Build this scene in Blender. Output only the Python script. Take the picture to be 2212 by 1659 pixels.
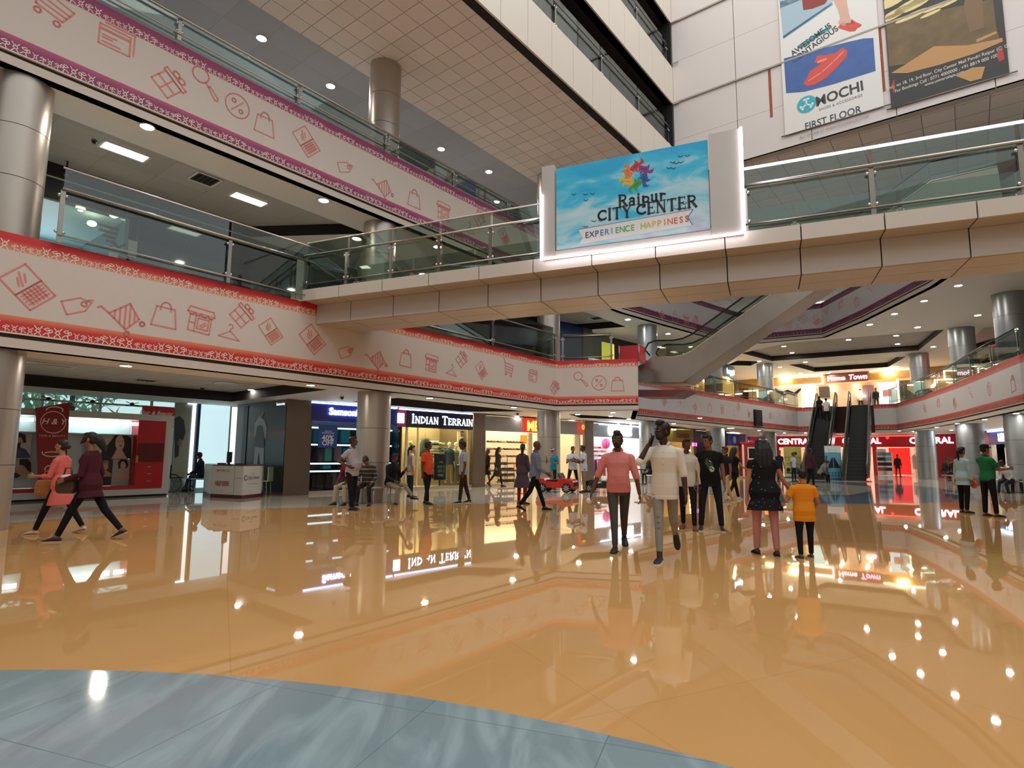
import bpy, bmesh, math, random
from math import sin, cos, pi, radians as R, sqrt, atan2
from mathutils import Vector, Matrix
from mathutils.geometry import tessellate_polygon
random.seed(7)
for _o in list(bpy.data.objects): bpy.data.objects.remove(_o)
SC = bpy.context.scene
COL = SC.collection

# ------------------------------------------------------------------ camera
F_PX, PITCH, ROLL, HC = 1274.2, 0.12045, 0.00672, 1.32
cam = bpy.data.cameras.new('camera'); cam_ob = bpy.data.objects.new('camera', cam); COL.objects.link(cam_ob)
cam.sensor_width = 36.0; cam.sensor_fit = 'HORIZONTAL'; cam.lens = 36.0 * F_PX / 2212.0
cam.clip_start = 0.05; cam.clip_end = 400
_f = Vector((0, cos(PITCH), sin(PITCH))); _u = Vector((0, -sin(PITCH), cos(PITCH))); _x = Vector((1, 0, 0))
_xa = cos(ROLL) * _x + sin(ROLL) * _u; _ua = -sin(ROLL) * _x + cos(ROLL) * _u
_m = Matrix((_xa, _ua, -_f)).transposed().to_4x4(); _m.translation = (0, 0, HC)
cam_ob.matrix_world = _m
SC.camera = cam_ob

# ------------------------------------------------------------------ world, skylight, exposure
SC.view_settings.view_transform = 'Standard'; SC.view_settings.look = 'None'
SC.view_settings.gamma = 1.0; SC.view_settings.use_curve_mapping = False
SC.view_settings.exposure = 0.0
W = bpy.data.worlds.new('world'); SC.world = W; W.use_nodes = True
_bg = W.node_tree.nodes['Background']; _bg.inputs[0].default_value = (0.93, 0.97, 1.0, 1); _bg.inputs[1].default_value = 1.25

def area(name, loc, size, power, col=(1, 1, 1), aim=(0, 0, -1), sy=None):
    l = bpy.data.lights.new(name, 'AREA'); l.energy = power; l.color = col; l.shape = 'RECTANGLE'; l.size = size; l.size_y = sy or size
    o = bpy.data.objects.new(name, l); COL.objects.link(o); o.location = loc
    o.rotation_euler = Vector(aim).to_track_quat('-Z', 'Y').to_euler(); return o
# daylight through the glazed roof of the atrium
area('skylight', (8.5, 9.0, 27.0), 15, 1900, (1.0, 0.95, 0.9), (0, 0, -1), 24)

# ------------------------------------------------------------------ pixel -> place on a real plane
def ray(px, py): return _f + _xa * ((px - 1106) / F_PX) + _ua * ((829.5 - py) / F_PX)
def Z(px, py, z=0.0):
    d = ray(px, py); return Vector((0, 0, HC)) + d * ((z - HC) / d.z)
def D(px, py, Y):
    d = ray(px, py); return Vector((0, 0, HC)) + d * (Y / d.y)
def VP(px, py, a, b):
    d = ray(px, py); n = (-(b[1] - a[1]), b[0] - a[0]); t = (n[0] * a[0] + n[1] * a[1]) / (n[0] * d.x + n[1] * d.y)
    return Vector((0, 0, HC)) + d * t

# ------------------------------------------------------------------ materials
def lin(h):
    h = h.lstrip('#'); v = [int(h[i:i + 2], 16) / 255 for i in (0, 2, 4)]
    return tuple(c / 12.92 if c <= .04045 else ((c + .055) / 1.055) ** 2.4 for c in v) + (1,)
MATS = {}
def nm(name):
    m = bpy.data.materials.new(name); m.use_nodes = True; return m, m.node_tree, m.node_tree.nodes['Principled BSDF']
def M(hexc, rough=.5, metal=0., spec=.5, bump=0., bscale=60., coat=0., var=0., vscale=4., name=None):
    k = (hexc, rough, metal, spec, bump, bscale, coat, var, vscale)
    if k in MATS: return MATS[k]
    m, t, b = nm(name or 'surface_' + hexc.lstrip('#')); n = t.nodes; L = t.links.new
    b.inputs['Base Color'].default_value = lin(hexc); b.inputs['Roughness'].default_value = rough
    b.inputs['Metallic'].default_value = metal; b.inputs['Specular IOR Level'].default_value = spec; b.inputs['Coat Weight'].default_value = coat
    if bump or var:
        tc = n.new('ShaderNodeTexCoord'); nz = n.new('ShaderNodeTexNoise'); nz.inputs['Detail'].default_value = 4
        L(tc.outputs['Object'], nz.inputs['Vector'])
        if var:
            nz.inputs['Scale'].default_value = vscale
            mx = n.new('ShaderNodeMix'); mx.data_type = 'RGBA'; c = lin(hexc)
            mx.inputs[6].default_value = tuple(x * (1 - var) for x in c[:3]) + (1,); mx.inputs[7].default_value = tuple(min(1, x * (1 + var)) for x in c[:3]) + (1,)
            L(nz.outputs['Fac'], mx.inputs[0]); L(mx.outputs[2], b.inputs['Base Color'])
        if bump:
            n2 = n.new('ShaderNodeTexNoise'); n2.inputs['Scale'].default_value = bscale; n2.inputs['Detail'].default_value = 3
            L(tc.outputs['Object'], n2.inputs['Vector'])
            bp = n.new('ShaderNodeBump'); bp.inputs['Strength'].default_value = bump; bp.inputs['Distance'].default_value = .02
            L(n2.outputs['Fac'], bp.inputs['Height']); L(bp.outputs[0], b.inputs['Normal'])
    MATS[k] = m; return m
def E(hexc, s, name=None):
    k = ('E', hexc, s)
    if k in MATS: return MATS[k]
    m, t, b = nm(name or 'lit_' + hexc.lstrip('#')); b.inputs['Base Color'].default_value = lin(hexc)
    b.inputs['Emission Color'].default_value = lin(hexc); b.inputs['Emission Strength'].default_value = s; MATS[k] = m; return m
def cloth(hexc, var=.12): return M(hexc, .85, 0, .2, .28, 9., 0, var, 5.)
def stripes(name, cols, axis, size, rough=.8, offs=0.):
    """repeating bands along an object axis: cols = [(hex, fraction)...]"""
    m, t, b = nm(name); n = t.nodes; L = t.links.new
    tc = n.new('ShaderNodeTexCoord'); sp = n.new('ShaderNodeSeparateXYZ'); L(tc.outputs['Object'], sp.inputs[0])
    mu = n.new('ShaderNodeMath'); mu.operation = 'MULTIPLY_ADD'; mu.inputs[1].default_value = 1 / size; mu.inputs[2].default_value = offs; L(sp.outputs[axis], mu.inputs[0])
    fr = n.new('ShaderNodeMath'); fr.operation = 'FRACT'; L(mu.outputs[0], fr.inputs[0])
    cr = n.new('ShaderNodeValToRGB'); cr.color_ramp.interpolation = 'CONSTANT'; L(fr.outputs[0], cr.inputs[0])
    p = 0.; e = cr.color_ramp.elements
    for i, (h, fcol) in enumerate(cols):
        el = e[i] if i < 2 else e.new(p); el.position = p; el.color = lin(h); p += fcol
    L(cr.outputs[0], b.inputs['Base Color']); b.inputs['Roughness'].default_value = rough; return m
def tiles(name, hexc, linec, size, ang, wid=.03, rough=.6, var=.06, sy=None, spec=.5, coat=0., bumpy=0., offs=(0., 0.), vein=None):
    m, t, b = nm(name); n = t.nodes; L = t.links.new
    tc = n.new('ShaderNodeTexCoord'); mp = n.new('ShaderNodeMapping'); mp.inputs['Rotation'].default_value = (0, 0, ang); mp.inputs['Location'].default_value = (offs[0], offs[1], 0)
    L(tc.outputs['Object'], mp.inputs[0]); sp = n.new('ShaderNodeSeparateXYZ'); L(mp.outputs[0], sp.inputs[0])
    outs = []; cells = []
    for ax, sz in ((0, size), (1, sy or size)):
        a = n.new('ShaderNodeMath'); a.operation = 'DIVIDE'; a.inputs[1].default_value = sz; L(sp.outputs[ax], a.inputs[0])
        f = n.new('ShaderNodeMath'); f.operation = 'FRACT'; L(a.outputs[0], f.inputs[0])
        g = n.new('ShaderNodeMath'); g.operation = 'LESS_THAN'; g.inputs[1].default_value = wid / sz; L(f.outputs[0], g.inputs[0]); outs.append(g)
        fl = n.new('ShaderNodeMath'); fl.operation = 'FLOOR'; L(a.outputs[0], fl.inputs[0]); cells.append(fl)
    mx = n.new('ShaderNodeMath'); mx.operation = 'MAXIMUM'; L(outs[0].outputs[0], mx.inputs[0]); L(outs[1].outputs[0], mx.inputs[1])
    cx = n.new('ShaderNodeCombineXYZ'); L(cells[0].outputs[0], cx.inputs[0]); L(cells[1].outputs[0], cx.inputs[1])
    wn = n.new('ShaderNodeTexWhiteNoise'); wn.noise_dimensions = '2D'; L(cx.outputs[0], wn.inputs['Vector'])
    c = lin(hexc); v = n.new('ShaderNodeMix'); v.data_type = 'RGBA'; v.inputs[6].default_value = tuple(x * (1 - var) for x in c[:3]) + (1,); v.inputs[7].default_value = tuple(min(1, x * (1 + var)) for x in c[:3]) + (1,)
    L(wn.outputs['Value'], v.inputs[0]); src = v.outputs[2]
    if vein:
        nz = n.new('ShaderNodeTexNoise'); nz.inputs['Scale'].default_value = 1.2; nz.inputs['Detail'].default_value = 6; nz.inputs['Distortion'].default_value = 1.5
        m2 = n.new('ShaderNodeMapping'); m2.inputs['Scale'].default_value = (3.2, .6, 1); m2.inputs['Rotation'].default_value = (0, 0, .7); L(tc.outputs['Object'], m2.inputs[0]); L(m2.outputs[0], nz.inputs['Vector'])
        rp = n.new('ShaderNodeValToRGB'); rp.color_ramp.elements[0].position = .42; rp.color_ramp.elements[1].position = .62; rp.color_ramp.elements[0].color = (0, 0, 0, 1); L(nz.outputs['Fac'], rp.inputs[0])
        w = n.new('ShaderNodeMix'); w.data_type = 'RGBA'; w.inputs[7].default_value = lin(vein); L(rp.outputs[0], w.inputs[0]); L(src, w.inputs[6]); src = w.outputs[2]
    o = n.new('ShaderNodeMix'); o.data_type = 'RGBA'; o.inputs[7].default_value = lin(linec); L(mx.outputs[0], o.inputs[0]); L(src, o.inputs[6])
    L(o.outputs[2], b.inputs['Base Color']); b.inputs['Roughness'].default_value = rough; b.inputs['Specular IOR Level'].default_value = spec; b.inputs['Coat Weight'].default_value = coat
    if bumpy:
        n2 = n.new('ShaderNodeTexNoise'); n2.inputs['Scale'].default_value = .7; L(tc.outputs['Object'], n2.inputs['Vector'])
        bp = n.new('ShaderNodeBump'); bp.inputs['Strength'].default_value = bumpy; bp.inputs['Distance'].default_value = .05; L(n2.outputs['Fac'], bp.inputs['Height']); L(bp.outputs[0], b.inputs['Normal'])
    return m
def glass_mat(name, tint, refl=.9, base=.05):
    m = bpy.data.materials.new(name); m.use_nodes = True; t = m.node_tree; n = t.nodes; L = t.links.new; n.remove(n['Principled BSDF'])
    tr = n.new('ShaderNodeBsdfTransparent'); tr.inputs[0].default_value = lin(tint); gl = n.new('ShaderNodeBsdfGlossy'); gl.inputs['Roughness'].default_value = .015
    fr = n.new('ShaderNodeFresnel'); fr.inputs[0].default_value = 1.5; mu = n.new('ShaderNodeMath'); mu.operation = 'MULTIPLY_ADD'; mu.inputs[1].default_value = refl; mu.inputs[2].default_value = base
    L(fr.outputs[0], mu.inputs[0]); mx = n.new('ShaderNodeMixShader'); L(mu.outputs[0], mx.inputs[0]); L(tr.outputs[0], mx.inputs[1]); L(gl.outputs[0], mx.inputs[2]); L(mx.outputs[0], n['Material Output'].inputs[0])
    return m
def zramp(name, stops, rough=.55):
    """print whose colour changes with height: stops = [(z, hex)...]"""
    m, t, b = nm(name); n = t.nodes; L = t.links.new
    ge = n.new('ShaderNodeNewGeometry'); sp = n.new('ShaderNodeSeparateXYZ'); L(ge.outputs['Position'], sp.inputs[0])
    z0, z1 = stops[0][0], stops[-1][0]; mr = n.new('ShaderNodeMapRange'); mr.inputs[1].default_value = z0; mr.inputs[2].default_value = z1; L(sp.outputs[2], mr.inputs[0])
    cr = n.new('ShaderNodeValToRGB'); L(mr.outputs[0], cr.inputs[0]); e = cr.color_ramp.elements
    e[0].position = 0; e[0].color = lin(stops[0][1]); e[1].position = 1; e[1].color = lin(stops[-1][1])
    for z, h in stops[1:-1]:
        el = e.new((z - z0) / (z1 - z0)); el.color = lin(h)
    L(cr.outputs[0], b.inputs['Base Color']); b.inputs['Roughness'].default_value = rough; return m

# ------------------------------------------------------------------ objects
BASE = {}
def tag(o, label=None, cat=None, group=None, kind=None):
    if label: o['label'] = label
    if cat: o['category'] = cat
    if group: o['group'] = group
    if kind: o['kind'] = kind
    return o
def thing(name, label, cat, loc, group=None):
    o = bpy.data.objects.new(name, None); COL.objects.link(o); o.location = loc; o.empty_display_size = .2
    BASE[o.name] = Vector(loc); return tag(o, label, cat, group)
def link_mesh(name, me, parent=None, origin=None):
    """mesh is in world coordinates: shift it under its parent or to its own base"""
    o = bpy.data.objects.new(name, me); COL.objects.link(o)
    if parent is not None:
        b = BASE[parent.name]; me.transform(Matrix.Translation(-b)); o.parent = parent; BASE[o.name] = b
    else:
        if origin is None:
            vs = me.vertices; n = max(1, len(vs)); xs = [v.co for v in vs]
            origin = Vector(((min(v.x for v in xs) + max(v.x for v in xs)) / 2, (min(v.y for v in xs) + max(v.y for v in xs)) / 2, min(v.z for v in xs))) if xs else Vector()
        origin = Vector(origin); me.transform(Matrix.Translation(-origin)); o.location = origin; BASE[o.name] = origin
    return o
def copy_tree(o, off, parent=None):
    c = o.copy(); COL.objects.link(c)
    if parent is None: c.location = o.location + Vector(off); BASE[c.name] = BASE[o.name] + Vector(off)
    else: c.parent = parent; BASE[c.name] = BASE[parent.name]
    for ch in list(o.children): copy_tree(ch, off, c)
    return c

class MB:
    def __init__(s): s.v = []; s.f = []; s.mi = []; s.k = 0
    def add(s, vs, fs):
        b = len(s.v); s.v += [Vector(p) for p in vs]; s.f += [tuple(b + i for i in q) for q in fs]; s.mi += [s.k] * len(fs); return s
    def quad(s, *p): return s.add(p, [tuple(range(len(p)))])
    def box(s, c, d, rz=0.):
        x, y, z = [q / 2 for q in d]; ca, sa = cos(rz), sin(rz)
        vs = [(c[0] + i * x * ca - j * y * sa, c[1] + i * x * sa + j * y * ca, c[2] + k * z) for i, j, k in ((-1, -1, -1), (1, -1, -1), (1, 1, -1), (-1, 1, -1), (-1, -1, 1), (1, -1, 1), (1, 1, 1), (-1, 1, 1))]
        return s.add(vs, [(3, 2, 1, 0), (4, 5, 6, 7), (0, 1, 5, 4), (1, 2, 6, 5), (2, 3, 7, 6), (3, 0, 4, 7)])
    def frame(s, o, ex, ey, ez, a, b):
        """box spanning a..b in the frame (o; ex, ey, ez)"""
        o = Vector(o); e = [Vector(q) for q in (ex, ey, ez)]
        vs = [o + e[0] * (a, b)[i][0] + e[1] * (a, b)[j][1] + e[2] * (a, b)[k][2] for i, j, k in ((0, 0, 0), (1, 0, 0), (1, 1, 0), (0, 1, 0), (0, 0, 1), (1, 0, 1), (1, 1, 1), (0, 1, 1))]
        return s.add(vs, [(3, 2, 1, 0), (4, 5, 6, 7), (0, 1, 5, 4), (1, 2, 6, 5), (2, 3, 7, 6), (3, 0, 4, 7)])
    def prism(s, poly, z0, z1):
        n = len(poly); vs = [(p[0], p[1], z0) for p in poly] + [(p[0], p[1], z1) for p in poly]
        return s.add(vs, [tuple(reversed(range(n))), tuple(range(n, 2 * n))] + [(i, (i + 1) % n, n + (i + 1) % n, n + i) for i in range(n)])
    def extr(s, pts, ext):
        """planar outline (3D points) extruded by a vector"""
        n = len(pts); e = Vector(ext); P = [Vector(p) for p in pts]; vs = P + [p + e for p in P]
        tr = tessellate_polygon([P]); fs = [tuple(t) for t in tr] + [tuple(n + i for i in reversed(t)) for t in tr]
        return s.add(vs, fs + [(i, (i + 1) % n, n + (i + 1) % n, n + i) for i in range(n)])
    def ribbon(s, path, z0, z1, th=0., side=1):
        """vertical sheet (or slab of thickness th) along a plan path"""
        n = len(path); P = [Vector((p[0], p[1])) for p in path]
        if not th: return s.add([(p.x, p.y, z) for p in P for z in (z0, z1)], [(2 * i, 2 * i + 2, 2 * i + 3, 2 * i + 1) for i in range(n - 1)])
        Q = offset(P, th * side); vs = [(p.x, p.y, z) for a, b in zip(P, Q) for p in (a, b) for z in (z0, z1)]; fs = []
        for i in range(n - 1):
            a, b = 4 * i, 4 * i + 4
            fs += [(a, b, b + 1, a + 1), (a + 3, b + 3, b + 2, a + 2), (a + 1, b + 1, b + 3, a + 3), (a + 2, b + 2, b, a)]
        a = 4 * (n - 1); fs += [(0, 1, 3, 2), (a, a + 2, a + 3, a + 1)]; return s.add(vs, fs)
    def loft(s, rings, cap=True, close=True):
        n = len(rings[0]); vs = [p for r in rings for p in r]; fs = []
        for i in range(len(rings) - 1):
            for j in range(n if close else n - 1): fs.append((i * n + j, i * n + (j + 1) % n, (i + 1) * n + (j + 1) % n, (i + 1) * n + j))
        if cap: fs += [tuple(reversed(range(n))), tuple(range((len(rings) - 1) * n, len(rings) * n))]
        return s.add(vs, fs)
    def tube(s, pts, r, n=8, cap=True):
        P = [Vector(p) for p in pts]; rs = r if isinstance(r, (list, tuple)) else [r] * len(P); rings = []; up = None
        for i, p in enumerate(P):
            d = (P[min(i + 1, len(P) - 1)] - P[max(i - 1, 0)]).normalized()
            if up is None: up = Vector((0, 0, 1)) if abs(d.z) < .9 else Vector((0, 1, 0))
            a = d.cross(up).normalized(); b = a.cross(d).normalized(); up = b
            rings.append([p + (a * cos(2 * pi * k / n) + b * sin(2 * pi * k / n)) * rs[i] for k in range(n)])
        return s.loft(rings, cap)
    def cyl(s, c, r, z0, z1, n=24, r2=None): return s.loft([[(c[0] + q * cos(2 * pi * k / n), c[1] + q * sin(2 * pi * k / n), z) for k in range(n)] for q, z in ((r, z0), (r2 or r, z1))])
    def lathe(s, c, prof, n=20): return s.loft([[(c[0] + r * cos(2 * pi * k / n), c[1] + r * sin(2 * pi * k / n), c[2] + z) for k in range(n)] for r, z in prof])
    def disc(s, o, ax, r, th, n=24):
        ax = Vector(ax).normalized(); a = ax.orthogonal().normalized(); b = ax.cross(a); o = Vector(o)
        return s.loft([[o + ax * h + (a * cos(2 * pi * k / n) + b * sin(2 * pi * k / n)) * r for k in range(n)] for h in (0, th)])
    def ell(s, c, r, n=12, m=8, rot=None):
        c = Vector(c); rings = []
        for i in range(m + 1):
            t = -pi / 2 + pi * i / m; q = max(cos(t), .02); ring = []
            for k in range(n):
                p = Vector((r[0] * q * cos(2 * pi * k / n), r[1] * q * sin(2 * pi * k / n), r[2] * sin(t)))
                ring.append(c + (rot @ p if rot else p))
            rings.append(ring)
        return s.loft(rings)
    def mesh(s, name='m', mats=(), smooth=False):
        me = bpy.data.meshes.new(name); me.from_pydata([tuple(p) for p in s.v], [], s.f)
        for q in mats: me.materials.append(q)
        if any(s.mi): me.polygons.foreach_set('material_index', s.mi)
        bm = bmesh.new(); bm.from_mesh(me); bmesh.ops.recalc_face_normals(bm, faces=bm.faces); bm.to_mesh(me); bm.free()
        if smooth: me.polygons.foreach_set('use_smooth', [True] * len(me.polygons))
        me.update(); return me
    def build(s, name, mat, parent=None, smooth=False, bevel=0., origin=None):
        mats = mat if isinstance(mat, (list, tuple)) else [mat]
        o = link_mesh(name, s.mesh(name, mats, smooth), parent, origin)
        if bevel:
            b = o.modifiers.new('bevel', 'BEVEL'); b.width = bevel; b.segments = 2; b.limit_method = 'ANGLE'; b.angle_limit = R(40)
        if smooth and smooth != 1:
            e = o.modifiers.new('edges', 'EDGE_SPLIT'); e.split_angle = R(smooth)
        return o
def offset(P, d):
    out = []; n = len(P)
    for i, p in enumerate(P):
        t1 = (p - P[i - 1]).normalized() if i else None; t2 = (P[i + 1] - p).normalized() if i < n - 1 else None
        if t1 is None: t1 = t2
        if t2 is None: t2 = t1
        n1 = Vector((-t1.y, t1.x)); n2 = Vector((-t2.y, t2.x)); m = (n1 + n2).normalized(); c = max(.4, m.dot(n1)); out.append(p + m * (d / c))
    return out
def struct(o): o['kind'] = 'structure'; return o
def flat(name, outer, holes, z, mat, parent=None, kind=True):
    loops = [[Vector((p[0], p[1], z)) for p in outer]] + [[Vector((p[0], p[1], z)) for p in h] for h in holes]
    allp = [p for l in loops for p in l]; mb = MB(); mb.add(allp, [tuple(t) for t in tessellate_polygon(loops)])
    o = mb.build(name, mat, parent); return struct(o) if kind and parent is None else o

# ------------------------------------------------------------------ flat drawing on any surface  f(u, v) -> point
def stroke(mb, f, pts, w, closed=False):
    P = [Vector(p) for p in pts]; n = len(P)
    if closed: P = P + [P[0]]; n += 1
    for i in range(n - 1):
        a, b = P[i], P[i + 1]; d = b - a
        if d.length < 1e-6: continue
        d.normalize(); nn = Vector((-d.y, d.x)) * (w / 2); a2 = a - d * (w * .35); b2 = b + d * (w * .35)
        mb.quad(f(*(a2 - nn)), f(*(b2 - nn)), f(*(b2 + nn)), f(*(a2 + nn)))
def fill(mb, f, pts):
    P = [Vector((p[0], p[1], 0)) for p in pts]; mb.add([f(p.x, p.y) for p in P], [tuple(t) for t in tessellate_polygon([P])])
def circ(c, r, n=20, a0=0, a1=2 * pi): return [(c[0] + r * cos(a0 + (a1 - a0) * i / n), c[1] + r * sin(a0 + (a1 - a0) * i / n)) for i in range(n + (abs(a1 - a0) < 6.28))]
def plane(o, ex, ey):
    o, ex, ey = Vector(o), Vector(ex), Vector(ey); return lambda u, v: o + ex * u + ey * v
_TXT = {}
def text_polys(s, bold=0., align='CENTER', space=1.):
    k = (s, bold, align, space)
    if k not in _TXT:
        c = bpy.data.curves.new('t', 'FONT'); c.body = s; c.size = 1; c.align_x = align; c.offset = bold; c.resolution_u = 3; c.space_character = space
        o = bpy.data.objects.new('t', c); COL.objects.link(o); dg = bpy.context.evaluated_depsgraph_get(); dg.update()
        me = bpy.data.meshes.new_from_object(o.evaluated_get(dg)); _TXT[k] = ([tuple(v.co) for v in me.vertices], [tuple(p.vertices) for p in me.polygons])
        bpy.data.objects.remove(o); bpy.data.meshes.remove(me)
    return _TXT[k]
def letter(mb, f, s, x, y, size, bold=0., sx=1., align='CENTER', shear=0., space=1., depth=None):
    vs, fs = text_polys(s, bold, align, space); P = [f(x + (v[0] * sx + v[1] * shear) * size, y + v[1] * size) for v in vs]
    mb.add(P, fs)
    if depth is not None:      # raised letters: second skin and sides
        d = Vector(depth); n = len(P); mb.add([p + d for p in P], fs); from collections import Counter
        ec = Counter(); 
        for q in fs:
            for i in range(len(q)): ec[tuple(sorted((q[i], q[(i + 1) % len(q)])))] += 1
        b = len(mb.v) - 2 * n
        for (i, j), c in ec.items():
            if c == 1: mb.f.append((b + i, b + j, b + n + j, b + n + i)); mb.mi.append(mb.k)
# ================================================================== plan of the mall
U = Vector((.6113, .7914)); MV = Vector((.7914, -.6113)); A0 = Vector((-8.6, 9.74))
def PL(s, off): return A0 + U * s + MV * off
def v3(p, z): return Vector((p[0], p[1], z))
F1, S1, S2, S3 = 5.03, 3.08, 8.05, 13.1
RED = [PL(-13, 0), Vector((1.72, 23.1)), Vector((4.83, 22.45)), Vector((5.9, 28.2)), Vector((9.6, 32.2)), Vector((13.1, 35.95)), Vector((17.6, 40.4)), Vector((21.6, 44.5)), Vector((26.5, 40.6)), Vector((24.4, 34.6)), Vector((22.0, 28.9)), Vector((20.0, 24.6)), Vector((18.3, 21.0)), Vector((16.9, 16)), Vector((16.2, 10)), Vector((16.2, -8))]
PUR = [PL(-13, -.12), Vector((1.72, 23.1)), Vector((5.2, 27.2)), Vector((7.9, 29.8)), Vector((10.9, 32.6)), Vector((13.7, 35.0)), Vector((17.5, 32.7)), Vector((17.3, 28.6)), Vector((16.5, 22.7)), Vector((14.9, 17.2)), Vector((14.2, 10)), Vector((14.2, -8))]
FAR = [Vector((44, -8)), Vector((62, 30)), Vector((52, 78)), Vector((8, 78)), Vector((-9, 52)), PL(16, -9.3), PL(-13, -9.3)]

# ------------------------------------------------------------------ floor
m_cream = tiles('floor_cream_marble', '#cfc6b8', '#a79d90', 1.2, R(38), .012, .025, .05, spec=.55, bumpy=.004)
m_orange = tiles('floor_orange_tile', '#d3a063', '#c8965a', 1.8, R(-26), .008, .022, .02, spec=.6, bumpy=.004)
m_blue = tiles('floor_blue_marble', '#84989e', '#6d8086', .95, R(20), .006, .08, .06, spec=.45, bumpy=.006, vein='#97abb1')
m_blue2 = tiles('floor_slate_marble', '#64798a', '#586c7b', 1.2, R(38), .012, .05, .05, spec=.55)
flat('floor', [(-34, -10), (64, -10), (64, 80), (-34, 80)], [], 0, m_cream)
orange = [(-16, -9), (-13, 6), (-9.39, 11.27), (-8.24, 13.2), (-7, 14.1), (-5.7, 14.66), (-4.1, 15.4), (-2.52, 15.95), (-.75, 16.35), (.9, 17.4), (2.44, 19.09), (4.2, 20.6), (6.2, 21.9), (7.3, 20.3), (7.1, 18.5), (8.06, 17.5), (9.3, 17.2), (10.69, 17.35), (13, 18.1), (14.97, 19.3), (17.5, 18.6), (22, 14), (22, -9)]
struct(flat('trim_1', orange, [], .003, m_orange, kind=False))
ring = [(7.3, 20.3), (6.3, 22.6), (7.4, 26.2), (9.8, 29.5), (13.2, 32.6), (17.2, 33.6), (19.4, 31.0), (19.2, 27.5), (17.6, 22.8), (14.97, 19.3), (13, 18.1), (10.69, 17.35), (9.3, 17.2), (8.06, 17.5), (7.1, 18.5)]
struct(flat('trim_2', ring, [], .004, m_blue2, kind=False))
struct(flat('trim_3', [(10.2, 22.9), (10.9, 21.4), (12, 21.2), (14.5, 24.0), (16.5, 27.4), (16.4, 31.5), (14.6, 32.2), (11.6, 28)], [], .006, m_cream, kind=False))
struct(flat('trim_4', circ((-2.73, -3.03), 6.81, 96), [], .006, m_blue, kind=False))

struct(MB().ribbon([PL(-13, -9.3), (-16, -9.5), (44, -9.5), (62, 30), (52, 78), (8, 78), (-9, 52), PL(16, -9.3)], 0, 13.2, .2, -1).build('wall_daylight_block', M('#d9cfc2', .6)))  # unseen outer walls, added to stop sky light entering below the ceilings
# ------------------------------------------------------------------ ceilings with recessed trays
m_white = M('#dedbd6', .6, name='ceiling_white_paint')
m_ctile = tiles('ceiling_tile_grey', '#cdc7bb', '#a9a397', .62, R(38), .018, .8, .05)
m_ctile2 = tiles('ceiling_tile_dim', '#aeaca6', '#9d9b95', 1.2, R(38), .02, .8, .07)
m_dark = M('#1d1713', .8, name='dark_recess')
def ceiling(name, outer, trays, z, mat, rise=.32, panel=None):
    """ceiling slab with raised trays; each tray has dark sides and a tiled top"""
    o = flat(name, outer, trays, z, mat); sd = MB(); pn = MB()
    for h in trays:
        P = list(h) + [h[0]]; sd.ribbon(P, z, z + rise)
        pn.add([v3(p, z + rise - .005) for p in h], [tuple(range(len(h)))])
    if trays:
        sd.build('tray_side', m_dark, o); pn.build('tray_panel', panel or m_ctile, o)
    return o
tr1 = [PL(-10, -1.1), PL(7.2, -1.1), PL(7.6, -7.1), PL(-10, -7.1)]
tr2 = [PL(9.9, -1.3), PL(16.6, -1.3), PL(15.4, -3.6), PL(9.9, -3.6)]
tr3 = [Vector(p) for p in ((2.4, 25.0), (4.6, 26.6), (6.1, 28.6), (3.2, 27.6))]
tr4 = [Vector(p) for p in ((8.0, 33.2), (10.8, 36.0), (9.6, 37.0), (7.2, 34.2))]
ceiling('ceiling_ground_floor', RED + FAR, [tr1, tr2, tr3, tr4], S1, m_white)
def hole(pts, z): return [Z(x, y, z).xy for x, y in pts]
tb1 = [PL(-9.6, -1.25), PL(-.2, -1.25), PL(8.6, -1.45), PL(6.6, -4.6), PL(-9.6, -4.6)]
tb2 = hole([(1105, 690), (1245, 714), (1352, 706), (1275, 678), (1215, 660)], S2)
tb3 = hole([(1602, 763), (1667, 780), (1984, 757), (2040, 712), (1700, 741)], S2)
tb4 = hole([(1704, 788), (1760, 803), (1918, 793), (1958, 770), (1850, 776)], S2)
tb5 = hole([(2068, 766), (2190, 731), (2190, 703), (2124, 708)], S2)
tb6 = hole([(1570, 789), (1622, 790), (1640, 781), (1595, 778)], S2)
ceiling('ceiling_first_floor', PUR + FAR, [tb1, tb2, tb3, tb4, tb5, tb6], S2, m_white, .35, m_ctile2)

# third floor soffit: wide band of square tiles hanging over the atrium, dim ceiling behind it
m_grid = tiles('soffit_square_tile', '#eae0d8', '#a3968b', .605, R(37.7), .022, .55, .05, offs=(.1, .2))
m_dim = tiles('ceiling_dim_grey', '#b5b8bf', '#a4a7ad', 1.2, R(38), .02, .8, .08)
OV = 3.44
o = flat('ceiling_overhang', [PL(-16, -1.4), PL(-16, OV), PL(21.15, OV), PL(21.15, -1.4)], [], S3, m_grid)
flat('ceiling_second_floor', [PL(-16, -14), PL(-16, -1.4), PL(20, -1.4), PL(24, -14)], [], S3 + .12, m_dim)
struct(MB().ribbon([PL(-16, -1.4), PL(20, -1.4)], S3, S3 + .12).build('trim_5', m_dark))
CW = PL(21.15, OV)                                              # corner with the white wall
def WW(t, z, d=0.): p = CW + MV * t - U * d; return Vector((p.x, p.y, z))
m_grid2 = tiles('soffit_square_tile_far', '#e0d6cd', '#8f847b', .95, R(37.7), .03, .55, .06, offs=(.3, .1))
flat('ceiling_right_hall', [CW + MV * 0, CW + MV * 32, CW + MV * 32 + U * 26, CW - MV * 12 + U * 26, CW - MV * 12], [], 13.26, m_grid2)

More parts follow.
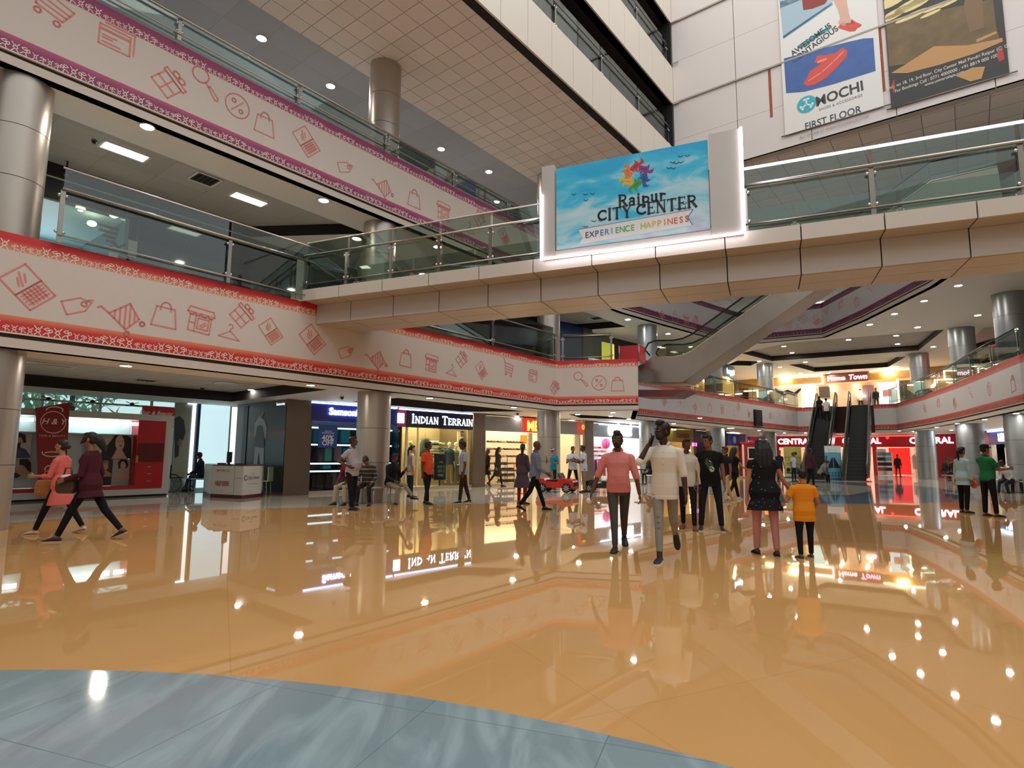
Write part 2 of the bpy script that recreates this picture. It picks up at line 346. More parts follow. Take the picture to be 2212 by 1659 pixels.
# ------------------------------------------------------------------ upper floors over the left wing
m_fascia = M('#d6cdbf', .35, 0, .5, name='cream_cladding_panel')
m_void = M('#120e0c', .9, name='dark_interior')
def fascia(name, z0, z1):
    mb = MB(); s = -16.
    while s < 21.1:
        e = min(s + 1.25, 21.15); a = PL(s + .008, OV); b = PL(e - .008, OV)
        mb.ribbon([a, b], z0, z1, .06, 1); s = e
    o = struct(mb.build(name, m_fascia))
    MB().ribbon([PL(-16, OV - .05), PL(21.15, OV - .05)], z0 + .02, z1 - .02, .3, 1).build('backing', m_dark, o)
    return o
for i, (z0, z1) in enumerate(((13.05, 14.65), (16.75, 18.5), (20.65, 22.4))):
    fascia('wall_left_fascia_%d' % (i + 1), z0, z1)
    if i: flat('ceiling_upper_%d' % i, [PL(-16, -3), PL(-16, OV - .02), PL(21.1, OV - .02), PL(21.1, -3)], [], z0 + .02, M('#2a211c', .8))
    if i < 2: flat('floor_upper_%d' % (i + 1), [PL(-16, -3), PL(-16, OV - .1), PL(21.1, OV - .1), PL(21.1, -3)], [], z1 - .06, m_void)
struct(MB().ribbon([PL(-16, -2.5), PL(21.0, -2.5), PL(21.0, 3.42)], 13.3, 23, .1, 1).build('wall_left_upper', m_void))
m_glass = glass_mat('railing_glass', '#d3dfd9', .75, .03)
m_glass_hi = glass_mat('clear_glass', '#e4efec', .55, .02)
m_steel = M('#b9b4ac', .28, 1, name='brushed_stainless_steel'); m_steel_d = M('#8b867f', .3, 1); m_chrome = M('#d8d6d0', .12, 1)
def railing(path, z, label, h=1.0, step=1.9, top=.48, led=None, group=None, post_h=None, skip=(), both=True, dark=False, gm=None, pm=None):
    """frameless glass railing: glass sheets, round handrail, low rail, flat posts with clamps"""
    P = [Vector((p[0], p[1])) for p in path]; t = thing('glass_railing', label, 'railing', v3(P[0], z), group)
    L = [0.]
    for a, b in zip(P, P[1:]): L.append(L[-1] + (b - a).length)
    def at(s):
        for i in range(len(P) - 1):
            if s <= L[i + 1] or i == len(P) - 2: return P[i] + (P[i + 1] - P[i]) * ((s - L[i]) / (L[i + 1] - L[i])), (P[i + 1] - P[i]).normalized()
    n = max(1, round(L[-1] / step)); st = L[-1] / n
    for i in range(n):
        pts = [at(i * st + .03)[0]] + [P[j] for j in range(1, len(P) - 1) if i * st + .03 < L[j] < (i + 1) * st - .03] + [at((i + 1) * st - .03)[0]]
        MB().ribbon(pts, z + .02, z + h + top, .012, 1).build('glass_panel', gm or m_glass, t)
    hp = [v3(p, z + h) for p in offset(P, -.09)]
    MB().tube(hp, .028, 8).build('handrail', pm or m_steel, t, True)
    MB().tube([v3(p, z + .14) for p in offset(P, -.07)], .016, 6).build('low_rail', pm or m_steel, t, True)
    for i in range(n + 1):
        p, d = at(min(max(i * st, .02), L[-1] - .02)); nr = Vector((-d.y, d.x)); q = p - nr * .05
        mb = MB(); mb.box((q.x, q.y, z + (h - .02) / 2), (.075, .02, h - .02), atan2(d.y, d.x))
        ob = mb.build('post', pm or m_steel_d, t)
        cb = MB()
        for sgn in (-1, 1):
            c = q + d * (.055 * sgn); cb.ell((c.x, c.y, z + h - .12), (.03, .03, .035), 8, 5); cb.ell((c.x, c.y, z + .2), (.03, .03, .035), 8, 5)
        cb.build('clamp', m_chrome, ob, True)
    if led: led(t, P, z + h + top)
    return t
def dark_rail(path, z, label, group):
    return railing(path, z, label, .95, 3.1, .35, None, group)
dark_rail([PL(-12, OV - .2), PL(20.9, OV - .2)], 14.65, 'long glass railing above the lowest cream fascia of the upper floors', None)
dark_rail([PL(-12, OV - .2), PL(20.9, OV - .2)], 18.5, 'long glass railing above the second cream fascia, topmost in view', None)

# ------------------------------------------------------------------ white atrium wall with hung banners
m_wall = M('#d3cac5', .55, var=.03, vscale=.6, name='white_wall_panel')
mb = MB()
for z0, z1 in ((13.26, 15.02), (15.03, 16.78), (16.80, 18.7), (18.71, 20.62), (20.64, 22.6), (22.61, 27)):
    t = 0.
    while t < 30:
        mb.frame(v3(CW, 0), (MV.x, MV.y, 0), (U.x, U.y, 0), (0, 0, 1), (t + .006, 0, z0), (t + 2.68, .1, z1)); t += 2.7
wall = struct(mb.build('wall_right', m_wall))
mb = MB()
for z in (16.79, 20.63): mb.frame(v3(CW, 0), (MV.x, MV.y, 0), (U.x, U.y, 0), (0, 0, 1), (0, -.07, z - .05), (30, .0, z + .02))
mb.build('ledge', M('#a39a90', .6), wall)
mb = MB(); mb.frame(v3(CW, 0), (MV.x, MV.y, 0), (U.x, U.y, 0), (0, 0, 1), (-.1, .1, 13.24), (30, .4, 27)); mb.build('backing', M('#b8b0a8', .8), wall)
mb = MB()
for t0, z0, z1 in ((3.95, 14.7, 16.72), (7.72, 14.3, 16.72)): mb.frame(v3(CW, 0), (MV.x, MV.y, 0), (U.x, U.y, 0), (0, 0, 1), (t0, -.012, z0), (t0 + .1, .0, z1))
mb.build('rust_streak', M('#9a4f36', .8, var=.3, vscale=9), wall)
# corner pipe brackets on the wall
mb = MB()
for z in (14.62, 16.7, 18.6, 20.6): mb.frame(v3(CW, 0), (MV.x, MV.y, 0), (U.x, U.y, 0), (0, 0, 1), (.02, -.1, z), (.3, -.06, z + .04))
mb.build('bracket', m_steel, wall)

def wbanner(label, t0, t1, z0, z1, base):
    t = thing('hanging_banner', label, 'banner', WW((t0 + t1) / 2, z0, .06))
    mb = MB(); mb.frame(v3(CW, 0), (MV.x, MV.y, 0), (-U.x, -U.y, 0), (0, 0, 1), (t0, .05, z0), (t1, .058, z1)); mb.build('canvas', base, t)
    r = MB(); r.tube([WW(t0 - .14, z0, .06), WW(t1 + .2, z0, .06)], .022, 6); r.build('bottom_rod', m_steel_d, t, True)
    return t, (lambda u, v: WW(t0 + u, z0 + v, .061)), (lambda u, v: WW(t0 + u, z0 + v, .064))
def BN(px, py): q = VP(px, py, CW, CW + MV); return ((q.xy - CW).dot(MV), q.z)
# shoe shop banner
t, f, f2 = wbanner('tall white and blue shoe shop banner with a red clog, hung on the white wall', 4.47, 7.74, 13.72, 24, M('#dcd9d3', .5))
def bp(px, py): a, b = BN(px, py); return (a - 4.47, b - 13.72)
mb = MB(); fill(mb, f, [bp(1696, 139), (3.27, 3.08 + .1), (3.27, .93 + .55), bp(1850, 175), bp(1760, 196), bp(1699, 204)]) if 0 else None
fill(mb, f, [bp(1694, 128), bp(1740, 116), bp(1830, 93), bp(1866, 85), bp(1887, 84), bp(1892, 155), bp(1800, 184), bp(1738, 200), bp(1699, 203)])
mb.build('blue_panel', M('#3a5d9b', .5, var=.25, vscale=3), t)
mb = MB(); fill(mb, f, [bp(1684, 0), bp(1750, 0), bp(1800, 6), bp(1796, 12), bp(1693, 84), bp(1690, 60)]); fill(mb, f, [bp(1683, -60), bp(1850, -60), bp(1838, -20), bp(1800, 4), bp(1750, 0), bp(1684, 0)]); mb.build('pale_blue_panel', M('#9fb6c4', .5), t)
mb = MB(); fill(mb, f, [bp(1692, 80), bp(1797, 8), bp(1800, 12), bp(1693, 86)]); fill(mb, f, [bp(1686, 20), bp(1735, 0), bp(1705, 0), bp(1686, 6)]); mb.build('water_line', M('#4b87a0', .5), t)
mb = MB(); fill(mb, f2, [bp(1736, 24), bp(1733, 0), bp(1738, -30), bp(1800, -36), bp(1790, 0), bp(1782, 11), bp(1755, 21)]); mb.build('skirt_print', M('#8a3326', .6), t)
mb = MB(); fill(mb, f2, [bp(1800, 0), bp(1797, -40), bp(1824, -40), bp(1829, 0), bp(1834, 30), bp(1838, 44), bp(1846, 52), bp(1822, 58), bp(1811, 52), bp(1816, 40), bp(1810, 22)]); mb.build('leg_print', M('#d3a896', .6), t)
mb = MB()
fill(mb, f2, [bp(1810, 62), bp(1817, 52), bp(1838, 52), bp(1840, 43), bp(1850, 50), bp(1862, 55), bp(1859, 60), bp(1853, 62), bp(1848, 69), bp(1836, 70)])
fill(mb, f2, [bp(1736, 182), bp(1744, 170), bp(1750, 156), bp(1766, 146), bp(1774, 139), bp(1760, 138), bp(1766, 122), bp(1784, 121), bp(1806, 116), bp(1820, 105), bp(1832, 112), bp(1828, 126), bp(1806, 150), bp(1785, 170), bp(1762, 184), bp(1744, 188)])
mb.build('clog_print', M('#d0483f', .5), t)
mb = MB(); stroke(mb, lambda a, b: f2(a, b) + Vector((-U.x, -U.y, 0)) * .003, [bp(1748, 176), bp(1776, 158), bp(1800, 136), bp(1822, 114)], .05); stroke(mb, lambda a, b: f2(a, b) + Vector((-U.x, -U.y, 0)) * .003, [bp(1768, 136), bp(1784, 130)], .09); mb.build('clog_shine', M('#e58a7c', .4), t)
dv = Vector((1, 0, 0)); ang = R(14)
def ftx(px, py, rot=0.):
    u0, w0 = bp(px, py); ca, sa = cos(rot), sin(rot); return lambda x, y: f2(u0 + x * ca - y * sa, w0 + x * sa + y * ca)
mb = MB(); letter(mb, ftx(1755, 92, .40), 'AWESOME IS', 0, 0, .34, .02, .78); letter(mb, ftx(1763, 103, .40), 'CONTAGIOUS', 0, 0, .34, .02, .78); mb.build('lettering', M('#3a3d44', .5), t)
mb = MB(); fill(mb, f, [bp(1724, 100), bp(1793, 57), bp(1794, 66), bp(1727, 107)]); mb.build('teal_tag', M('#3aa5b0', .5), t)
mb = MB(); letter(mb, ftx(1760, 86, .40), '#StayAwesome', 0, 0, .17, .005, .9); mb.build('lettering', M('#1d4e62', .5), t)
mb = MB(); letter(mb, ftx(1814, 214, .04), 'MOCHI', 0, 0, .54, .022, .9); letter(mb, ftx(1799, 264, .02), 'FIRST FLOOR', 0, 0, .40, .008, .80); mb.build('lettering', M('#33333a', .5), t)
mb = MB(); letter(mb, ftx(1816, 226, .03), 'SHOES & ACCESSORIES', 0, 0, .15, 0, .85, space=1.1); letter(mb, ftx(1801, 279, .02), 'BUY ONLINE AT WWW.MOCHISHOES.COM', 0, 0, .145, 0, .8); mb.build('lettering', M('#6b6a6a', .5), t)
c0 = bp(1743, 227); mb = MB(); fill(mb, f2, circ(c0, .34, 28)); mb.build('round_logo', M('#38a7b8', .5), t)
mb = MB(); f3 = lambda a, b: f2(a, b) + Vector((-U.x, -U.y, 0)) * .003
for k in range(3):
    a = pi / 2 + k * 2 * pi / 3; stroke(mb, f3, [c0, (c0[0] + .2 * cos(a), c0[1] + .2 * sin(a))], .05); stroke(mb, f3, [(c0[0] + .2 * cos(a) - .08 * sin(a), c0[1] + .2 * sin(a) + .08 * cos(a)), (c0[0] + .2 * cos(a) + .08 * sin(a), c0[1] + .2 * sin(a) - .08 * cos(a))], .07)
mb.build('logo_mark', M('#e4e6e2', .5), t)
# dark restaurant banner
t, f, f2 = wbanner('dark brown and gold restaurant banner with white address lines, right of the shoe banner', 7.95, 11.15, 13.55, 24, M('#2b2620', .45))
def bp(px, py): a, b = BN(px, py); return (a - 7.95, b - 13.55)
mb = MB(); fill(mb, f, [bp(1914, 45), bp(2050, 20), bp(2145, 0), bp(2152, 60), bp(2160, 90), bp(2050, 106), bp(1960, 140), bp(1921, 145)]); mb.build('gold_picture', M('#6a5530', .5, var=.6, vscale=2.2), t)
mb = MB()
for cx, cy, rx, ry in ((1925, 6, .5, .2), (1972, 12, .55, .2), (1940, 28, .5, .14), (1990, 2, .4, .12), (1925, 40, .4, .1), (1970, 36, .5, .1), (2020, 18, .35, .08), (2048, 10, .3, .06), (2010, 32, .3, .06), (1925, -25, .6, .25), (1985, -30, .6, .25), (2060, -20, .4, .15)):
    a, b = bp(cx, cy); fill(mb, f2, [(max(.02, a + rx * cos(q * pi / 8)), b + ry * sin(q * pi / 8) + rx * cos(q * pi / 8) * .1) for q in range(16)])
mb.build('scale_print', M('#dcc98f', .5), t)
mb = MB(); fill(mb, f2, [bp(1925, 160), bp(1955, 142), bp(2018, 102), bp(2090, 100), bp(2150, 88), bp(2165, 84), bp(2166, 92), bp(2105, 118), bp(2030, 142), bp(1960, 160)]); fill(mb, f2, [bp(2064, 166), bp(2100, 148), bp(2128, 146), bp(2120, 172), bp(2096, 178)]); fill(mb, f2, [bp(2108, 88), bp(2150, 70), bp(2154, 74), bp(2110, 94)]); mb.build('sand_print', M('#b98b55', .55), t)
mb = MB(); fill(mb, f2, [bp(2082, 20), bp(2084, 0), bp(2080, -40), bp(2120, -40), bp(2122, 0), bp(2126, 62), bp(2094, 72)]); mb.build('pillar_print', M('#7d6247', .6), t)
mb = MB(); fill(mb, f2, [bp(2152, 120), bp(2164, 100), bp(2170, 130), bp(2158, 136)]); fill(mb, f2, [bp(1926, 186), bp(1932, 172), bp(1934, 195), bp(1930, 204)]); mb.build('red_print', M('#a8403a', .6), t)
mb = MB()
for s, px, py, sz in (('Shop no 18, 19, 3rd floor, City Center Mall Pandri Raipur (C. G)', 2042, 152, .165), ('For Bookings Call : 0771 4000000 , +91 8819 000 100', 2040, 165, .165), ('www.universalspa.com', 2040, 174, .15)):
    letter(mb, ftx(px, py, .05), s, 0, 0, sz, .004, .78)
mb.build('lettering', M('#d8d3c8', .5), t)

# ------------------------------------------------------------------ printed parapets
ICON = {}
def poly(*p): return ('p', p)
def box_(x0, y0, x1, y1): return ('c', ((x0, y0), (x1, y0), (x1, y1), (x0, y1)))
ICON['laptop'] = [box_(-.3, -.02, .3, .42), box_(-.3, -.42, .3, -.02), poly((-.12, .1), (-.02, .26)), poly((-.06, .02 + .04), (.08, .34)), poly((.04, .1), (.14, .26))] + [poly((-.24, y), (.24, y)) for y in (-.1, -.17, -.24, -.32)] + [poly((x, -.06), (x, -.36)) for x in (-.16, -.08, 0, .08, .16)]
ICON['tag'] = [('c', ((-.42, -.22), (.12, -.22), (.38, 0), (.12, .22), (-.42, .22))), ('c', tuple(circ((.16, 0), .08, 10))), poly((.22, .02), (.34, .1), (.46, .06))]
ICON['trolley'] = [('c', ((-.28, .02), (.18, .36), (.42, -.02), (.12, -.34))), poly((-.28, .02), (-.46, .16), (-.54, .12))] + [poly((x, t_), (x, b_)) for x, t_, b_ in ((-.15, .11, -.09), (-.03, .2, -.2), (.09, .29, -.31), (.2, .32, -.25), (.31, .15, -.13))] + [('c', tuple(circ((.16, -.45), .06, 8))), ('c', tuple(circ((.5, -.13), .06, 8)))]
ICON['bag'] = [('c', ((-.28, .22), (.28, .22), (.38, -.42), (-.38, -.42))), poly(*[(.16 * cos(a), .2 + .2 * sin(a)) for a in [pi * k / 10 for k in range(11)]]), poly((-.16, .2), (-.16, .12)), poly((.16, .2), (.16, .12))]
ICON['shop'] = [('c', ((-.4, .4), (.4, .4), (.46, .22), (-.46, .22))), poly(*[(-.44 + .0734 * k, .22 - .1 * abs(sin(k * pi / 3))) for k in range(13)]), ('c', ((-.36, .14), (.36, .14), (.36, -.42), (-.36, -.42))), box_(-.08, -.3, .28, .06), poly((-.16, .12), (-.16, -.42)), poly((0, -.2), (.18, -.04)), poly((.06, -.24), (.22, -.1)), poly((-.36, -.14), (-.16, -.14))]
ICON['gift'] = [box_(-.3, -.4, .3, .12), box_(-.36, .12, .36, .24), poly((0, -.4), (0, .12)), poly((-.3, -.14), (.3, -.14)), ('c', tuple((-.1 + .1 * cos(a), .33 + .08 * sin(a)) for a in [2 * pi * k / 8 for k in range(8)])), ('c', tuple((.1 + .1 * cos(a), .33 + .08 * sin(a)) for a in [2 * pi * k / 8 for k in range(8)]))]
ICON['hanger'] = [('c', ((-.46, -.3), (.46, -.3), (0, .02))), poly((0, .02), (.0, .1), (.1, .18), (.06, .3), (-.06, .32), (-.1, .24))]
ICON['card'] = [box_(-.42, -.32, .34, .26), poly((-.3, .36), (.44, .36), (.44, -.24)), poly((-.4, .12), (.32, .12)), poly((-.4, .15), (.32, .15)), poly((-.34, -.02), (.0, -.02)), poly((-.34, -.1), (-.1, -.1)), poly((-.34, -.22), (.1, -.22))]
ICON['magnifier'] = [('c', tuple(circ((-.14, .18), .24, 18))), poly((.02, -.0), (.12, -.12)), ('c', ((.1, -.1), (.16, -.06), (.42, -.34), (.4, -.42), (.32, -.42)))]
ICON['percent'] = [('c', tuple(circ((0, 0), .42, 24))), poly((-.2, -.22), (.2, .22)), ('c', tuple(circ((-.13, .15), .07, 8))), ('c', tuple(circ((.13, -.15), .07, 8)))]
ICON['cart'] = [poly((-.5, .42), (-.36, .4), (-.24, -.22), (.34, -.26)), poly((-.34, .24), (.46, .16), (.34, -.26)), poly((-.28, .06), (.42, .0)), poly((-.26, -.08), (.38, -.12)), ('c', tuple(circ((-.16, -.36), .07, 8))), ('c', tuple(circ((.26, -.4), .07, 8)))]
FIGS = [[((-.32, .95), (-.1, .62)), ((.32, .95), (.1, .62)), ((-.1, .62), (.1, .62)), ((0, .62), (.0, .78)), ((-.1, .62), (-.22, .45), (.1, .25), (.28, .0)), ((.1, .62), (.2, .4), (-.1, .25), (-.28, .0))],
        [((-.1, .86), (-.34, .72), (-.1, .56), (.16, .6)), ((-.02, .66), (.3, .74), (.38, .5), (.1, .36)), ((.12, .6), (.1, .36), (-.2, .3), (-.4, .08)), ((.1, .36), (.02, .22), (.12, .0)), ((-.06, .86), (.08, .86))]]
class Path:
    strict = False
    def __init__(s, pts): s.P = [Vector((p[0], p[1])) for p in pts]; s.L = [0.]; [s.L.append(s.L[-1] + (b - a).length) for a, b in zip(s.P, s.P[1:])]
    def at(s, x, d=0.):
        i = 0
        while i < len(s.P) - 2 and x > s.L[i + 1]: i += 1
        t = (s.P[i + 1] - s.P[i]).normalized(); p = s.P[i] + t * (x - s.L[i]); return p + Vector((t.y, -t.x)) * d
    def hit(s, px, py=980):
        d = ray(px, py); best = None
        for i in range(len(s.P) - 1):
            a, b = s.P[i], s.P[i + 1]; n = Vector((-(b - a).y, (b - a).x)); den = n.x * d.x + n.y * d.y
            if abs(den) < 1e-9: continue
            t = n.dot(a) / den; q = Vector((d.x * t, d.y * t)); k = (q - a).dot((b - a).normalized())
            if t > 0 and (-1e-3 if (i or s.strict) else -99) <= k <= (b - a).length + (1e-3 if (i < len(s.P) - 2 or s.strict) else 99) and (best is None or t < best[0]): best = (t, s.L[i] + k, HC + d.z * t)
        if best is None and not s.strict:
            dd = Vector((d.x, d.y)); k = min(range(len(s.P)), key=lambda q: abs(dd.angle_signed(s.P[q]))); t = s.P[k].length / dd.length; best = (t, s.L[k], HC + d.z * t)
        return best
    def hitd(s, px, d):
        """station and height where the view through column px meets the line shifted by d"""
        if abs(d) < .02: return s.hit(px)
        Q = Path(offset(s.P, -d)); h = Q.hit(px); q = Q.at(h[1]); best = None
        for i in range(len(s.P) - 1):
            a, b = s.P[i], s.P[i + 1]; L_ = (b - a).length; k = (q - a).dot((b - a) / L_); k2 = k if (i == 0 and k < 0) or (i == len(s.P) - 2 and k > L_) else min(max(k, 0), L_); e = (a + (b - a) / L_ * k2 - q).length
            if best is None or e < best[0]: best = (e, s.L[i] + k2)
        return (0, best[1], h[2])
def parapet(idx, path, z0, label, bandcols, icons, isz, fig_to, fig_gap=.135, c_icon='#d8827c', c_body='#cfc4ba', c_fig='#efe4d6', from_s=0.):
    """z0 = soffit level; banner from z0+.25 to z0+1.97 with two printed bands"""
    zb, zt = z0 + .25, z0 + 1.97; pp = Path(path); pp.strict = True
    w = struct(MB().ribbon(offset(pp.P, .05), z0 + .03, zt - .03, .18, 1).build('wall_parapet_%d' % idx, M('#3b2c25', .7)))
    MB().ribbon(pp.P, z0, z0 + .165, .22, 1).build('lower_band', M('#cbc0b5', .55), w)
    t = thing('printed_banner', label, 'banner', v3(pp.at(from_s + 1), zb))
    b0, b1, b2, b3 = bandcols
    mat = zramp('banner_print_%d' % idx, [(zb, b2), (zb + .17, b2), (zb + .30, b3), (zb + .301, c_body), (zt - .30, c_body), (zt - .299, b1), (zt - .12, b0), (zt, b0)])
    MB().ribbon(pp.P, zb, zt, .05, 1).build('canvas', mat, t)
    MB().ribbon(offset(pp.P, -.008), zb - .012, zb + .012, .05, 1).build('edge_strip', M('#dcd2c6', .5), t)
    for name, px, py, sc, rot in icons:
        h = pp.hit(px, py)
        if not h: continue
        s0, zz = h[1], h[2]; ca, sa = cos(R(rot)), sin(R(rot)); mb = MB()
        f = lambda a, b, s0=s0, zz=zz, ca=ca, sa=sa, sc=sc: v3(pp.at(s0 + (a * ca - b * sa) * sc, .006), zz + (a * sa + b * ca) * sc)
        for kind, pts in ICON[name]: stroke(mb, f, pts, .042 if name != 'laptop' else .036, kind == 'c')
        mb.build(name + '_icon', M(c_icon, .55), t)
    mb = MB()
    for base, hh in ((zb + .02, .17), (zt - .295, .17)):
        x = from_s; k = 0
        while x < fig_to:
            big = (k // 4) % 2 == 0; sc = hh * (1.0 if big else .72); fg = FIGS[(k + (k // 8)) % 2]; fl = -1 if (k // 4) % 4 > 1 else 1
            for pts in fg: stroke(mb, lambda a, b, x=x, sc=sc, fl=fl: v3(pp.at(x + a * sc * fl, .006), base + b * sc), pts, .085)
            x += fig_gap * (1.05 if big else .8); k += 1
    mb.build('border_figures', M(c_fig, .55), t)
    return t
RCOL = ('#c92a2c', '#dd9472', '#c92a2c', '#dd8a68'); PCOL = ('#8e3560', '#a84a6c', '#8e3560', '#b85478')
ic = [('laptop', 60, 620, .78, 45), ('tag', 170, 659, .56, 24), ('trolley', 262, 682, 0.74, 0), ('bag', 357, 679, .62, -3), ('shop', 433, 692, .62, -6), ('gift', 525, 679, .62, -42), ('hanger', 497, 716, .52, -6), ('laptop', 585, 716, .62, 40), ('laptop', 675, 733, .74, 45), ('tag', 749, 760, .56, 22), ('trolley', 812, 778, 0.72, 0), ('bag', 877, 773, .60, -3), ('shop', 932, 784, .60, -5), ('gift', 998, 775, .60, -42), ('hanger', 976, 799, .52, -8), ('laptop', 1040, 800, .62, 40), ('cart', 1098, 794, .66, -4), ('card', 1151, 812, .62, -3), ('gift', 1197, 836, .62, -42), ('magnifier', 1254, 819, .66, 0), ('percent', 1294, 827, .66, 0), ('bag', 1334, 829, .66, 0)]
parapet(1, RED[:3], S1, 'cream banner with red dancer borders and shopping icons along the nearer first floor balcony', RCOL, ic, .6, 33.0, from_s=11.5)
ic = [('cart', 110, 8, .74, -14), ('card', 252, 86, .70, 0), ('gift', 368, 178, .74, -42), ('magnifier', 443, 178, .72, 0), ('percent', 513, 229, .66, 0), ('bag', 572, 266, .66, 0), ('laptop', 662, 306, .78, 45), ('tag', 747, 361, .58, 22), ('trolley', 826, 405, 0.74, 0), ('bag', 895, 428, .66, 0), ('shop', 958, 456, .66, 0), ('gift', 1036, 470, .68, -42), ('hanger', 1015, 492, .56, 0), ('laptop', 1089, 511, .66, 40)]
parapet(2, PUR[:2], S2, 'cream banner with purple dancer borders and shopping icons along the second floor balcony', PCOL, ic, .6, 31.0, from_s=10.5)
SHADE_GREY = '#c3c3c6'; E0, E1 = RED[7], RED[8]  # far banners repeat the near prints; dimmer light put into greyer, darker colours
struct(MB().ribbon([E0.lerp(E1, .17), E0.lerp(E1, .785)], S1, F1 - .04, .12, 1).build('trim_6', M('#3d1a1c', .6)))
ic = [('laptop', 1434, 864, .7, 40), ('tag', 1467, 872, .55, 24), ('trolley', 1500, 880, 0.66, 0), ('bag', 1533, 880, .66, 0), ('shop', 1560, 884, .62, 0), ('gift', 1594, 879, .62, -42), ('hanger', 1586, 893, .5, 0), ('laptop', 1617, 892, .6, 40), ('card', 1665, 898, .6, 0), ('magnifier', 1682, 892, .6, 0), ('percent', 1699, 898, .6, 0), ('bag', 1713, 900, .6, 0)]
parapet(3, [Vector((4.92, 22.85))] + RED[3:8] + [E0.lerp(E1, .165)], S1, 'shade-greyed banner with red borders on the far first floor balcony left of the twin escalators', ('#b83a3a', '#c26a62', '#ad3434', '#c46158'), ic, .6, 29.5, .19, '#d98a88', SHADE_GREY, '#d9b3a8', from_s=.3)
ic = [('cart', 1997, 880, .64, 0), ('card', 2027, 871, .62, 0), ('gift', 2062, 871, .66, 30), ('magnifier', 2096, 848, .66, 0), ('percent', 2137, 840, .66, 0), ('bag', 2188, 828, .72, 6)]
parapet(4, [E0.lerp(E1, .79)] + RED[8:], S1, 'shade-greyed banner with red borders on the curved balcony at the right edge', ('#b83a3a', '#c26a62', '#ad3434', '#c46158'), ic, .6, 24, .19, '#d6605c', SHADE_GREY, '#cf9b8c', from_s=.2)
# end wall of the hall, broken by the twin escalators
ic = [('trolley', 1428, 679, 0.66, 0), ('bag', 1458, 683, .7, 0), ('shop', 1482, 690, .66, 0), ('gift', 1503, 692, .62, -40), ('hanger', 1496, 700, .5, 0), ('shop', 1700, 702, .62, 0), ('hanger', 1722, 707, .5, 0), ('gift', 1734, 689, .6, 40), ('laptop', 1762, 692, .62, 40), ('cart', 1785, 668, .6, 10), ('card', 1816, 657, .6, 14), ('gift', 1850, 652, .62, 20), ('magnifier', 1878, 622, .6, 0)]
parapet(5, PUR[1:], S2, 'shade-greyed banner with dark purple borders on the far second floor balcony', ('#5f2448', '#6d2c50', '#64254a', '#7b3560'), ic, .6, 36, .19, '#d98a94', SHADE_GREY, '#a8758f', from_s=.2)

# ------------------------------------------------------------------ columns
m_col = M('#aea69b', .33, .65, .5, name='champagne_metal_column'); m_col2 = M('#9ba2a4', .33, .65, .5, name='grey_metal_column')
def column(p, z0, z1, label, r=.47, mat=m_col, joints=(1.1, 2.05)):
    t = thing('column', label, 'column', v3(p, z0)); mb = MB(); zs = [z0] + [z0 + j for j in joints if z0 + j < z1 - .2] + [z1]
    for a, b in zip(zs, zs[1:]): mb.cyl(p, r, a + .006, b - .006, 48)
    mb.build('cladding', mat, t, 35)
    MB().cyl(p, r - .012, z0, z1, 32).build('core', M('#4a423b', .6), t, 35)
    return t
for nme, s in (('nearest, at the left edge of view,', .04), ('with the curved bench at its foot', 8.44), ('next to the red ride-on toy car', 17.3)):
    p = PL(s, -.62)
    column(p, 0, S1, 'round champagne metal column on the ground floor, %s' % nme)
    if s < 17: column(p, F1, S2, 'round champagne metal column on the first floor, %s' % ('nearest, at the left edge' if s < 1 else 'behind the bridge railing'))
    else: column(p, F1, S2, 'round champagne metal column on the first floor beside the bridge underside')
    if s > 1: column(p, 10.0, S3, 'round champagne metal column on the second floor, %s' % ('between purple banner and tiled soffit' if s < 9 else 'half hidden by the sky-blue sign'))
for p, lb, r in (((7.0, 30.1), 'behind the left side of the steel escalator', .5), ((12.65, 36.75), 'second left of the twin escalators', .55), ((18.4, 42.5), 'next left of the twin escalators', .55), ((26.4, 37.8), 'next right of the twin escalators', .55), ((23.4, 30.2), 'behind the person in the green shirt', .58), ((20.4, 23.6), 'at the right edge of view', .58)):
    column(p, 0, S1, 'round grey metal column on the ground floor, %s' % lb, r, m_col2)
    column(p, F1, S2, 'round grey metal column on the first floor, %s' % lb.replace('behind the person in the green shirt', 'above the person in the green shirt'), r, m_col2)

# first floor slabs (tops) so that things up there stand on something
flat('floor_first', [p + Vector((0, 0)) for p in offset([Vector(q) for q in RED], .08)] + FAR, [], F1 - .03, M('#d2cabd', .25))
flat('floor_second', offset([Vector(q) for q in PUR], .08) + FAR, [], 9.98, M('#a9a39a', .3))

# balcony railings
def led_off(t, P, z):
    MB().tube([v3(p, z) for p in P], .017, 6).build('rope_light', M('#d9d2c6', .4), t, True)
railing([PL(-.0 + .6, .1), PL(3.55, .1), PL(6.75, .1)], F1, 'glass railing on the red bordered balcony left of the bridge', 1.0, 3.1, .42, led_off)
railing([PL(9.0, .1), PL(12.5, .1), PL(16.6, .1)], F1, 'glass railing on the red bordered balcony seen beneath the bridge', 1.0, 3.6, .3)
railing([Vector((2.0, 23.15)), Vector((3.9, 22.75))], F1, 'short glass railing left of the red escalator barrier', 1.0, 2.2, .1)
railing([PL(-.5, -.0), PL(7.9, 0.), PL(16.6, 0.)], 10.03, 'low dim glass railing above the purple bordered balcony', .5, 2.85, .03)
railing([Vector((6.6, 29.0)), Vector((9.6, 32.25)), Vector((13.1, 36)), Vector((17.6, 40.45)), Vector((21.5, 44.4))], F1, 'long glass railing on the far balcony left of the twin escalators', 1.0, 2.6, .02, gm=m_glass_hi, pm=M('#3f4243', .35, .6))
railing([Vector((26.3, 40.8)), Vector((24.4, 34.65)), Vector((22.05, 28.95)), Vector((20.0, 24.65)), Vector((18.35, 21.0))], F1, 'curved glass railing on the balcony at the right edge', 1.0, 3.0, .02, gm=m_glass_hi, pm=M('#3f4243', .35, .6))

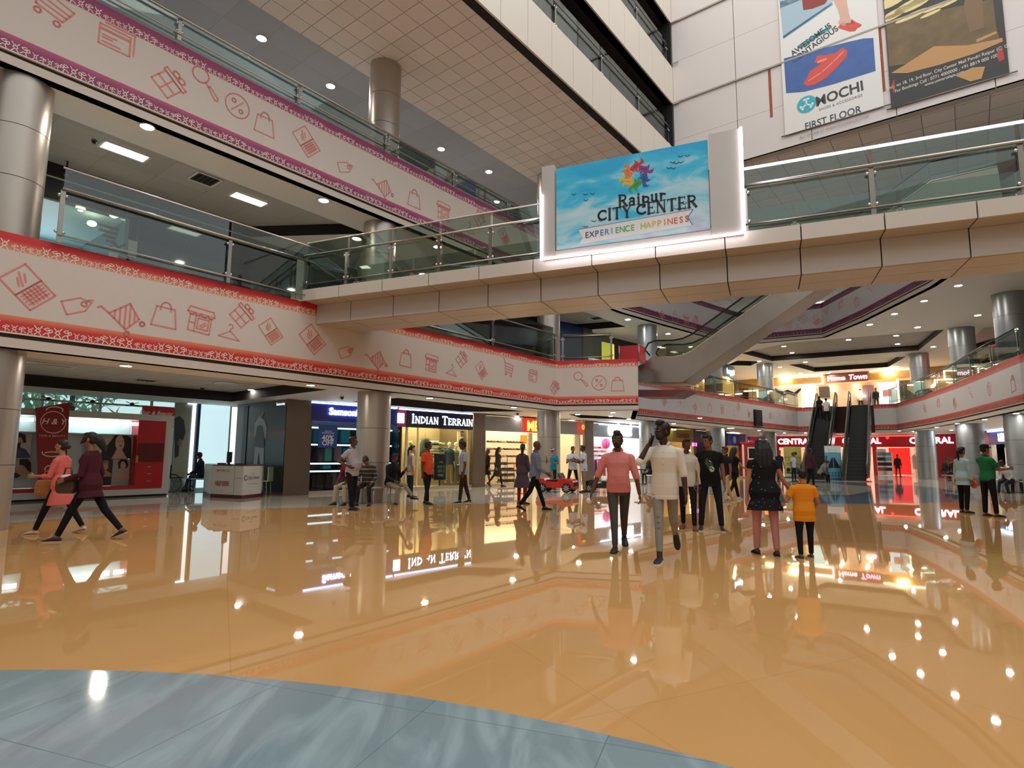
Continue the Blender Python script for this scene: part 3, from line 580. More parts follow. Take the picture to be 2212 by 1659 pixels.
# ------------------------------------------------------------------ bridge
BD = Vector((.9195, -.393)); BN_ = Vector((-.393, -.9195)); BO = Vector((-4.93, 14.49))
def BR(d, off, z): p = BO + BD * d + BN_ * off; return Vector((p.x, p.y, z))
m_beige = M('#bdb7b0', .38, .25, .5, name='beige_metal_panel'); m_beige_l = M('#d2cabf', .4, .1, .5, name='pale_metal_panel')
br = thing('bridge', 'beige metal clad footbridge crossing the atrium below the sky-blue sign', 'bridge', BR(8, -.6, 4.55))
ex, ey, ez = (BD.x, BD.y, 0), (BN_.x, BN_.y, 0), (0, 0, 1)
J0, JS = -.165, 1.235; mb = MB(); mf = MB(); ms = MB(); mu = MB()
for i in range(0, 19):
    a, b = max(J0 + i * JS, -.12) + .01, J0 + (i + 1) * JS - .01
    if i == 0: a = .02
    mb.frame(BR(0, 0, 0), ex, ey, ez, (a, -.05, 4.555), (b, 0, 5.03))
    mf.frame(BR(0, 0, 0), ex, ey, ez, (a - (.26 if i == 0 else 0), .42, 5.035), (b, .47, 5.31))
    mu.frame(BR(0, 0, 0), ex, ey, ez, (a, -.0, 5.033), (b, .43, 5.045))
    for o0, o1 in ((-.64, -.06), (-1.22, -.655)): ms.frame(BR(0, 0, 0), ex, ey, ez, (a, o0, 4.55), (b, o1, 4.58))
mb.build('side_cladding', m_beige, br); mf.build('edge_fascia', m_beige_l, br); ms.build('soffit_cladding', m_beige, br); mu.build('overhang_cladding', m_beige, br)
k = MB(); k.frame(BR(0, 0, 0), ex, ey, ez, (.0, -1.2, 4.6), (23, -.06, 5.2)); k.frame(BR(0, 0, 0), ex, ey, ez, (-.2, -1.64, 5.05), (23, .415, 5.29)); k.build('deck', M('#3c332d', .7), br)
k = MB(); k.frame(BR(0, 0, 0), ex, ey, ez, (-.26, -1.7, 5.035), (23, -1.66, 5.31)); k.build('edge_fascia', m_beige_l, br)
k = MB(); k.frame(BR(0, 0, 0), ex, ey, ez, (-.42, -1.6, 5.06), (-.28, .45, 5.3)); k.build('end_fascia', m_beige_l, br)
p = BR(-.25, .22, 5.0); po = MB(); po.frame(BR(0, 0, 0), ex, ey, ez, (-.42, .06, 5.04), (-.1, .3, 6.18)); po.build('end_post', M('#c9c6ba', .35, .2), br)
def led_on(t, P, z):
    MB().tube([v3(p, z) for p in P], .022, 6).build('rope_light', E('#fff4ff', 9, 'white_rope_light'), t, True)
railing([BR(-.05, .36, 0).xy, BR(6.28, .36, 0).xy], 5.31, 'front glass railing of the bridge, left of the sky-blue sign', .86, 1.24, .36, led_off)
railing([BR(10.06, .36, 0).xy, BR(22, .36, 0).xy], 5.31, 'front glass railing of the bridge with lit white rope, right of the sky-blue sign', .86, 1.86, .36, led_on)
railing([BR(-.05, -1.6, 0).xy, BR(22, -1.6, 0).xy], 5.31, 'rear glass railing along the far side of the bridge', .86, 1.9, .36)

# ------------------------------------------------------------------ sky-blue sign on the bridge
sg = thing('sign_board', 'sky-blue mall name sign with rainbow swirl in a beige frame on the bridge', 'sign', BR(8.1, .55, 5.23))
def sky_print():
    m, t, b = nm('sky_print'); n = t.nodes; L = t.links.new
    tc = n.new('ShaderNodeTexCoord'); mp = n.new('ShaderNodeMapping'); mp.inputs['Scale'].default_value = (.55, .55, 1.5); L(tc.outputs['Object'], mp.inputs[0])
    nz = n.new('ShaderNodeTexNoise'); nz.inputs['Scale'].default_value = 1.5; nz.inputs['Detail'].default_value = 5; nz.inputs['Distortion'].default_value = .6; L(mp.outputs[0], nz.inputs[0])
    sp = n.new('ShaderNodeSeparateXYZ'); L(tc.outputs['Object'], sp.inputs[0])
    ad = n.new('ShaderNodeMath'); ad.operation = 'MULTIPLY_ADD'; ad.inputs[1].default_value = -.18; L(sp.outputs[2], ad.inputs[0]); L(nz.outputs['Fac'], ad.inputs[2])
    cr = n.new('ShaderNodeValToRGB'); e = cr.color_ramp.elements; L(ad.outputs[0], cr.inputs[0])
    for i, (p, h) in enumerate(((.12, '#159fd0'), (.26, '#35b2d4'), (.36, '#9cc9d6'), (.47, '#b9cfd8'), (.56, '#a9b6cc'), (.62, '#b79fbc'))):
        el = e[i] if i < 2 else e.new(p); el.position = p; el.color = lin(h)
    L(cr.outputs[0], b.inputs['Base Color']); L(cr.outputs[0], b.inputs['Emission Color']); b.inputs['Emission Strength'].default_value = .12; b.inputs['Roughness'].default_value = .45
    return m
k = MB(); k.frame(BR(0, 0, 0), ex, ey, ez, (6.55, .49, 5.40), (9.48, .56, 7.12)); k.build('picture', sky_print(), sg)
k = MB(); fr = lambda a, b: k.frame(BR(0, 0, 0), ex, ey, ez, a, b)
fr((6.25, .48, 5.24), (6.52, .6, 7.2)); fr((9.5, .48, 5.24), (10.04, .6, 7.2)); fr((6.525, .48, 5.24), (9.495, .57, 5.385)); k.build('frame', m_beige, sg)
k = MB(); k.tube([BR(6.24, .615, 6.6), BR(6.24, .615, 5.235), BR(8.1, .615, 5.225), BR(10.05, .615, 5.235), BR(10.06, .615, 7.2)], .028, 6); k.build('rope_light', E('#fff4ff', 9), sg, True)
def S(u, v): return BR(6.55 + u, .563, 5.40 + v)
def S2_(u, v): return BR(6.55 + u, .566, 5.40 + v)
def SB(px, py): q = VP(px, py, BR(6.5, .563, 0).xy, BR(9, .563, 0).xy); return ((q.xy - BO).dot(BD) - 6.55, q.z - 5.40)
# swirl of six doubled petals
cx, cy = SB(1374, 379)
for a, h in ((86, '#c8232c'), (26, '#8a2a80'), (-34, '#2b4f9a'), (-94, '#3f9a3a'), (206, '#e8b420'), (146, '#e87a22')):
    mb = MB()
    for sh, ln in ((-.045, .275), (.045, .25)):
        ca, sa = cos(R(a)), sin(R(a)); up = []; dn = []
        for i in range(11):
            t_ = i / 10; r_ = .07 + ln * t_; w = .047 * sin(pi * min(1, t_ * .95 + .05)) + .002; bend = .05 * sin(t_ * 2 * pi) + sh * (.6 + .8 * t_)
            up.append((cx + ca * r_ - sa * (bend + w), cy + sa * r_ + ca * (bend + w))); dn.append((cx + ca * r_ - sa * (bend - w), cy + sa * r_ + ca * (bend - w)))
        fill(mb, S, up + dn[::-1])
    mb.build('swirl_petal', M(h, .4), sg)
def serif(mb, f, s, x, y, size, fat=1.):
    """heavy roman capitals and small letters drawn as strokes with serifs"""
    G = {'C': (.74, [(circ((.42, .5), .38, 18, R(48), R(312)), .13)], [((.68, .62), (.68, .84)), ((.68, .16), (.68, .3))]), 'I': (.36, [([(.18, 0), (.18, 1)], .15)], [((.04, .02), (.32, .02)), ((.04, .98), (.32, .98))]),
         'T': (.74, [([(.37, 0), (.37, .96)], .15), ([(.04, .95), (.70, .95)], .09)], [((.22, .02), (.52, .02)), ((.06, .78), (.06, .96)), ((.68, .78), (.68, .96))]),
         'Y': (.78, [([(.1, 1), (.4, .48)], .15), ([(.7, 1), (.4, .48)], .08), ([(.4, .48), (.4, 0)], .15)], [((.25, .02), (.55, .02)), ((0, .98), (.24, .98)), ((.58, .98), (.8, .98))]),
         'E': (.66, [([(.16, 0), (.16, 1)], .15), ([(.16, .96), (.58, .96)], .08), ([(.16, .52), (.46, .52)], .08), ([(.16, .04), (.6, .04)], .08)], [((.02, .02), (.2, .02)), ((.02, .98), (.2, .98)), ((.57, .78), (.57, .98)), ((.6, .02), (.6, .24)), ((.46, .42), (.46, .62))]),
         'N': (.82, [([(.14, 0), (.14, 1)], .08), ([(.12, 1), (.68, 0)], .15), ([(.68, 0), (.68, 1)], .08)], [((0, .02), (.28, .02)), ((0, .98), (.2, .98)), ((.55, .98), (.82, .98))]),
         'R': (.78, [([(.16, 0), (.16, 1)], .15), ([(.16, .95), (.4, .95)] + circ((.4, .74), .21, 10, pi / 2, -pi / 2) + [(.16, .5)], .1), ([(.38, .5), (.7, .02)], .15)], [((.02, .02), (.32, .02)), ((.02, .98), (.2, .98)), ((.6, .02), (.8, .02))]),
         'D': (.82, [([(.16, 0), (.16, 1)], .15), ([(.16, .95), (.36, .95)] + circ((.36, .5), .38, 14, R(80), R(-80)) + [(.16, .05)], .12)], [((.02, .02), (.2, .02)), ((.02, .98), (.2, .98))]),
         'A': (.8, [([(.12, 0), (.4, .98)], .08), ([(.4, .98), (.68, 0)], .15), ([(.22, .34), (.58, .34)], .07)], [((0, .02), (.24, .02)), ((.54, .02), (.82, .02))]),
         'a': (.56, [(circ((.24, .18), .16, 14), .1), ([(.42, 0), (.42, .42)] + circ((.26, .44), .16, 8, 0, R(160)), .12)], [((.4, .02), (.54, .02))]), 'i': (.32, [([(.16, 0), (.16, .6)], .13), ([(.16, .76), (.16, .86)], .13)], [((.03, .02), (.29, .02)), ((.03, .58), (.18, .58))]),
         'p': (.62, [([(.15, -.28), (.15, .6)], .13), (circ((.33, .3), .22, 16), .11)], [((.02, -.27), (.3, -.27)), ((.02, .58), (.16, .58))]), 'u': (.62, [([(.14, .6), (.14, .2)] + circ((.3, .2), .16, 8, pi, 2 * pi) + [(.46, .6)], .12), ([(.46, .6), (.46, 0)], .13)], [((.02, .58), (.16, .58)), ((.34, .58), (.48, .58)), ((.46, .02), (.6, .02))]),
         'r': (.48, [([(.14, 0), (.14, .6)], .13), ([(.16, .36)] + circ((.32, .36), .17, 6, R(150), R(40)), .11)], [((.01, .02), (.28, .02)), ((.01, .58), (.16, .58))]), ' ': (.3, [], [])}
    for ch in s:
        w, st, se = G[ch]
        for pts, wd_ in st: stroke(mb, f, [(x + p[0] * size, y + p[1] * size) for p in pts], wd_ * size * fat)
        for a, b in se: stroke(mb, f, [(x + a[0] * size, y + a[1] * size), (x + b[0] * size, y + b[1] * size)], .05 * size)
        x += (w + .06) * size
    return x
mb = MB(); x0, y0 = SB(1335, 443); serif(mb, S2_, 'Raipur', x0, y0 - .05, .245, 1.25); x0, y0 = SB(1292, 477); serif(mb, S2_, 'CITY CENTER', x0, y0 - .02, .235, 1.25); mb.build('lettering', M('#23272c', .5), sg)
rb = [SB(1249, 496), SB(1497, 452), SB(1486, 470), SB(1496, 486), SB(1251, 528), SB(1259, 513)]
mb = MB(); fill(mb, S, rb); mb.build('ribbon_print', M('#e6e6e6', .45), sg)
mb = MB(); stroke(mb, S2_, [rb[1], rb[2], rb[3]], .012); stroke(mb, S2_, [rb[0], rb[1]], .008); mb.build('ribbon_edge', M('#2b5da8', .5), sg)
word = 'EXPERIENCE HAPPINESS'; cols = ['#2a2f80', '#2a3a90', '#2b4a9a', '#2c62ac', '#2f7fb8', '#2f96b4', '#34a39a', '#38a878', '#3fae58', '#57b446', '', '#a6c034', '#c9c22c', '#e3b728', '#e59c28', '#e38426', '#de6a26', '#d65226', '#cc3c26', '#c02a26']
a0, b0 = SB(1268, 514); a1, b1 = SB(1484, 479)
for i, ch in enumerate(word):
    if ch != ' ':
        mb = MB(); q = i / (len(word) - 1); letter(mb, S2_, ch, a0 + (a1 - a0) * q, b0 + (b1 - b0) * q, .17, .008, .9); mb.build('lettering', M(cols[i], .5), sg)
mb = MB()
for px, py in ((1240, 421), (1265, 421), (1280, 420), (1266, 434), (1470, 339), (1485, 338), (1453, 352), (1461, 354), (1471, 352), (1445, 364), (1455, 365), (1478, 441), (1461, 452), (1468, 454), (1479, 452), (1283, 479), (1298, 478), (1265, 491)):
    a, b = SB(px, py); stroke(mb, S2_, [(a - .045, b + .03), (a, b), (a + .045, b + .02)], .014)
mb.build('bird_print', M('#3f5a72', .6), sg)
# ================================================================== ceiling fittings
m_lens = E('#fff6ea', 320, 'downlight_lens'); m_trim = M('#e3e0da', .4)
def downlight(loc, r, label, group):
    t = thing('downlight', label, 'ceiling light', loc, group); x, y, z = loc
    mb = MB(); mb.lathe((x, y, z), [(r * 1.22, 0), (r * 1.22, -.015), (r, -.02), (r, 0)], 20); mb.build('trim_ring', m_trim, t, True)
    MB().cyl((x, y), r * .97, z - .016, z - .008, 20).build('lens', m_lens, t); return t
def downlights(pts, z, r, label, group):
    first = None
    for p in pts:
        q = Z(p[0], p[1], z - .012); q.z = z - .003
        if first is None: first = downlight(q, r, label, group); o0 = q
        else: copy_tree(first, q - o0)
downlights([(272, 790), (671, 832), (928, 860), (1110, 880), (1117, 899), (1248, 895), (1319, 899), (1324, 891), (1235, 908), (1358, 905), (1455, 915), (1512, 903), (1575, 925), (1582, 925), (1640, 930), (1694, 935), (1740, 935), (1942, 931), (1973, 932), (2024, 923), (2055, 929), (2068, 915), (2127, 906), (2195, 893)], S1, .1, 'round white recessed downlight in the ground floor ceiling', 'downlights of the ground floor ceiling')
downlights([(318, 274), (699, 433), (945, 533), (1229, 706), (1356, 690), (1118, 732), (1443, 721), (2070, 617), (2173, 633), (1996, 650), (1932, 678), (2112, 681), (1879, 701), (1982, 707), (2016, 749), (1640, 780), (1740, 782), (1685, 793), (1938, 792), (1730, 806), (1789, 806), (1583, 799), (1640, 812)], S2, .125, 'round white recessed downlight in the flat painted part of the first floor ceiling', 'downlights of the first floor ceiling')
downlights([(1878, 715), (1936, 725), (1939, 743), (1833, 734), (1693, 748), (1711, 762), (1899, 769), (1765, 795), (1879, 788)], S2 + .345, .125, 'round white downlight in a raised tiled tray of the first floor ceiling', 'downlights of the tiled trays')
downlights([(543, 842)], S1 + .315, .1, 'lone round downlight in the raised tiled tray above the help desk', 'tray downlight near the help desk')
downlights([(565, 83), (714, 186), (953, 322), (1056, 371), (1073, 436)], S3 + .115, .13, 'round bluish white downlight in the dim second floor ceiling', 'downlights of the dim second floor ceiling')
def square_fit(name, label, cat, px, py, z, sx, sy, mat_in, slats=0, group=None):
    q = Z(px, py, z); t = thing(name, label, cat, (q.x, q.y, z), group); a = R(52.3)
    mb = MB()
    for i, j, w, h in ((0, sy / 2, sx, .05), (0, -sy / 2, sx, .05), (sx / 2, 0, .05, sy), (-sx / 2, 0, .05, sy)):
        mb.box((q.x + i * cos(a) - j * sin(a), q.y + i * sin(a) + j * cos(a), z - .012), (w, h, .02), a)
    mb.build('frame', m_trim, t)
    MB().box((q.x, q.y, z - .004), (sx - .06, sy - .06, .006), a).build('diffuser' if not slats else 'backing', mat_in, t)
    for k in range(slats):
        i = (k + .5) / slats * sx - sx / 2; MB().box((q.x + i * cos(a), q.y + i * sin(a), z - .012), (.02, sy - .06, .012), a).build('slat', M('#57524b', .6), t)
m_troff = E('#fff8ea', 14, 'troffer_diffuser')
square_fit('ceiling_panel_light', 'lit rectangular light panel in the first floor ceiling, nearer the left column', 'ceiling light', 270, 327, S2 + .34, .95, .42, m_troff)
square_fit('ceiling_panel_light', 'lit rectangular light panel in the first floor ceiling, nearer the bridge', 'ceiling light', 538, 430, S2 + .34, .95, .42, m_troff)
square_fit('ceiling_panel_light', 'dim rectangular light panel in the ground floor tray, beside the left column', 'ceiling light', 105, 787, S1 + .31, 1.0, .42, M('#a08a68', .4))
square_fit('ceiling_panel_light', 'dim rectangular light panel in the ground floor tray, above the help desk', 'ceiling light', 505, 829, S1 + .31, 1.0, .42, M('#b09a78', .4))
for px, py, lb in ((443, 387, 'left of the bridge, nearer the purple banner'), (356, 441, 'left of the bridge, nearer the shops'), (880, 546, 'seen through the bridge railing'), (1288, 687, 'right of the bridge column')):
    square_fit('air_vent', 'dark square vent in the first floor ceiling, %s' % lb, 'vent', px, py, S2 + .34, .6, .6, M('#15120f', .8), 5)
square_fit('air_vent', 'grey square air vent in the ground floor tray, right of the left column', 'vent', 315, 821, S1 + .31, .6, .6, M('#3a3631', .8), 5)
def sprinkler(px, py, z, ln, lb):
    q = Z(px, py, z); t = thing('sprinkler', lb, 'sprinkler', (q.x, q.y, z)); MB().tube([(q.x, q.y, z), (q.x, q.y, z - ln)], .022, 6).build('pipe', M('#2c2926', .6), t, True)
    MB().cyl(q.xy, .05, z - ln - .03, z - ln, 10).build('head', M('#8c857a', .4, .6), t, True)
sprinkler(146, 348, S2 + .34, .35, 'dark hanging sprinkler pipe in the first floor ceiling, near the left column')
sprinkler(519, 482, S2 + .34, .3, 'dark hanging sprinkler pipe in the first floor ceiling, near the bridge')
for px, py, z, lb in ((204, 303, S2 + .34, 'small dark ceiling camera left of the lit panel'), (1118, 892, S1, 'small dome camera on the ceiling beside the grey-fronted shoe shop'), (1185, 893, S1, 'small dome camera on the ceiling at the column by the red toy car'), (437, 838, S1 + .31, 'small dark dome camera in the tray above the help desk'), (739, 857, S1, 'small dark dome camera on the ceiling left of the bench column')):
    q = Z(px, py, z); t = thing('dome_camera', lb, 'camera', (q.x, q.y, z)); mb = MB(); mb.cyl(q.xy, .06, z - .03, z, 14); mb.build('mount', M('#6b655d', .5), t, True); mb = MB(); mb.ell((q.x, q.y, z - .04), (.05, .05, .05), 12, 8); mb.build('dome', M('#14110f', .15), t, True)

# ================================================================== shops along the left side, ground floor
LP = Path([(-7.2, 19.0), (-6.65, 19.7), (-1.2, 25.2), (3.65, 29.6), (10.8, 37.0), (17, 43), (20.5, 51.5)])
CP = Path([(20.5, 51.76), (34.5, 40.95)])
RP = Path([(32.4, 42.4), (30.2, 37.2), (28.0, 31.4), (26, 25.5)])
WP = Path([PL(-9, -4.7), PL(30, -4.7)])                       # first floor shop wall of the left wing
def sx_(path, px, d=0.): return path.hitd(px, d)[1]
def zy(path, px, py): return path.hit(px, py)[2]
m_brown = M('#6a5a4c', .35, .15, name='brown_metal_cladding'); m_wh = M('#e8e4dc', .5); m_offw = M('#d9d2c4', .6); m_black = M('#151416', .4)
def panel(path, px0, px1, z0, z1, d, th, mat, name, parent, col=None):
    """flat slab on a shop line between two image columns; d = metres in front of the line"""
    s0, s1 = sx_(path, px0, d), sx_(path, px1, d); return panel_s(path, s0, s1, z0, z1, d, th, mat, name, parent)
def panel_s(path, s0, s1, z0, z1, d, th, mat, name, parent):
    n = max(1, int((s1 - s0) / 1.2)); P = [path.at(s0 + (s1 - s0) * i / n, d) for i in range(n + 1)]
    return MB().ribbon(P, z0, z1, th, 1).build(name, mat, parent)
def gxy(path, s, d): return path.at(s, d)
def sign_f(path, s0, d): return lambda u, v, s0=s0: v3(path.at(s0 + u, d), v)
def shop(label, path, px0, px1, zf, zt, zs, wallmat, depth=3.0, glass=True, light='#fff0d8', ls=10., backmat=None, floor=True, lights=2):
    s0, s1 = sx_(path, px0), sx_(path, px1); m_ = (s0 + s1) / 2; t = thing('shop', label, 'shop', v3(path.at(m_, 0), zf))
    panel_s(path, s0, s1, zf, zt, -depth, .1, backmat or wallmat, 'back_wall', t)
    for s in (s0 + .02, s1 - .02): MB().ribbon([path.at(s, -.1), path.at(s, -depth)], zf, zt, .06, 1 if s == s0 + .02 else -1).build('side_wall', wallmat, t)
    a, b, c, d_ = path.at(s0, -.05), path.at(s1, -.05), path.at(s1, -depth), path.at(s0, -depth)
    MB().add([v3(q, zt - .05) for q in (a, b, c, d_)], [(0, 1, 2, 3)]).build('shop_ceiling', m_wh, t)
    MB().add([v3(q, zf + .012) for q in (a, b, c, d_)], [(3, 2, 1, 0)]).build('shop_floor', M('#b9a68c', .25), t) if floor else None
    for k in range(lights):
        dd = -.5 - k * (depth - 1.0) / max(1, lights - 1) if lights > 1 else -depth / 2
        panel_s(path, s0 + .15, s1 - .15, zt - .09, zt - .055, dd, .16, E(light, ls), 'strip_light', t)
    if glass: panel_s(path, s0, s1, zf + .1, zs, -.03, .015, m_glass_hi, 'window_glass', t)
    panel_s(path, s0, s1, zf, zf + .1, -.02, .1, M('#b8ab98', .4), 'plinth', t)
    return t, s0, s1
# lobby return wall with the suitcase poster, brown pillars
PB = Path([(-9.9, 21.25), (-7.2, 19.0)])
t = thing('wall_poster', 'tall dark poster of a person wearing a grey backpack, left of the luggage shop', 'poster', v3(PB.at(2.2), .1))
panel(PB, 531, 613, .1, 2.95, .03, .05, zramp('poster_sky', [(.1, '#23282c'), (1.4, '#2c3236'), (1.75, '#4a4a4e'), (2.0, '#7b5f58'), (2.15, '#54585c'), (2.95, '#4c5054')], .3), 'board', t)
f = lambda px, py: (lambda h: v3(PB.at(h[1], .04), h[2]))(PB.hit(px, py))
mb = MB(); mb.add([f(*p) for p in ((563, 897), (559, 905), (553, 915), (551, 942), (555, 946), (561, 938), (572, 940), (577, 950), (579, 925), (574, 908), (567, 902))], [tuple(range(11))]); mb.add([f(*p) for p in ((553, 965), (549, 1020), (556, 1020), (562, 975), (565, 1015), (571, 1015), (573, 968))], [tuple(range(7))]); mb.build('person_print', M('#b9c0c6', .4), t)
f_ = lambda px, py: f(px, py) + Vector((0, -.006, 0))
mb = MB(); mb.add([f_(*p) for p in ((558, 922), (563, 918), (570, 921), (573, 940), (573, 966), (556, 964), (553, 948))], [tuple(range(7))]); mb.build('backpack_print', M('#3c464b', .4), t)
mb = MB(); mb.add([f_(*p) for p in ((566, 893), (569, 889), (573, 890), (572, 896), (567, 903), (563, 902))], [tuple(range(6))]); mb.build('head_print', M('#8d8178', .4), t)
sp_ = sx_(PB, 603); mb = MB(); letter(mb, sign_f(PB, sp_, .045), 'Samsonite', 0, zy(PB, 603, 876), .13, .012); mb.build('lettering', E('#eef4ff', 1.5), t)
panel(PB, 521, 530, .05, 2.98, .05, .06, m_black, 'side_frame', t)
MB().ribbon([PB.at(0, 0), PB.at(PB.L[-1], 0)], 0, S1, .2, 1).build('wall_return', m_brown)['kind'] = 'structure'
for i, (a, b) in enumerate(((614, 669), (1021, 1047), (1263, 1281), (1497, 1503))):
    s0, s1 = sx_(LP, a), sx_(LP, b); o = panel_s(LP, s0, s1, 0, S1, .05, .5 if i else .04, m_brown, 'trim_%d' % (10 + i), None); struct(o)
def lampbit(px, py, d=.09):
    h = LP.hit(px, py); mb = MB(); p = LP.at(h[1], d); mb.box((p.x, p.y, h[2]), (.16, .05, .025), R(45)); return mb
# ---- luggage shop
t, s0, s1 = shop('luggage shop with deep blue sign and shelves of coloured suitcases', LP, 669, 862, 0, S1, 2.42, M('#22344a', .5), 1.5, True, '#dff2ff', 9, M('#1c2a44', .5))
panel(LP, 669, 856, 2.42, S1 - .02, .06, .12, M('#1a2a86', .4), 'sign_board', t)
panel(LP, 669, 856, S1 - .07, S1 - .02, .09, .03, E('#bcd4ff', 5), 'sign_light', t)
mb = MB(); a = sx_(LP, 693); b = sx_(LP, 793); letter(mb, sign_f(LP, (a + b) / 2, .075), 'Samsonite', 0, 2.66, (b - a) / 5.3, .02, 1.0, depth=(.02, -.03, 0)); mb.build('lettering', E('#f2f6ff', 7), t)
SHZ = [(1.62, '#cfe0ea'), (.98, '#cfe0ea'), (.72, '#cfe0ea'), (2.2, '#cfe0ea')]
for z, h in SHZ: panel_s(LP, s0 + .1, s1 - .1, z, z + .035, -.35, .9, M(h, .3), 'shelf', t); panel_s(LP, s0 + .1, s1 - .1, z - .01, z + .045, -.34, .02, E('#e4f2ff', 2.2), 'shelf_light', t)
def suitcase(s, z, w, h, dpt, col, label, d=-.75, path=LP):
    c = path.at(s, d); tn = (path.at(s + .1, d) - c).normalized(); nr = Vector((tn.y, -tn.x)); t = thing('suitcase', label, 'suitcase', v3(c, z), 'suitcases in the luggage shop')
    e = ((tn.x, tn.y, 0), (nr.x, nr.y, 0), (0, 0, 1)); mb = MB(); mb.frame(v3(c, z), *e, (-w / 2, -dpt / 2, .05), (w / 2, dpt / 2, h)); mb.build('shell', M(col, .28), t, False, .05)
    r = MB()
    for k in range(4): r.frame(v3(c, z), *e, (-w / 2 + w * (k + .6) / 4.4, dpt / 2 - .004, .1), (-w / 2 + w * (k + .85) / 4.4, dpt / 2 + .012, h - .05))
    r.build('rib', M(col, .35), t)
    mb = MB(); P = [v3(c + tn * x, z + q) for x, q in ((-w * .2, h - .01), (-w * .2, h + .06), (w * .2, h + .06), (w * .2, h - .01))]; mb.tube(P, .012, 6); mb.build('handle', M('#2a2d33', .4), t, True)
    for x in (-.4, .4): q = c + tn * (w * x); wb = MB(); wb.disc(v3(q + nr * (dpt * .3), z + .028), (tn.x, tn.y, 0), .028, .03, 10); wb.build('wheel', m_black, t, True)
zc = [('#3fa9b0', 'teal'), ('#3f9fb5', 'blue-teal'), ('#20242a', 'black'), ('#6e5560', 'plum'), ('#7fb9b4', 'mint'), ('#b58496', 'dusty pink'), ('#2f8fa6', 'teal blue'), ('#3a2630', 'dark maroon'), ('#b187a0', 'mauve'), ('#2f7fae', 'blue')]
def px_suit(px0, px1, z, h, ci, lb, dp=.26, d=-.75):
    a, b = sx_(LP, px0, d), sx_(LP, px1, d); suitcase((a + b) / 2, z, b - a, h, dp, zc[ci][0], '%s ribbed suitcase %s' % (zc[ci][1], lb), d)
px_suit(671, 682, 1.655, .5, 0, 'left of the 40% off poster, second shelf'); px_suit(731, 752, 1.655, .55, 1, 'right of the 40% off poster, second shelf'); px_suit(754, 774, 1.655, .55, 2, 'on the second shelf beside the bench column')
px_suit(683, 696, 1.015, .5, 3, 'on the third shelf below the 40% off poster'); px_suit(698, 714, 1.015, .52, 4, 'on the third shelf below the poster, second from left'); px_suit(719, 735, 1.015, .58, 5, 'on the third shelf, right of the mint one'); px_suit(737, 752, 1.015, .54, 6, 'on the third shelf behind the standing person in grey')
px_suit(673, 700, .11, .56, 7, 'on the shop floor at the left'); px_suit(702, 718, .11, .48, 7, 'on the shop floor, second from left', .3, -.55); px_suit(714, 727, .11, .6, 8, 'on the shop floor beside the blue one', .26, -.85); px_suit(729, 741, .11, .6, 9, 'on the shop floor, rightmost low one'); px_suit(694, 713, .755, .18, 0, 'lying on the low shelf', .3)
px_suit(760, 775, 1.015, .5, 9, 'on the third shelf beside the bench column')
a, b = sx_(LP, 685), sx_(LP, 726); ps = thing('window_poster', 'blue poster reading 40% off in the luggage shop window', 'poster', v3(LP.at((a + b) / 2, .03), 1.3))
panel_s(LP, a, b, zy(LP, 705, 967), zy(LP, 705, 918), .03, .012, M('#27509e', .45), 'sheet', ps); mb = MB(); f = sign_f(LP, (a + b) / 2, .036)
letter(mb, f, '40%', 0, zy(LP, 705, 951.5), .26, .02); letter(mb, f, 'OFF', 0, zy(LP, 705, 962), .24, .022); letter(mb, f, 'END OF', 0, zy(LP, 705, 933), .07, .004); letter(mb, f, 'SEASON SALE', 0, zy(LP, 705, 937), .075, .005); mb.build('lettering', M('#e6ecf4', .5), ps)
# ---- magenta sign beside
t = thing('sign_board', 'magenta sign with white letter block behind the bench column', 'sign', v3(LP.at(sx_(LP, 866), .1), 2.4)); panel(LP, 856, 875.5, 2.36, 3.02, .08, .12, M('#a53a72', .5), 'board', t); panel(LP, 857, 871, 2.5, 2.86, .1, .02, E('#fff2fb', 6), 'lit_block', t)
# ---- menswear shop
t, s0, s1 = shop('menswear shop with dark navy sign, mannequins and folded shirts in its window', LP, 870, 1021, 0, S1, 2.38, M('#5b4a38', .6), 2.2, True, '#ffdf9f', 60, M('#8a7a66', .7), lights=3)
panel(LP, 876, 1021, 2.36, 3.04, .08, .14, M('#1d1a33', .4), 'sign_board', t); panel(LP, 860, 1021, 3.0, 3.05, .1, .03, E('#c8d6ff', 5), 'sign_light', t)
mb = MB(); a, b = sx_(LP, 884), sx_(LP, 1018)
def sml(s, x, z, H, k):
    for i, w in enumerate(s.split(' ')):
        x = serif(mb, fN, w[0], x, z, H); x = serif(mb, fN, w[1:], x, z, H * .78) + H * .45
    return x
fN = sign_f(LP, 0, .1); W_ = sml('INDIAN TERRAIN', 0, 5, .3, 1); mb = MB(); k_ = (b - a) / (W_ - .13); fN = (lambda u, v: v3(LP.at(a + u * k_, .1), 2.52 + (v - 5) * 1.12)); sml('INDIAN TERRAIN', 0, 5, .3, 1); mb.build('lettering', E('#dff0ff', 6), t)
for i, z in enumerate((.62, .92, 1.2, 1.46, 1.72)): panel(LP, 934, 958, z, z + .03, -1.0, .4, M('#2c2620', .5), 'shelf', t)
panel(LP, 876, 880, .1, 2.36, .0, .06, M('#e8d9b0', .4), 'window_mullion', t); panel(LP, 901, 903, .1, 2.36, .0, .06, M('#f0e2c0', .4), 'window_mullion', t)
panel(LP, 1010, 1014, .1, 2.36, .0, .06, M('#c9a878', .4), 'window_mullion', t)
cl = [('#dfe3e6', 'white'), ('#8fa3b5', 'light blue'), ('#4a607a', 'mid blue'), ('#e6e6e2', 'white'), ('#35465a', 'navy'), ('#9fb0bc', 'light blue')]; kk = 0
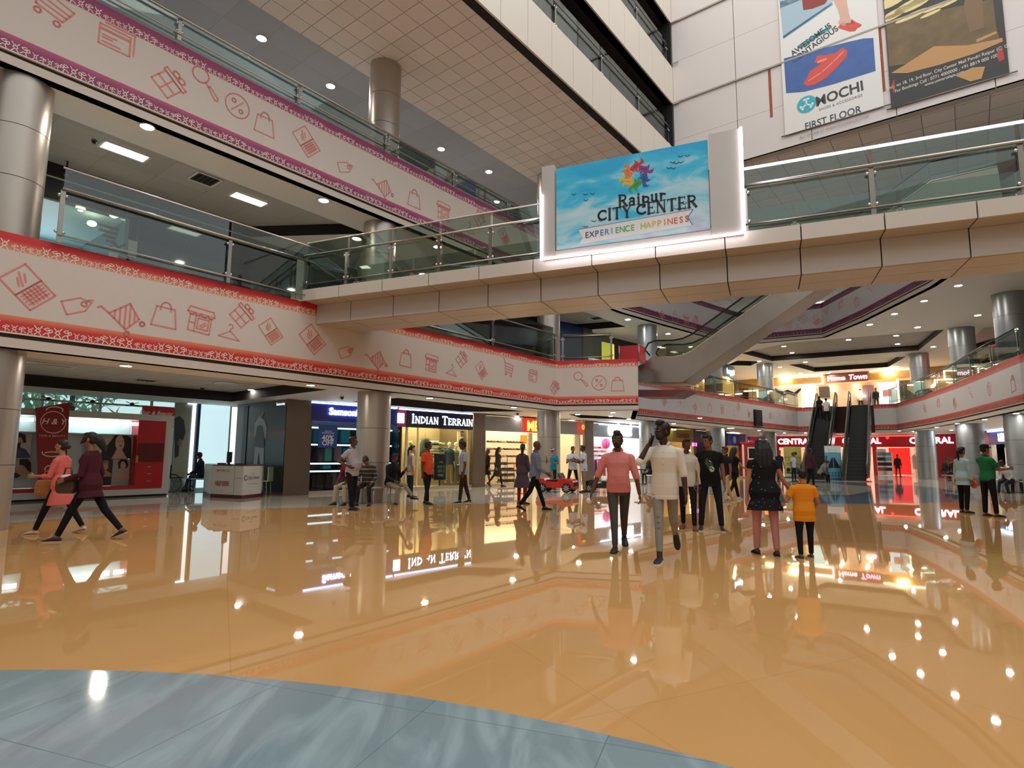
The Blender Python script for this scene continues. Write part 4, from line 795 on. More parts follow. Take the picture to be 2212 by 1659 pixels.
for zi, z in enumerate((.65, .95, 1.23, 1.49, 1.75)):
    for px in (937.5, 944, 950.5, 956):
        n = random.choice((2, 3, 3)); c = LP.at(sx_(LP, px, -1.2), -1.2)
        for j in range(n):
            o = MB().box((c.x, c.y, z + .025 + j * .05), (.26, .3, .045), R(45)).build('folded_shirt', cloth(cl[(kk + j) % 6][0]), None, False, .015)
            tag(o, 'folded %s shirt piled on the menswear shop shelves' % cl[(kk + j) % 6][1], 'shirt', 'folded %s shirts on the menswear shelves' % cl[(kk + j) % 6][1])
        kk += 1
st_ = thing('sale_stand', 'dark blue standing sign reading buy 2 get 2 free in the menswear window', 'sign', v3(LP.at(sx_(LP, 952), -.3), .1)); a, b = sx_(LP, 939, -.3), sx_(LP, 964, -.3)
panel_s(LP, a, b, .32, 1.34, -.3, .03, M('#141d33', .5), 'board', st_); mb = MB(); f = sign_f(LP, (a + b) / 2 + .02, -.27)
for s_, z, q in (('SALE', 1.0, .1), ('BUY 2', .8, .15), ('GET 2', .63, .15), ('FREE', .46, .15)): letter(mb, f, s_, 0, z, q, .008, .9)
mb.build('lettering', M('#d9e2ee', .5), st_); p_ = LP.at((a + b) / 2, -.32); MB().box((p_.x, p_.y, .21), (.06, .06, .22)).build('stand', m_black, st_)
a, b = sx_(LP, 988, -.6), sx_(LP, 1009, -.6); ps = thing('wall_poster', 'tall lit poster of a man in a dark suit in the menswear window', 'poster', v3(LP.at((a + b) / 2, -.6), .9)); panel_s(LP, a, b, .9, 2.3, -.6, .03, E('#e8cfa0', .9), 'board', ps)
f = lambda px, py: (lambda h: v3(LP.at(h, -.58), zy(LP, px, py) + .03))(sx_(LP, px, -.58)); mb = MB(); mb.add([f(*p) for p in ((990, 962), (991, 952), (996, 947), (1001, 947), (1008, 953), (1009, 965), (1000, 970))], [tuple(range(7))]); mb.build('suit_print', M('#22304a', .5), ps); mb = MB(); mb.add([f(997 + 3.2 * cos(q * pi / 5), 940 + 5 * sin(q * pi / 5)) for q in range(10)], [tuple(range(10))]); mb.build('face_print', M('#b98a68', .5), ps); mb = MB(); mb.add([f(*p) for p in ((993, 937), (995, 931), (1000, 931), (1001, 937), (997, 934))], [tuple(range(5))]); mb.build('hair_print', m_black, ps)
vs = thing('hanging_vest', 'grey-blue sleeveless vest on a hanger in the menswear window', 'clothing', v3(LP.at(sx_(LP, 918, -.4), -.4), 1.3)); c = LP.at(sx_(LP, 918, -.4), -.4); mb = MB()
mb.loft([[(c.x + q * w * cos(R(45)) - e_ * sin(R(45)), c.y + q * w * sin(R(45)) + e_ * cos(R(45)), z) for q, e_ in ((-1, 0), (-.6, -.09), (.6, -.09), (1, 0), (.6, .09), (-.6, .09))] for z, w in ((1.25, .27), (1.5, .25), (1.72, .26), (1.9, .2), (1.96, .1))]); mb.build('body', cloth('#7d8496'), vs, True); mb = MB(); mb.tube([(c.x - .17, c.y - .17, 1.93), (c.x, c.y, 2.02), (c.x + .17, c.y + .17, 1.93)], .012, 6); mb.tube([(c.x, c.y, 2.02), (c.x, c.y, 2.34)], .005, 5); mb.build('hanger', M('#8a6a48', .5), vs, True)
# ---- shoe shop (grey sign, yellow letters on red)
t, s0, s1 = shop('bright shoe shop with grey sign and yellow letters M E on a red patch', LP, 1047, 1263, 0, S1, 2.36, M('#efe2c8', .6), 3.2, False, '#fff0cf', 22, M('#f0e4cc', .6))
panel(LP, 1047, 1263, 2.36, 3.0, .06, .12, M('#8d8a8c', .45), 'sign_board', t); panel(LP, 1128, 1178, 2.36, 3.02, .08, .02, E('#d23b2e', .5), 'red_patch', t); panel(LP, 1246, 1263, 2.4, 2.98, .08, .02, E('#c8554a', .25), 'red_patch', t)
mb = MB(); a = sx_(LP, 1135); letter(mb, sign_f(LP, a, .1), 'METRO', 0, 2.45, .62, .03, .95, 'LEFT'); mb.build('lettering', E('#ffd84a', 3), t)
mb = MB(); a = sx_(LP, 1257); zc_ = zy(LP, 1257, 923); f = sign_f(LP, a, .1)
for k in range(10): mb.add([f(.05 * cos(k * pi / 5 - .2), zc_ + .05 * sin(k * pi / 5 - .2)), f(.17 * cos(k * pi / 5), zc_ + .17 * sin(k * pi / 5)), f(.05 * cos(k * pi / 5 + .2), zc_ + .05 * sin(k * pi / 5 + .2))], [(0, 1, 2)])
mb.build('star_emblem', E('#ffc83a', 2.5), t)
for a, b in ((1052, 1140), (1213, 1240)):
    for z in (.5, .85, 1.2, 1.55, 1.9): panel(LP, a, b, z, z + .03, -2.3, .3, M('#f3ead6', .4), 'shelf', t)
panel(LP, 1142, 1150, 0, 2.36, -.2, .1, M('#cdbb98', .5), 'door_frame', t); panel(LP, 1242, 1252, 0, 2.36, -.1, .1, M('#d8c8a8', .5), 'door_frame', t)
sh = None; scol = [('#2b2522', 'black'), ('#6b4a30', 'brown'), ('#1c1c20', 'black'), ('#8d7a66', 'grey-brown'), ('#a0522f', 'rust brown'), ('#39405a', 'navy'), ('#b08a52', 'tan')]
for z in (.53, .88, 1.23, 1.58, 1.93):
    for k, px in enumerate(list(range(1056, 1140, 7)) + [1217, 1223, 1229, 1235]):
        s = sx_(LP, px, -2.45); c = LP.at(s, -2.45); mb = MB(); a = R(45)
        mb.loft([[(c.x + x * cos(a) - w * y * sin(a), c.y + x * sin(a) + w * y * cos(a), z + (.0 if y_ < 0 else hh) + .002) for y, y_ in ((-1, -1), (1, -1), (1, 1), (-1, 1))] for x, w, hh in ((-.14, .035, .09), (-.08, .045, .1), (0, .045, .07), (.08, .05, .05), (.15, .03, .03))])
        sk_ = scol[(k * 3 + int(z * 10)) % 7]; o = mb.build('shoe', M(sk_[0], .4), None, True); tag(o, 'small %s shoe displayed on the bright shelves of the shoe shop' % sk_[1], 'shoe', '%s shoes on the shoe shop shelves' % sk_[1])
for px, hgt, lb in ((1086, 1.25, 'left'), (1101, .95, 'right')):
    s = sx_(LP, px, -1.1); rk = thing('display_rack', 'black tiered shoe rack on the shoe shop floor, %s one' % lb, 'rack', v3(LP.at(s, -1.1), .02)); nz = int(hgt / .26)
    for k in range(nz): panel_s(LP, s - .28, s + .28, .1 + k * .26, .13 + k * .26, -.95 - k * .04, .3, m_black, 'tier', rk); [MB().box((*LP.at(s + dx, -1.05 - k * .04), .19 + k * .26), (.12, .2, .09), R(40)).build('boot', M(('#1a1716', '#4a3424', '#2a2c30')[(k + i) % 3], .5), rk, False, .02) for i, dx in enumerate((-.18, 0, .18))]
    for dx in (-.28, .28): c = LP.at(s + dx, -1.1); MB().tube([v3(c, .02), v3(c, hgt)], .015, 6).build('upright', m_black, rk, True)
ps = thing('wall_poster', 'small yellow picture above the shelves inside the shoe shop', 'poster', v3(LP.at(sx_(LP, 1131), -2.2), 1.95)); panel(LP, 1124, 1139, 2.0, 2.34, -2.2, .03, M('#d9a63a', .5), 'board', ps)
# ---- bright clothes shop
t, s0, s1 = shop('white lit clothes shop with a glowing white sign and pink goods', LP, 1282, 1385, 0, S1, 2.3, M('#f2f2f2', .6), 3.0, False, '#f6fbff', 24, M('#f4f2f2', .6))
panel(LP, 1282, 1385, 2.3, 2.98, .06, .12, M('#9ba3ab', .45), 'sign_board', t); panel(LP, 1296, 1385, 2.93, 2.98, .1, .04, E('#cfe6ff', 6), 'sign_light', t)
mb = MB(); a, b = sx_(LP, 1311), sx_(LP, 1364); letter(mb, sign_f(LP, (a + b) / 2, .1), 'colors!', 0, 2.47, (b - a) / 2.9, .05, .95, depth=(.02, -.03, 0)); mb.build('lettering', E('#f4fbff', 9), t)
for z in (1.0, 1.25, 1.5, 1.72, 1.95): panel(LP, 1282, 1304, z, z + .03, -2.2, .3, m_wh, 'shelf', t); panel(LP, 1325, 1372, z + .1, z + .13, -2.2, .3, m_wh, 'shelf', t)
gc = [('#c2405a', 'crimson'), ('#a0344c', 'wine red'), ('#d8b04a', 'mustard'), ('#3d4660', 'navy'), ('#cf7a8e', 'rose')]
for z in (1.03, 1.28, 1.53, 1.75):
    for px in (1285, 1291, 1297, 1302, 1329, 1338, 1347, 1357, 1366):
        c = LP.at(sx_(LP, px, -2.35), -2.35); g = random.choice(gc); o = MB().box((c.x, c.y, z + (.1 if px > 1310 else 0) + .06), (.3, .26, .1), R(45)).build('folded_clothes', cloth(g[0]), None, False, .02); tag(o, 'folded pile of %s clothes on the white shop shelves' % g[1], 'clothes', 'folded %s clothes in the white shop' % g[1])
bag = thing('backpack', 'big bright pink backpack hanging in the white lit clothes shop', 'bag', v3(LP.at(sx_(LP, 1309, -1.4), -1.4), 1.75)); c = LP.at(sx_(LP, 1309, -1.4), -1.4); mb = MB(); mb.ell((c.x, c.y, 2.02), (.24, .17, .3), 14, 10); mb.build('body', M('#d8558f', .5), bag, True); mb = MB(); mb.ell((c.x, c.y - .15, 2.0), (.035, .03, .27), 8, 8); mb.build('stripe', M('#b43a74', .5), bag, True)
for px, h, lb in ((1283, '#8a4a86', 'purple'), (1287, '#222c48', 'navy'), (1293, '#d83a5a', 'crimson'), (1300, '#e0b83c', 'yellow'), (1305, '#c2506a', 'rose')):
    c = LP.at(sx_(LP, px, -1.0), -1.0); mb = MB(); a = R(45)
    mb.loft([[(c.x + w * q * cos(a) - e_ * sin(a), c.y + w * q * sin(a) + e_ * cos(a), z) for q, e_ in ((-1, 0), (0, -.06), (1, 0), (0, .06))] for z, w in ((.25, .13), (.6, .12), (1.0, .1), (1.12, .04))]); o = mb.build('hanging_garment', cloth(h), None, True); tag(o, '%s garment hanging on the low rail of the white shop' % lb, 'clothes')
# ---- small shops further along
t, s0, s1 = shop('cafe front with olive yellow sign and red lettering behind the man with the phone', LP, 1426, 1497, 0, S1, 2.5, M('#c9a878', .6), 3.0, False, '#ffe2b0', 12)
panel(LP, 1426, 1497, 2.2, 2.98, .06, .12, M('#8d7a2a', .5), 'sign_board', t); panel(LP, 1454, 1462, 2.9, 2.96, .3, .06, E('#fff2b0', 14), 'spot_lamp', t); mb = MB(); letter(mb, sign_f(LP, sx_(LP, 1474), .09), 'Lavazza', 0, 2.5, .5, .03); mb.build('lettering', M('#7a2418', .5), t)
for k in range(7): panel(LP, 1488, 1491.5, .5 + k * .28, .66 + k * .28, -.1, .05, E('#ffe9c0', 6), 'lit_shelf', t)
t, s0, s1 = shop('beauty shop with black sign and pink lit window beside the cafe', LP, 1500, 1572, 0, S1, 2.3, M('#3c3540', .6), 3.0, False, '#ffdce8', 6); panel(LP, 1500, 1572, 2.25, 2.98, .06, .12, M('#151419', .4), 'sign_board', t); mb = MB(); letter(mb, sign_f(LP, sx_(LP, 1514), .09), 'P', 0, 2.5, .4); mb.build('lettering', M('#b8b8c0', .4), t); panel(LP, 1498, 1506, 1.98, 2.2, .05, .05, E('#e46ad0', 4), 'pink_lamp', t)
t, s0, s1 = shop('shop front with royal blue sign and yellow picture behind the red train booth', LP, 1573, 1668, 0, S1, 2.1, M('#d8b03a', .6), 3.0, False, '#fff0d0', 6); panel(LP, 1573, 1658, 2.1, 2.95, .06, .12, M('#22329a', .4), 'sign_board', t); panel(LP, 1608, 1612, 2.1, 2.95, .07, .12, M('#141c5a', .4), 'sign_joint', t)
mb = MB(); letter(mb, sign_f(LP, sx_(LP, 1632), .1), 'family', 0, 2.42, .62, .03); mb.build('lettering', E('#e4f0ff', 4), t); mb = MB(); f = sign_f(LP, sx_(LP, 1585), .1); fill(mb, f, [(x, 2.52 + y) for x, y in circ((0, 0), .26, 20)]); mb.build('round_logo', M('#9ab0d8', .4), t)
panel(LP, 1573, 1602, .2, 2.08, .05, .04, M('#dcb43a', .5), 'yellow_picture', t); f = lambda px, py: (lambda h: v3(LP.at(h[1], .07), h[2]))(LP.hit(px, py))
mb = MB(); mb.add([f(1595 + 7 * cos(q * pi / 8), 980 + 13 * sin(q * pi / 8)) for q in range(16)], [tuple(range(16))]); mb.add([f(1580 + 7 * cos(q * pi / 8), 976 + 10 * sin(q * pi / 8)) for q in range(16)], [tuple(range(16))]); mb.build('round_print', M('#c08a2c', .5), t)
# ---- department store across the end of the hall
m_red = M('#b01e2c', .4, name='red_store_panel')
t = thing('shop', 'red department store front across the end of the hall behind the twin escalators', 'shop', v3(CP.at(6), 0))
panel_s(CP, 0, 15.8, 2.15, S1, 0, .2, m_red, 'sign_board', t)
for a, b in ((1640, 1683), (1748, 1772), (1822, 1838), (1885, 1894), (1999, 2080)): panel_s(CP, max(0, sx_(CP, a)), min(15.8, sx_(CP, b)), 0, 2.15, 0, .2, m_red, 'front_wall', t)
panel_s(CP, 0, 15.8, 0, S1, -4, .2, M('#e8d8c8', .6), 'back_wall', t); panel_s(CP, .6, 12.7, 2.9, 2.95, -1.2, .2, E('#fff0dc', 26), 'strip_light', t); panel_s(CP, 5, 13.4, 2.95, 3.0, .5, .06, E('#ff5a4a', 3), 'red_sign_light', t)
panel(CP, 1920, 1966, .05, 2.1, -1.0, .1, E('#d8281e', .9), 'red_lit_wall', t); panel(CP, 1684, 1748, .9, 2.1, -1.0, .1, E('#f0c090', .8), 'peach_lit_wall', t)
for px in (1718, 1862, 2013):
    s = sx_(CP, px); mb = MB(); f = sign_f(CP, s, .03); letter(mb, f, 'CENTRAL', 0, 2.42, .62, .028, .98); mb.build('lettering', E('#fff4f6', 4.5), t); mb = MB(); fill(mb, sign_f(CP, s, .04), [(1.62, 2.85), (1.78, 3.0), (1.9, 2.86), (1.76, 2.72)]); mb.build('heart_mark', E('#e03a48', 1.5), t)
for k, px in enumerate((1976, 1984, 1992)):
    s = sx_(CP, px, -.5); c = CP.at(s, -.5); m_ = thing('clothes_rail', ('white', 'pale pink', 'grey')[k] + ' clothes on a rail inside the red store, right of the lone person', 'clothes', v3(c, 0)); mb = MB(); mb.loft([[(c.x + w * cos(a), c.y + w * .5 * sin(a), z) for a in [q * pi / 5 for q in range(10)]] for z, w in ((.5, .24), (1.0, .26), (1.4, .3), (1.6, .14))]); mb.build('garment', cloth(('#dcd8d2', '#d8b8b0', '#77736e')[k]), m_, True); mb = MB(); mb.tube([(c.x, c.y, 0), (c.x, c.y, 1.7)], .02, 6); mb.build('stand', m_steel, m_, True)
for px, lb, colr in ((1905, 'tall white shelf of bottles left of the person in front of the red store', '#e4e4e6'), (1918, 'white display plinth with pictures left of the person before the red store', '#efefef')):
    s = sx_(CP, px); u = thing('display_stand', lb, 'display', v3(CP.at(s, .6), 0)); panel_s(CP, s - .3, s + .3, .02, 2.0 if px < 1910 else 1.7, .6, .35, M(colr, .4), 'cabinet', u)
    for k in range(4): panel_s(CP, s - .26, s + .26, .35 + k * .38, .6 + k * .38, .62, .03, M(random.choice(('#2b3a5a', '#b0483a', '#7aa0b8', '#30302f')), .5), 'product_panel', u)
# ---- right hand shops
t = thing('shop', 'shop at the right edge with blue sign and glowing white lettering', 'shop', v3(RP.at(8), 0)); panel_s(RP, 5.0, 19, 2.2, 2.98, 0, .2, M('#203a80', .4), 'sign_board', t); panel_s(RP, 5.0, 19, 0, S1, -3, .2, M('#efe6da', .6), 'back_wall', t); panel_s(RP, 5.2, 18, 2.9, 2.96, -1.4, .25, E('#fff4e4', 20), 'strip_light', t); panel_s(RP, 5.2, 14, 2.98, 3.05, .1, .05, E('#9fdcff', 8), 'sign_light', t)
for a, b in ((5, 5.4), (8.0, 8.8), (11.5, 12.2)): panel_s(RP, a, b, 0, 2.2, 0, .25, M('#b9aca0', .5), 'pillar_cladding', t)
mb = MB(); letter(mb, sign_f(RP, sx_(RP, 2172), .05), "LEVI'S", 0, 2.4, .6, .06, 1.0); mb.build('lettering', E('#f4faff', 10), t); panel_s(RP, 0, 5.0, 0, S1, 0, .2, m_red, 'side_wall', t)
panel_s(RP, 5.6, 7.8, .3, 2.0, -.6, .1, E('#f4f0dc', .9), 'lit_panel', t); panel_s(RP, 9.0, 9.9, .4, 1.9, -.5, .05, M('#d8dde6', .5), 'poster', t); panel_s(RP, 10.1, 10.9, .2, 1.6, -.5, .05, M('#d07a4a', .5), 'poster', t)

# ================================================================== first floor shops
m_dglass = M('#101a20', .06, .0, .6, name='dark_shop_glass')
t = thing('shop', 'dark glazed first floor shop with one bright lit room at its left end', 'shop', v3(WP.at(12, 0), F1))
def wp(px0, px1, y0, y1, d, mat, name, th=.04, path=WP, par=None):
    pm = (px0 + px1) / 2; a, b = zy(path, pm, y1), zy(path, pm, y0); return panel(path, px0, px1, a, b, d, th, mat, name, par or t)
sA, sB, sC = sx_(WP, 60), sx_(WP, 236), sx_(WP, 640)
panel_s(WP, sB, sC, F1, S2, 0, .05, m_dglass, 'dark_glass', t)
panel_s(WP, .2, sB, F1, S2, -3.4, .1, M('#9fc4cc', .5), 'room_wall', t); panel_s(WP, sA - .3, sB - .4, 5.9, 6.7, -3.3, .05, E('#eafaff', 7), 'lit_window', t); panel_s(WP, .2, sB, S2 - .5, S2, 0, .1, M('#1c1d1f', .5), 'bulkhead', t)
MB().add([v3(q, 7.5) for q in (WP.at(.2, -.1), WP.at(sB, -.1), WP.at(sB, -3.4), WP.at(.2, -3.4))], [(0, 1, 2, 3)]).build('room_ceiling', M('#b8d4da', .5), t)
MB().ribbon([WP.at(sB, 0), WP.at(sB, -3.4)], F1, S2, .1, 1).build('room_side_wall', M('#5d7f8a', .5), t)
for k in range(4): s = sx_(WP, 207 + k * 9); panel_s(WP, s, s + .09, F1, 6.62, -.3, .06, M('#cfd8dc', .5), 'louvre_fin', t)
for k in range(5): panel_s(WP, sx_(WP, 172) + k * .12, sx_(WP, 172) + k * .12 + .9, 7.3 - k * .1, 7.36 - k * .1, -.4 - k * .1, .05, M('#4a4a4c', .5), 'ceiling_louvre', t)
ps = thing('notice_board', 'small grey notice board hung behind the railing on the first floor', 'board', v3(WP.at(sx_(WP, 248), .2), 5.3)); wp(238, 258, 516, 552, .25, M('#9aa09f', .5), 'board', .03, WP, ps); mb = MB(); c = WP.at(sx_(WP, 248), .25); mb.tube([(c.x, c.y, 6.0), (c.x, c.y, S2 - .5)], .008, 5); mb.build('cord', m_steel, ps, True); mb = MB(); h = WP.hit(248, 535); f = sign_f(WP, h[1], .255); stroke(mb, f, [(-.14, h[2] + .07), (0, h[2] - .05), (.14, h[2] + .07)], .05); mb.build('arrow_mark', m_black, ps)
for px, py in ((181, 445), (254, 460), (206, 478)): h = WP.hit(px, py); c = WP.at(h[1], -.25); o = MB().ell((c.x, c.y, h[2]), (.11, .11, .07), 12, 6).build('room_lamp', E('#ffe9c4', 18), t, True)
t = thing('shop', 'first floor shop with brown panel, blue sign and green board behind the bridge railing', 'shop', v3(WP.at(sx_(WP, 720), 0), F1))
panel(WP, 640, 692, F1, S2, .1, .1, M('#6b645c', .45), 'wall_panel', t); panel(WP, 692, 785, 6.6, S2, .08, .1, M('#1d3a66', .4), 'sign_board', t); panel(WP, 692, 785, F1, 6.6, .03, .06, M('#5f7d62', .4), 'green_board', t)
panel(WP, 757, 771, 6.3, 7.3, .12, .05, E('#1f6ac0', .5), 'lit_blue_panel', t); panel(WP, 771, 792, F1, 7.0, .14, .06, M('#9d8f78', .5), 'wall_panel', t)
t = thing('shop', 'dim first floor shop fronts with green lettered board and blue signs, seen beneath the bridge', 'shop', v3(WP.at(sx_(WP, 1000), 0), F1))
panel(WP, 792, 1330, F1, S2, -.05, .1, M('#3a3733', .5), 'back_wall', t); panel(WP, 850, 985, 5.6, 6.75, .02, .05, M('#3f7d50', .45), 'green_board', t); mb = MB(); h = WP.hit(930, 705); letter(mb, sign_f(WP, h[1], .05), 'FUNKING', 0, h[2] - .1, .45, .03); mb.build('lettering', M('#2c3a30', .5), t)
panel(WP, 985, 1002, F1, 7.2, .02, .05, m_dglass, 'dark_glass', t); panel(WP, 1002, 1022, F1, 7.2, .03, .05, M('#4a2430', .5), 'maroon_panel', t); panel(WP, 1022, 1046, F1, 7.2, .03, .05, M('#5c5044', .5), 'wall_panel', t)
panel(WP, 1046, 1092, F1, 6.9, .04, .03, m_glass_hi, 'glass_door', t); panel(WP, 1046, 1092, F1, 7.0, .0, .03, M('#5d6f6a', .4), 'pale_room', t); mb = MB(); h = WP.hit(1069, 729); letter(mb, sign_f(WP, h[1], .06), 'beauty store', 0, h[2], .16); mb.build('lettering', M('#2c3434', .4), t)
panel(WP, 1092, 1165, F1, 6.9, .03, .04, M('#1a1517', .4), 'dark_doorway', t); panel(WP, 1040, 1165, 6.9, S2, .1, .12, M('#0f2466', .4), 'sign_board', t)
LF = Path([(-1.2 - .5, 25.4), (3.65 - .6, 29.9), (10.4, 37.3), (16.4, 43.3), (19.8, 51.8)]); CF = Path([(19.8, 52.0), (35, 40.2)]); RF = Path([(33.0, 42.2), (30.4, 37.2), (28.2, 31.4), (26, 25.5)])
t = thing('shop', 'first floor shop with blue sign panel and white lit room right of the bridge column', 'shop', v3(LF.at(3), F1))
panel(LF, 1205, 1262, F1, S2, .0, .1, M('#16306a', .4), 'blue_panel', t); panel(LF, 1262, 1282, F1, S2, .05, .1, M('#4a443e', .5), 'wall_panel', t); panel(LF, 1282, 1420, F1, S2, -.4, .1, M('#23201f', .5), 'back_wall', t)
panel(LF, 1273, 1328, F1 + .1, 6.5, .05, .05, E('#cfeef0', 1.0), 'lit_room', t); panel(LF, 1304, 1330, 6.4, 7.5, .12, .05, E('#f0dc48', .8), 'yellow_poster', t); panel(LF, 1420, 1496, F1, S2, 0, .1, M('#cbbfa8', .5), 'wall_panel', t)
t, s0, s1 = shop('warm lit first floor store with blue sign and glowing white lettering, far left', LF, 1497, 1648, F1, S2, 7.1, M('#d8bd92', .6), 3.0, False, '#ffe0ac', 22)
panel(LF, 1530, 1604, 7.1, S2 - .03, .06, .1, M('#2c4058', .4), 'sign_board', t); panel(LF, 1604, 1648, 7.1, S2 - .03, .06, .1, M('#cfcac2', .4), 'sign_board', t); mb = MB(); letter(mb, sign_f(LF, sx_(LF, 1583), .09), 'baggit', 0, 7.35, .55, .04); mb.build('lettering', E('#c4f0ff', 6), t)
for z in (5.5, 5.95, 6.4, 6.85): panel(LF, 1502, 1645, z, z + .04, -2.2, .4, M('#f2e3c4', .5), 'shelf', t)
for k in range(26):
    px = 1508 + k * 5.2; z = (5.54, 5.99, 6.44)[k % 3]; c = LF.at(sx_(LF, px, -2.4), -2.4); o = MB().box((c.x, c.y, z + .14), (.22, .2, .26), R(45)).build('handbag', M((HB := (('#7a5a3a', 'brown'), ('#2e2a28', 'black'), ('#b08a5a', 'tan'), ('#8a3a34', 'dark red'), ('#cfc4b0', 'cream'))[k % 5])[0], .5), None, False, .04); tag(o, 'small %s handbag on the shelves of the warm lit first floor store' % HB[1], 'bag', '%s handbags in the first floor store' % HB[1])
# home store
t = thing('shop', 'home store at the end of the first floor with wooden fascia and pink sign', 'shop', v3(CF.at(6), F1))
panel_s(CF, 0, 19, 7.35, S2, 0, .2, M('#b98a4a', .4, var=.1, vscale=2), 'wood_fascia', t); panel_s(CF, 0, 19, F1, S2, -4, .2, M('#d9b894', .6), 'back_wall', t); panel_s(CF, .3, 18.5, 7.2, 7.26, -1.5, .3, E('#ffe2b8', 24), 'strip_light', t)
z0, z1 = 7.25, 7.98; q0, q = sx_(CF, 1690), sx_(CF, 1787)
for zz in (z0, z1 - .07): panel_s(CF, q0, q, zz, zz + .07, .06, .05, E('#eafff6', 7), 'light_border', t)
panel_s(CF, q - .07, q, z0, z1, .07, .05, E('#eafff6', 7), 'light_border', t)
a, b = sx_(CF, 1793), sx_(CF, 1886); panel_s(CF, a, b, 7.3, 8.0, .06, .06, M('#8d5044', .4), 'sign_board', t); mb = MB(); letter(mb, sign_f(CF, a + .12, .09), 'Home', 0, 7.48, .52, .03, .98, 'LEFT'); mb.build('lettering', E('#ffe6f0', 2.5), t); mb = MB(); letter(mb, sign_f(CF, a + 1.62, .09), 'Town', 0, 7.48, .56, .035, .98, 'LEFT', .15); mb.build('lettering', E('#ff9fc0', 4), t)
for px in (1705, 1932): pth = CF; s = sx_(pth, px); panel_s(pth, s - .35, s + .35, 7.62, 7.9, .2, .1, E('#ffe0a0', 40), 'spot_lamp', t)
panel(CF, 1890, 1990, 7.95, 8.0, .12, .05, E('#fff4dc', 6), 'light_border', t)
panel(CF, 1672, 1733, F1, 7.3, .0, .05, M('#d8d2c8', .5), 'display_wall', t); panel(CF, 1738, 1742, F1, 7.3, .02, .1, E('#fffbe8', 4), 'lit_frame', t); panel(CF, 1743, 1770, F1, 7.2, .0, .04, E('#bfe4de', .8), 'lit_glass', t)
f = lambda px, py: (lambda h: v3(CF.at(h[1], .03), h[2]))(CF.hit(px, py)); mb = MB(); mb.add([f(*p) for p in ((1674, 838), (1690, 846), (1702, 842), (1716, 848), (1731, 836), (1731, 842), (1717, 856), (1704, 852), (1692, 855), (1676, 846))], [tuple(range(10))]); mb.build('black_drape', m_black, t)
panel(CF, 1775, 1905, F1, 7.3, -.6, .08, M('#e2c4a4', .6), 'display_wall', t); panel(CF, 1777, 1800, 6.2, 7.1, -.5, .04, M('#4a4038', .5), 'picture', t); panel(CF, 1780, 1804, F1 + .2, 6.0, -.45, .04, E('#e4dede', .5), 'picture', t); panel(CF, 1872, 1897, F1 + .3, 7.0, -.5, .04, M('#8a6a70', .5), 'picture', t)
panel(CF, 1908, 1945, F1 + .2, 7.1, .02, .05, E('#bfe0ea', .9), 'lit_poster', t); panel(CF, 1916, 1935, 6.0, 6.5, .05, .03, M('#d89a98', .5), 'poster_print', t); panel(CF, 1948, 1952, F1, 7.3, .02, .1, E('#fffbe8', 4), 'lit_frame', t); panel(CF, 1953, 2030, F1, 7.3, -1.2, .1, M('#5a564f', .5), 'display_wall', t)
for px, py in ((1793, 833), (1797, 838), (1801, 841), (1846, 831), (1850, 836), (1857, 846), (1859, 849), (1851, 853), (1866, 855), (1898, 829), (1899, 832)):
    h = CF.hit(px, py); c = CF.at(h[1], -.2); o = MB().ell((c.x, c.y, h[2]), (.12, .12, .1), 10, 6).build('pendant_lamp', E('#fff2dc', 12), None, True); tag(o, 'small glowing pendant lamp in the home store window', 'lamp', 'pendant lamps of the home store')
t = thing('shop', 'first floor shop at the right edge with red neon flower sign', 'shop', v3(RF.at(8), F1)); panel_s(RF, 0, 19, F1, S2, -.6, .2, M('#6a625c', .5), 'back_wall', t); panel_s(RF, 0, 19, 7.5, S2, 0, .2, M('#8a7a74', .5), 'fascia', t); panel_s(RF, 0, 3.5, 7.3, 7.9, .1, .1, M('#c98a3a', .5), 'wood_fascia', t)
h = RF.hit(2178, 749); mb = MB(); f = sign_f(RF, h[1], .4)
for a in (0, 1.6, 3.1, 4.7): fill(mb, f, [(x, h[2] + y) for x, y in circ((.2 * cos(a), .16 * sin(a)), .17, 12)])
mb.extr([f(x, h[2] + y) for x, y in circ((0, 0), .2, 12)], (0, -.06, 0)); mb.build('neon_flower', E('#ff3048', 6), t); panel_s(RF, h[1] - .9, h[1] + 2, F1 + .1, 6.3, .2, .05, M('#cfc6b4', .5), 'counter', t)

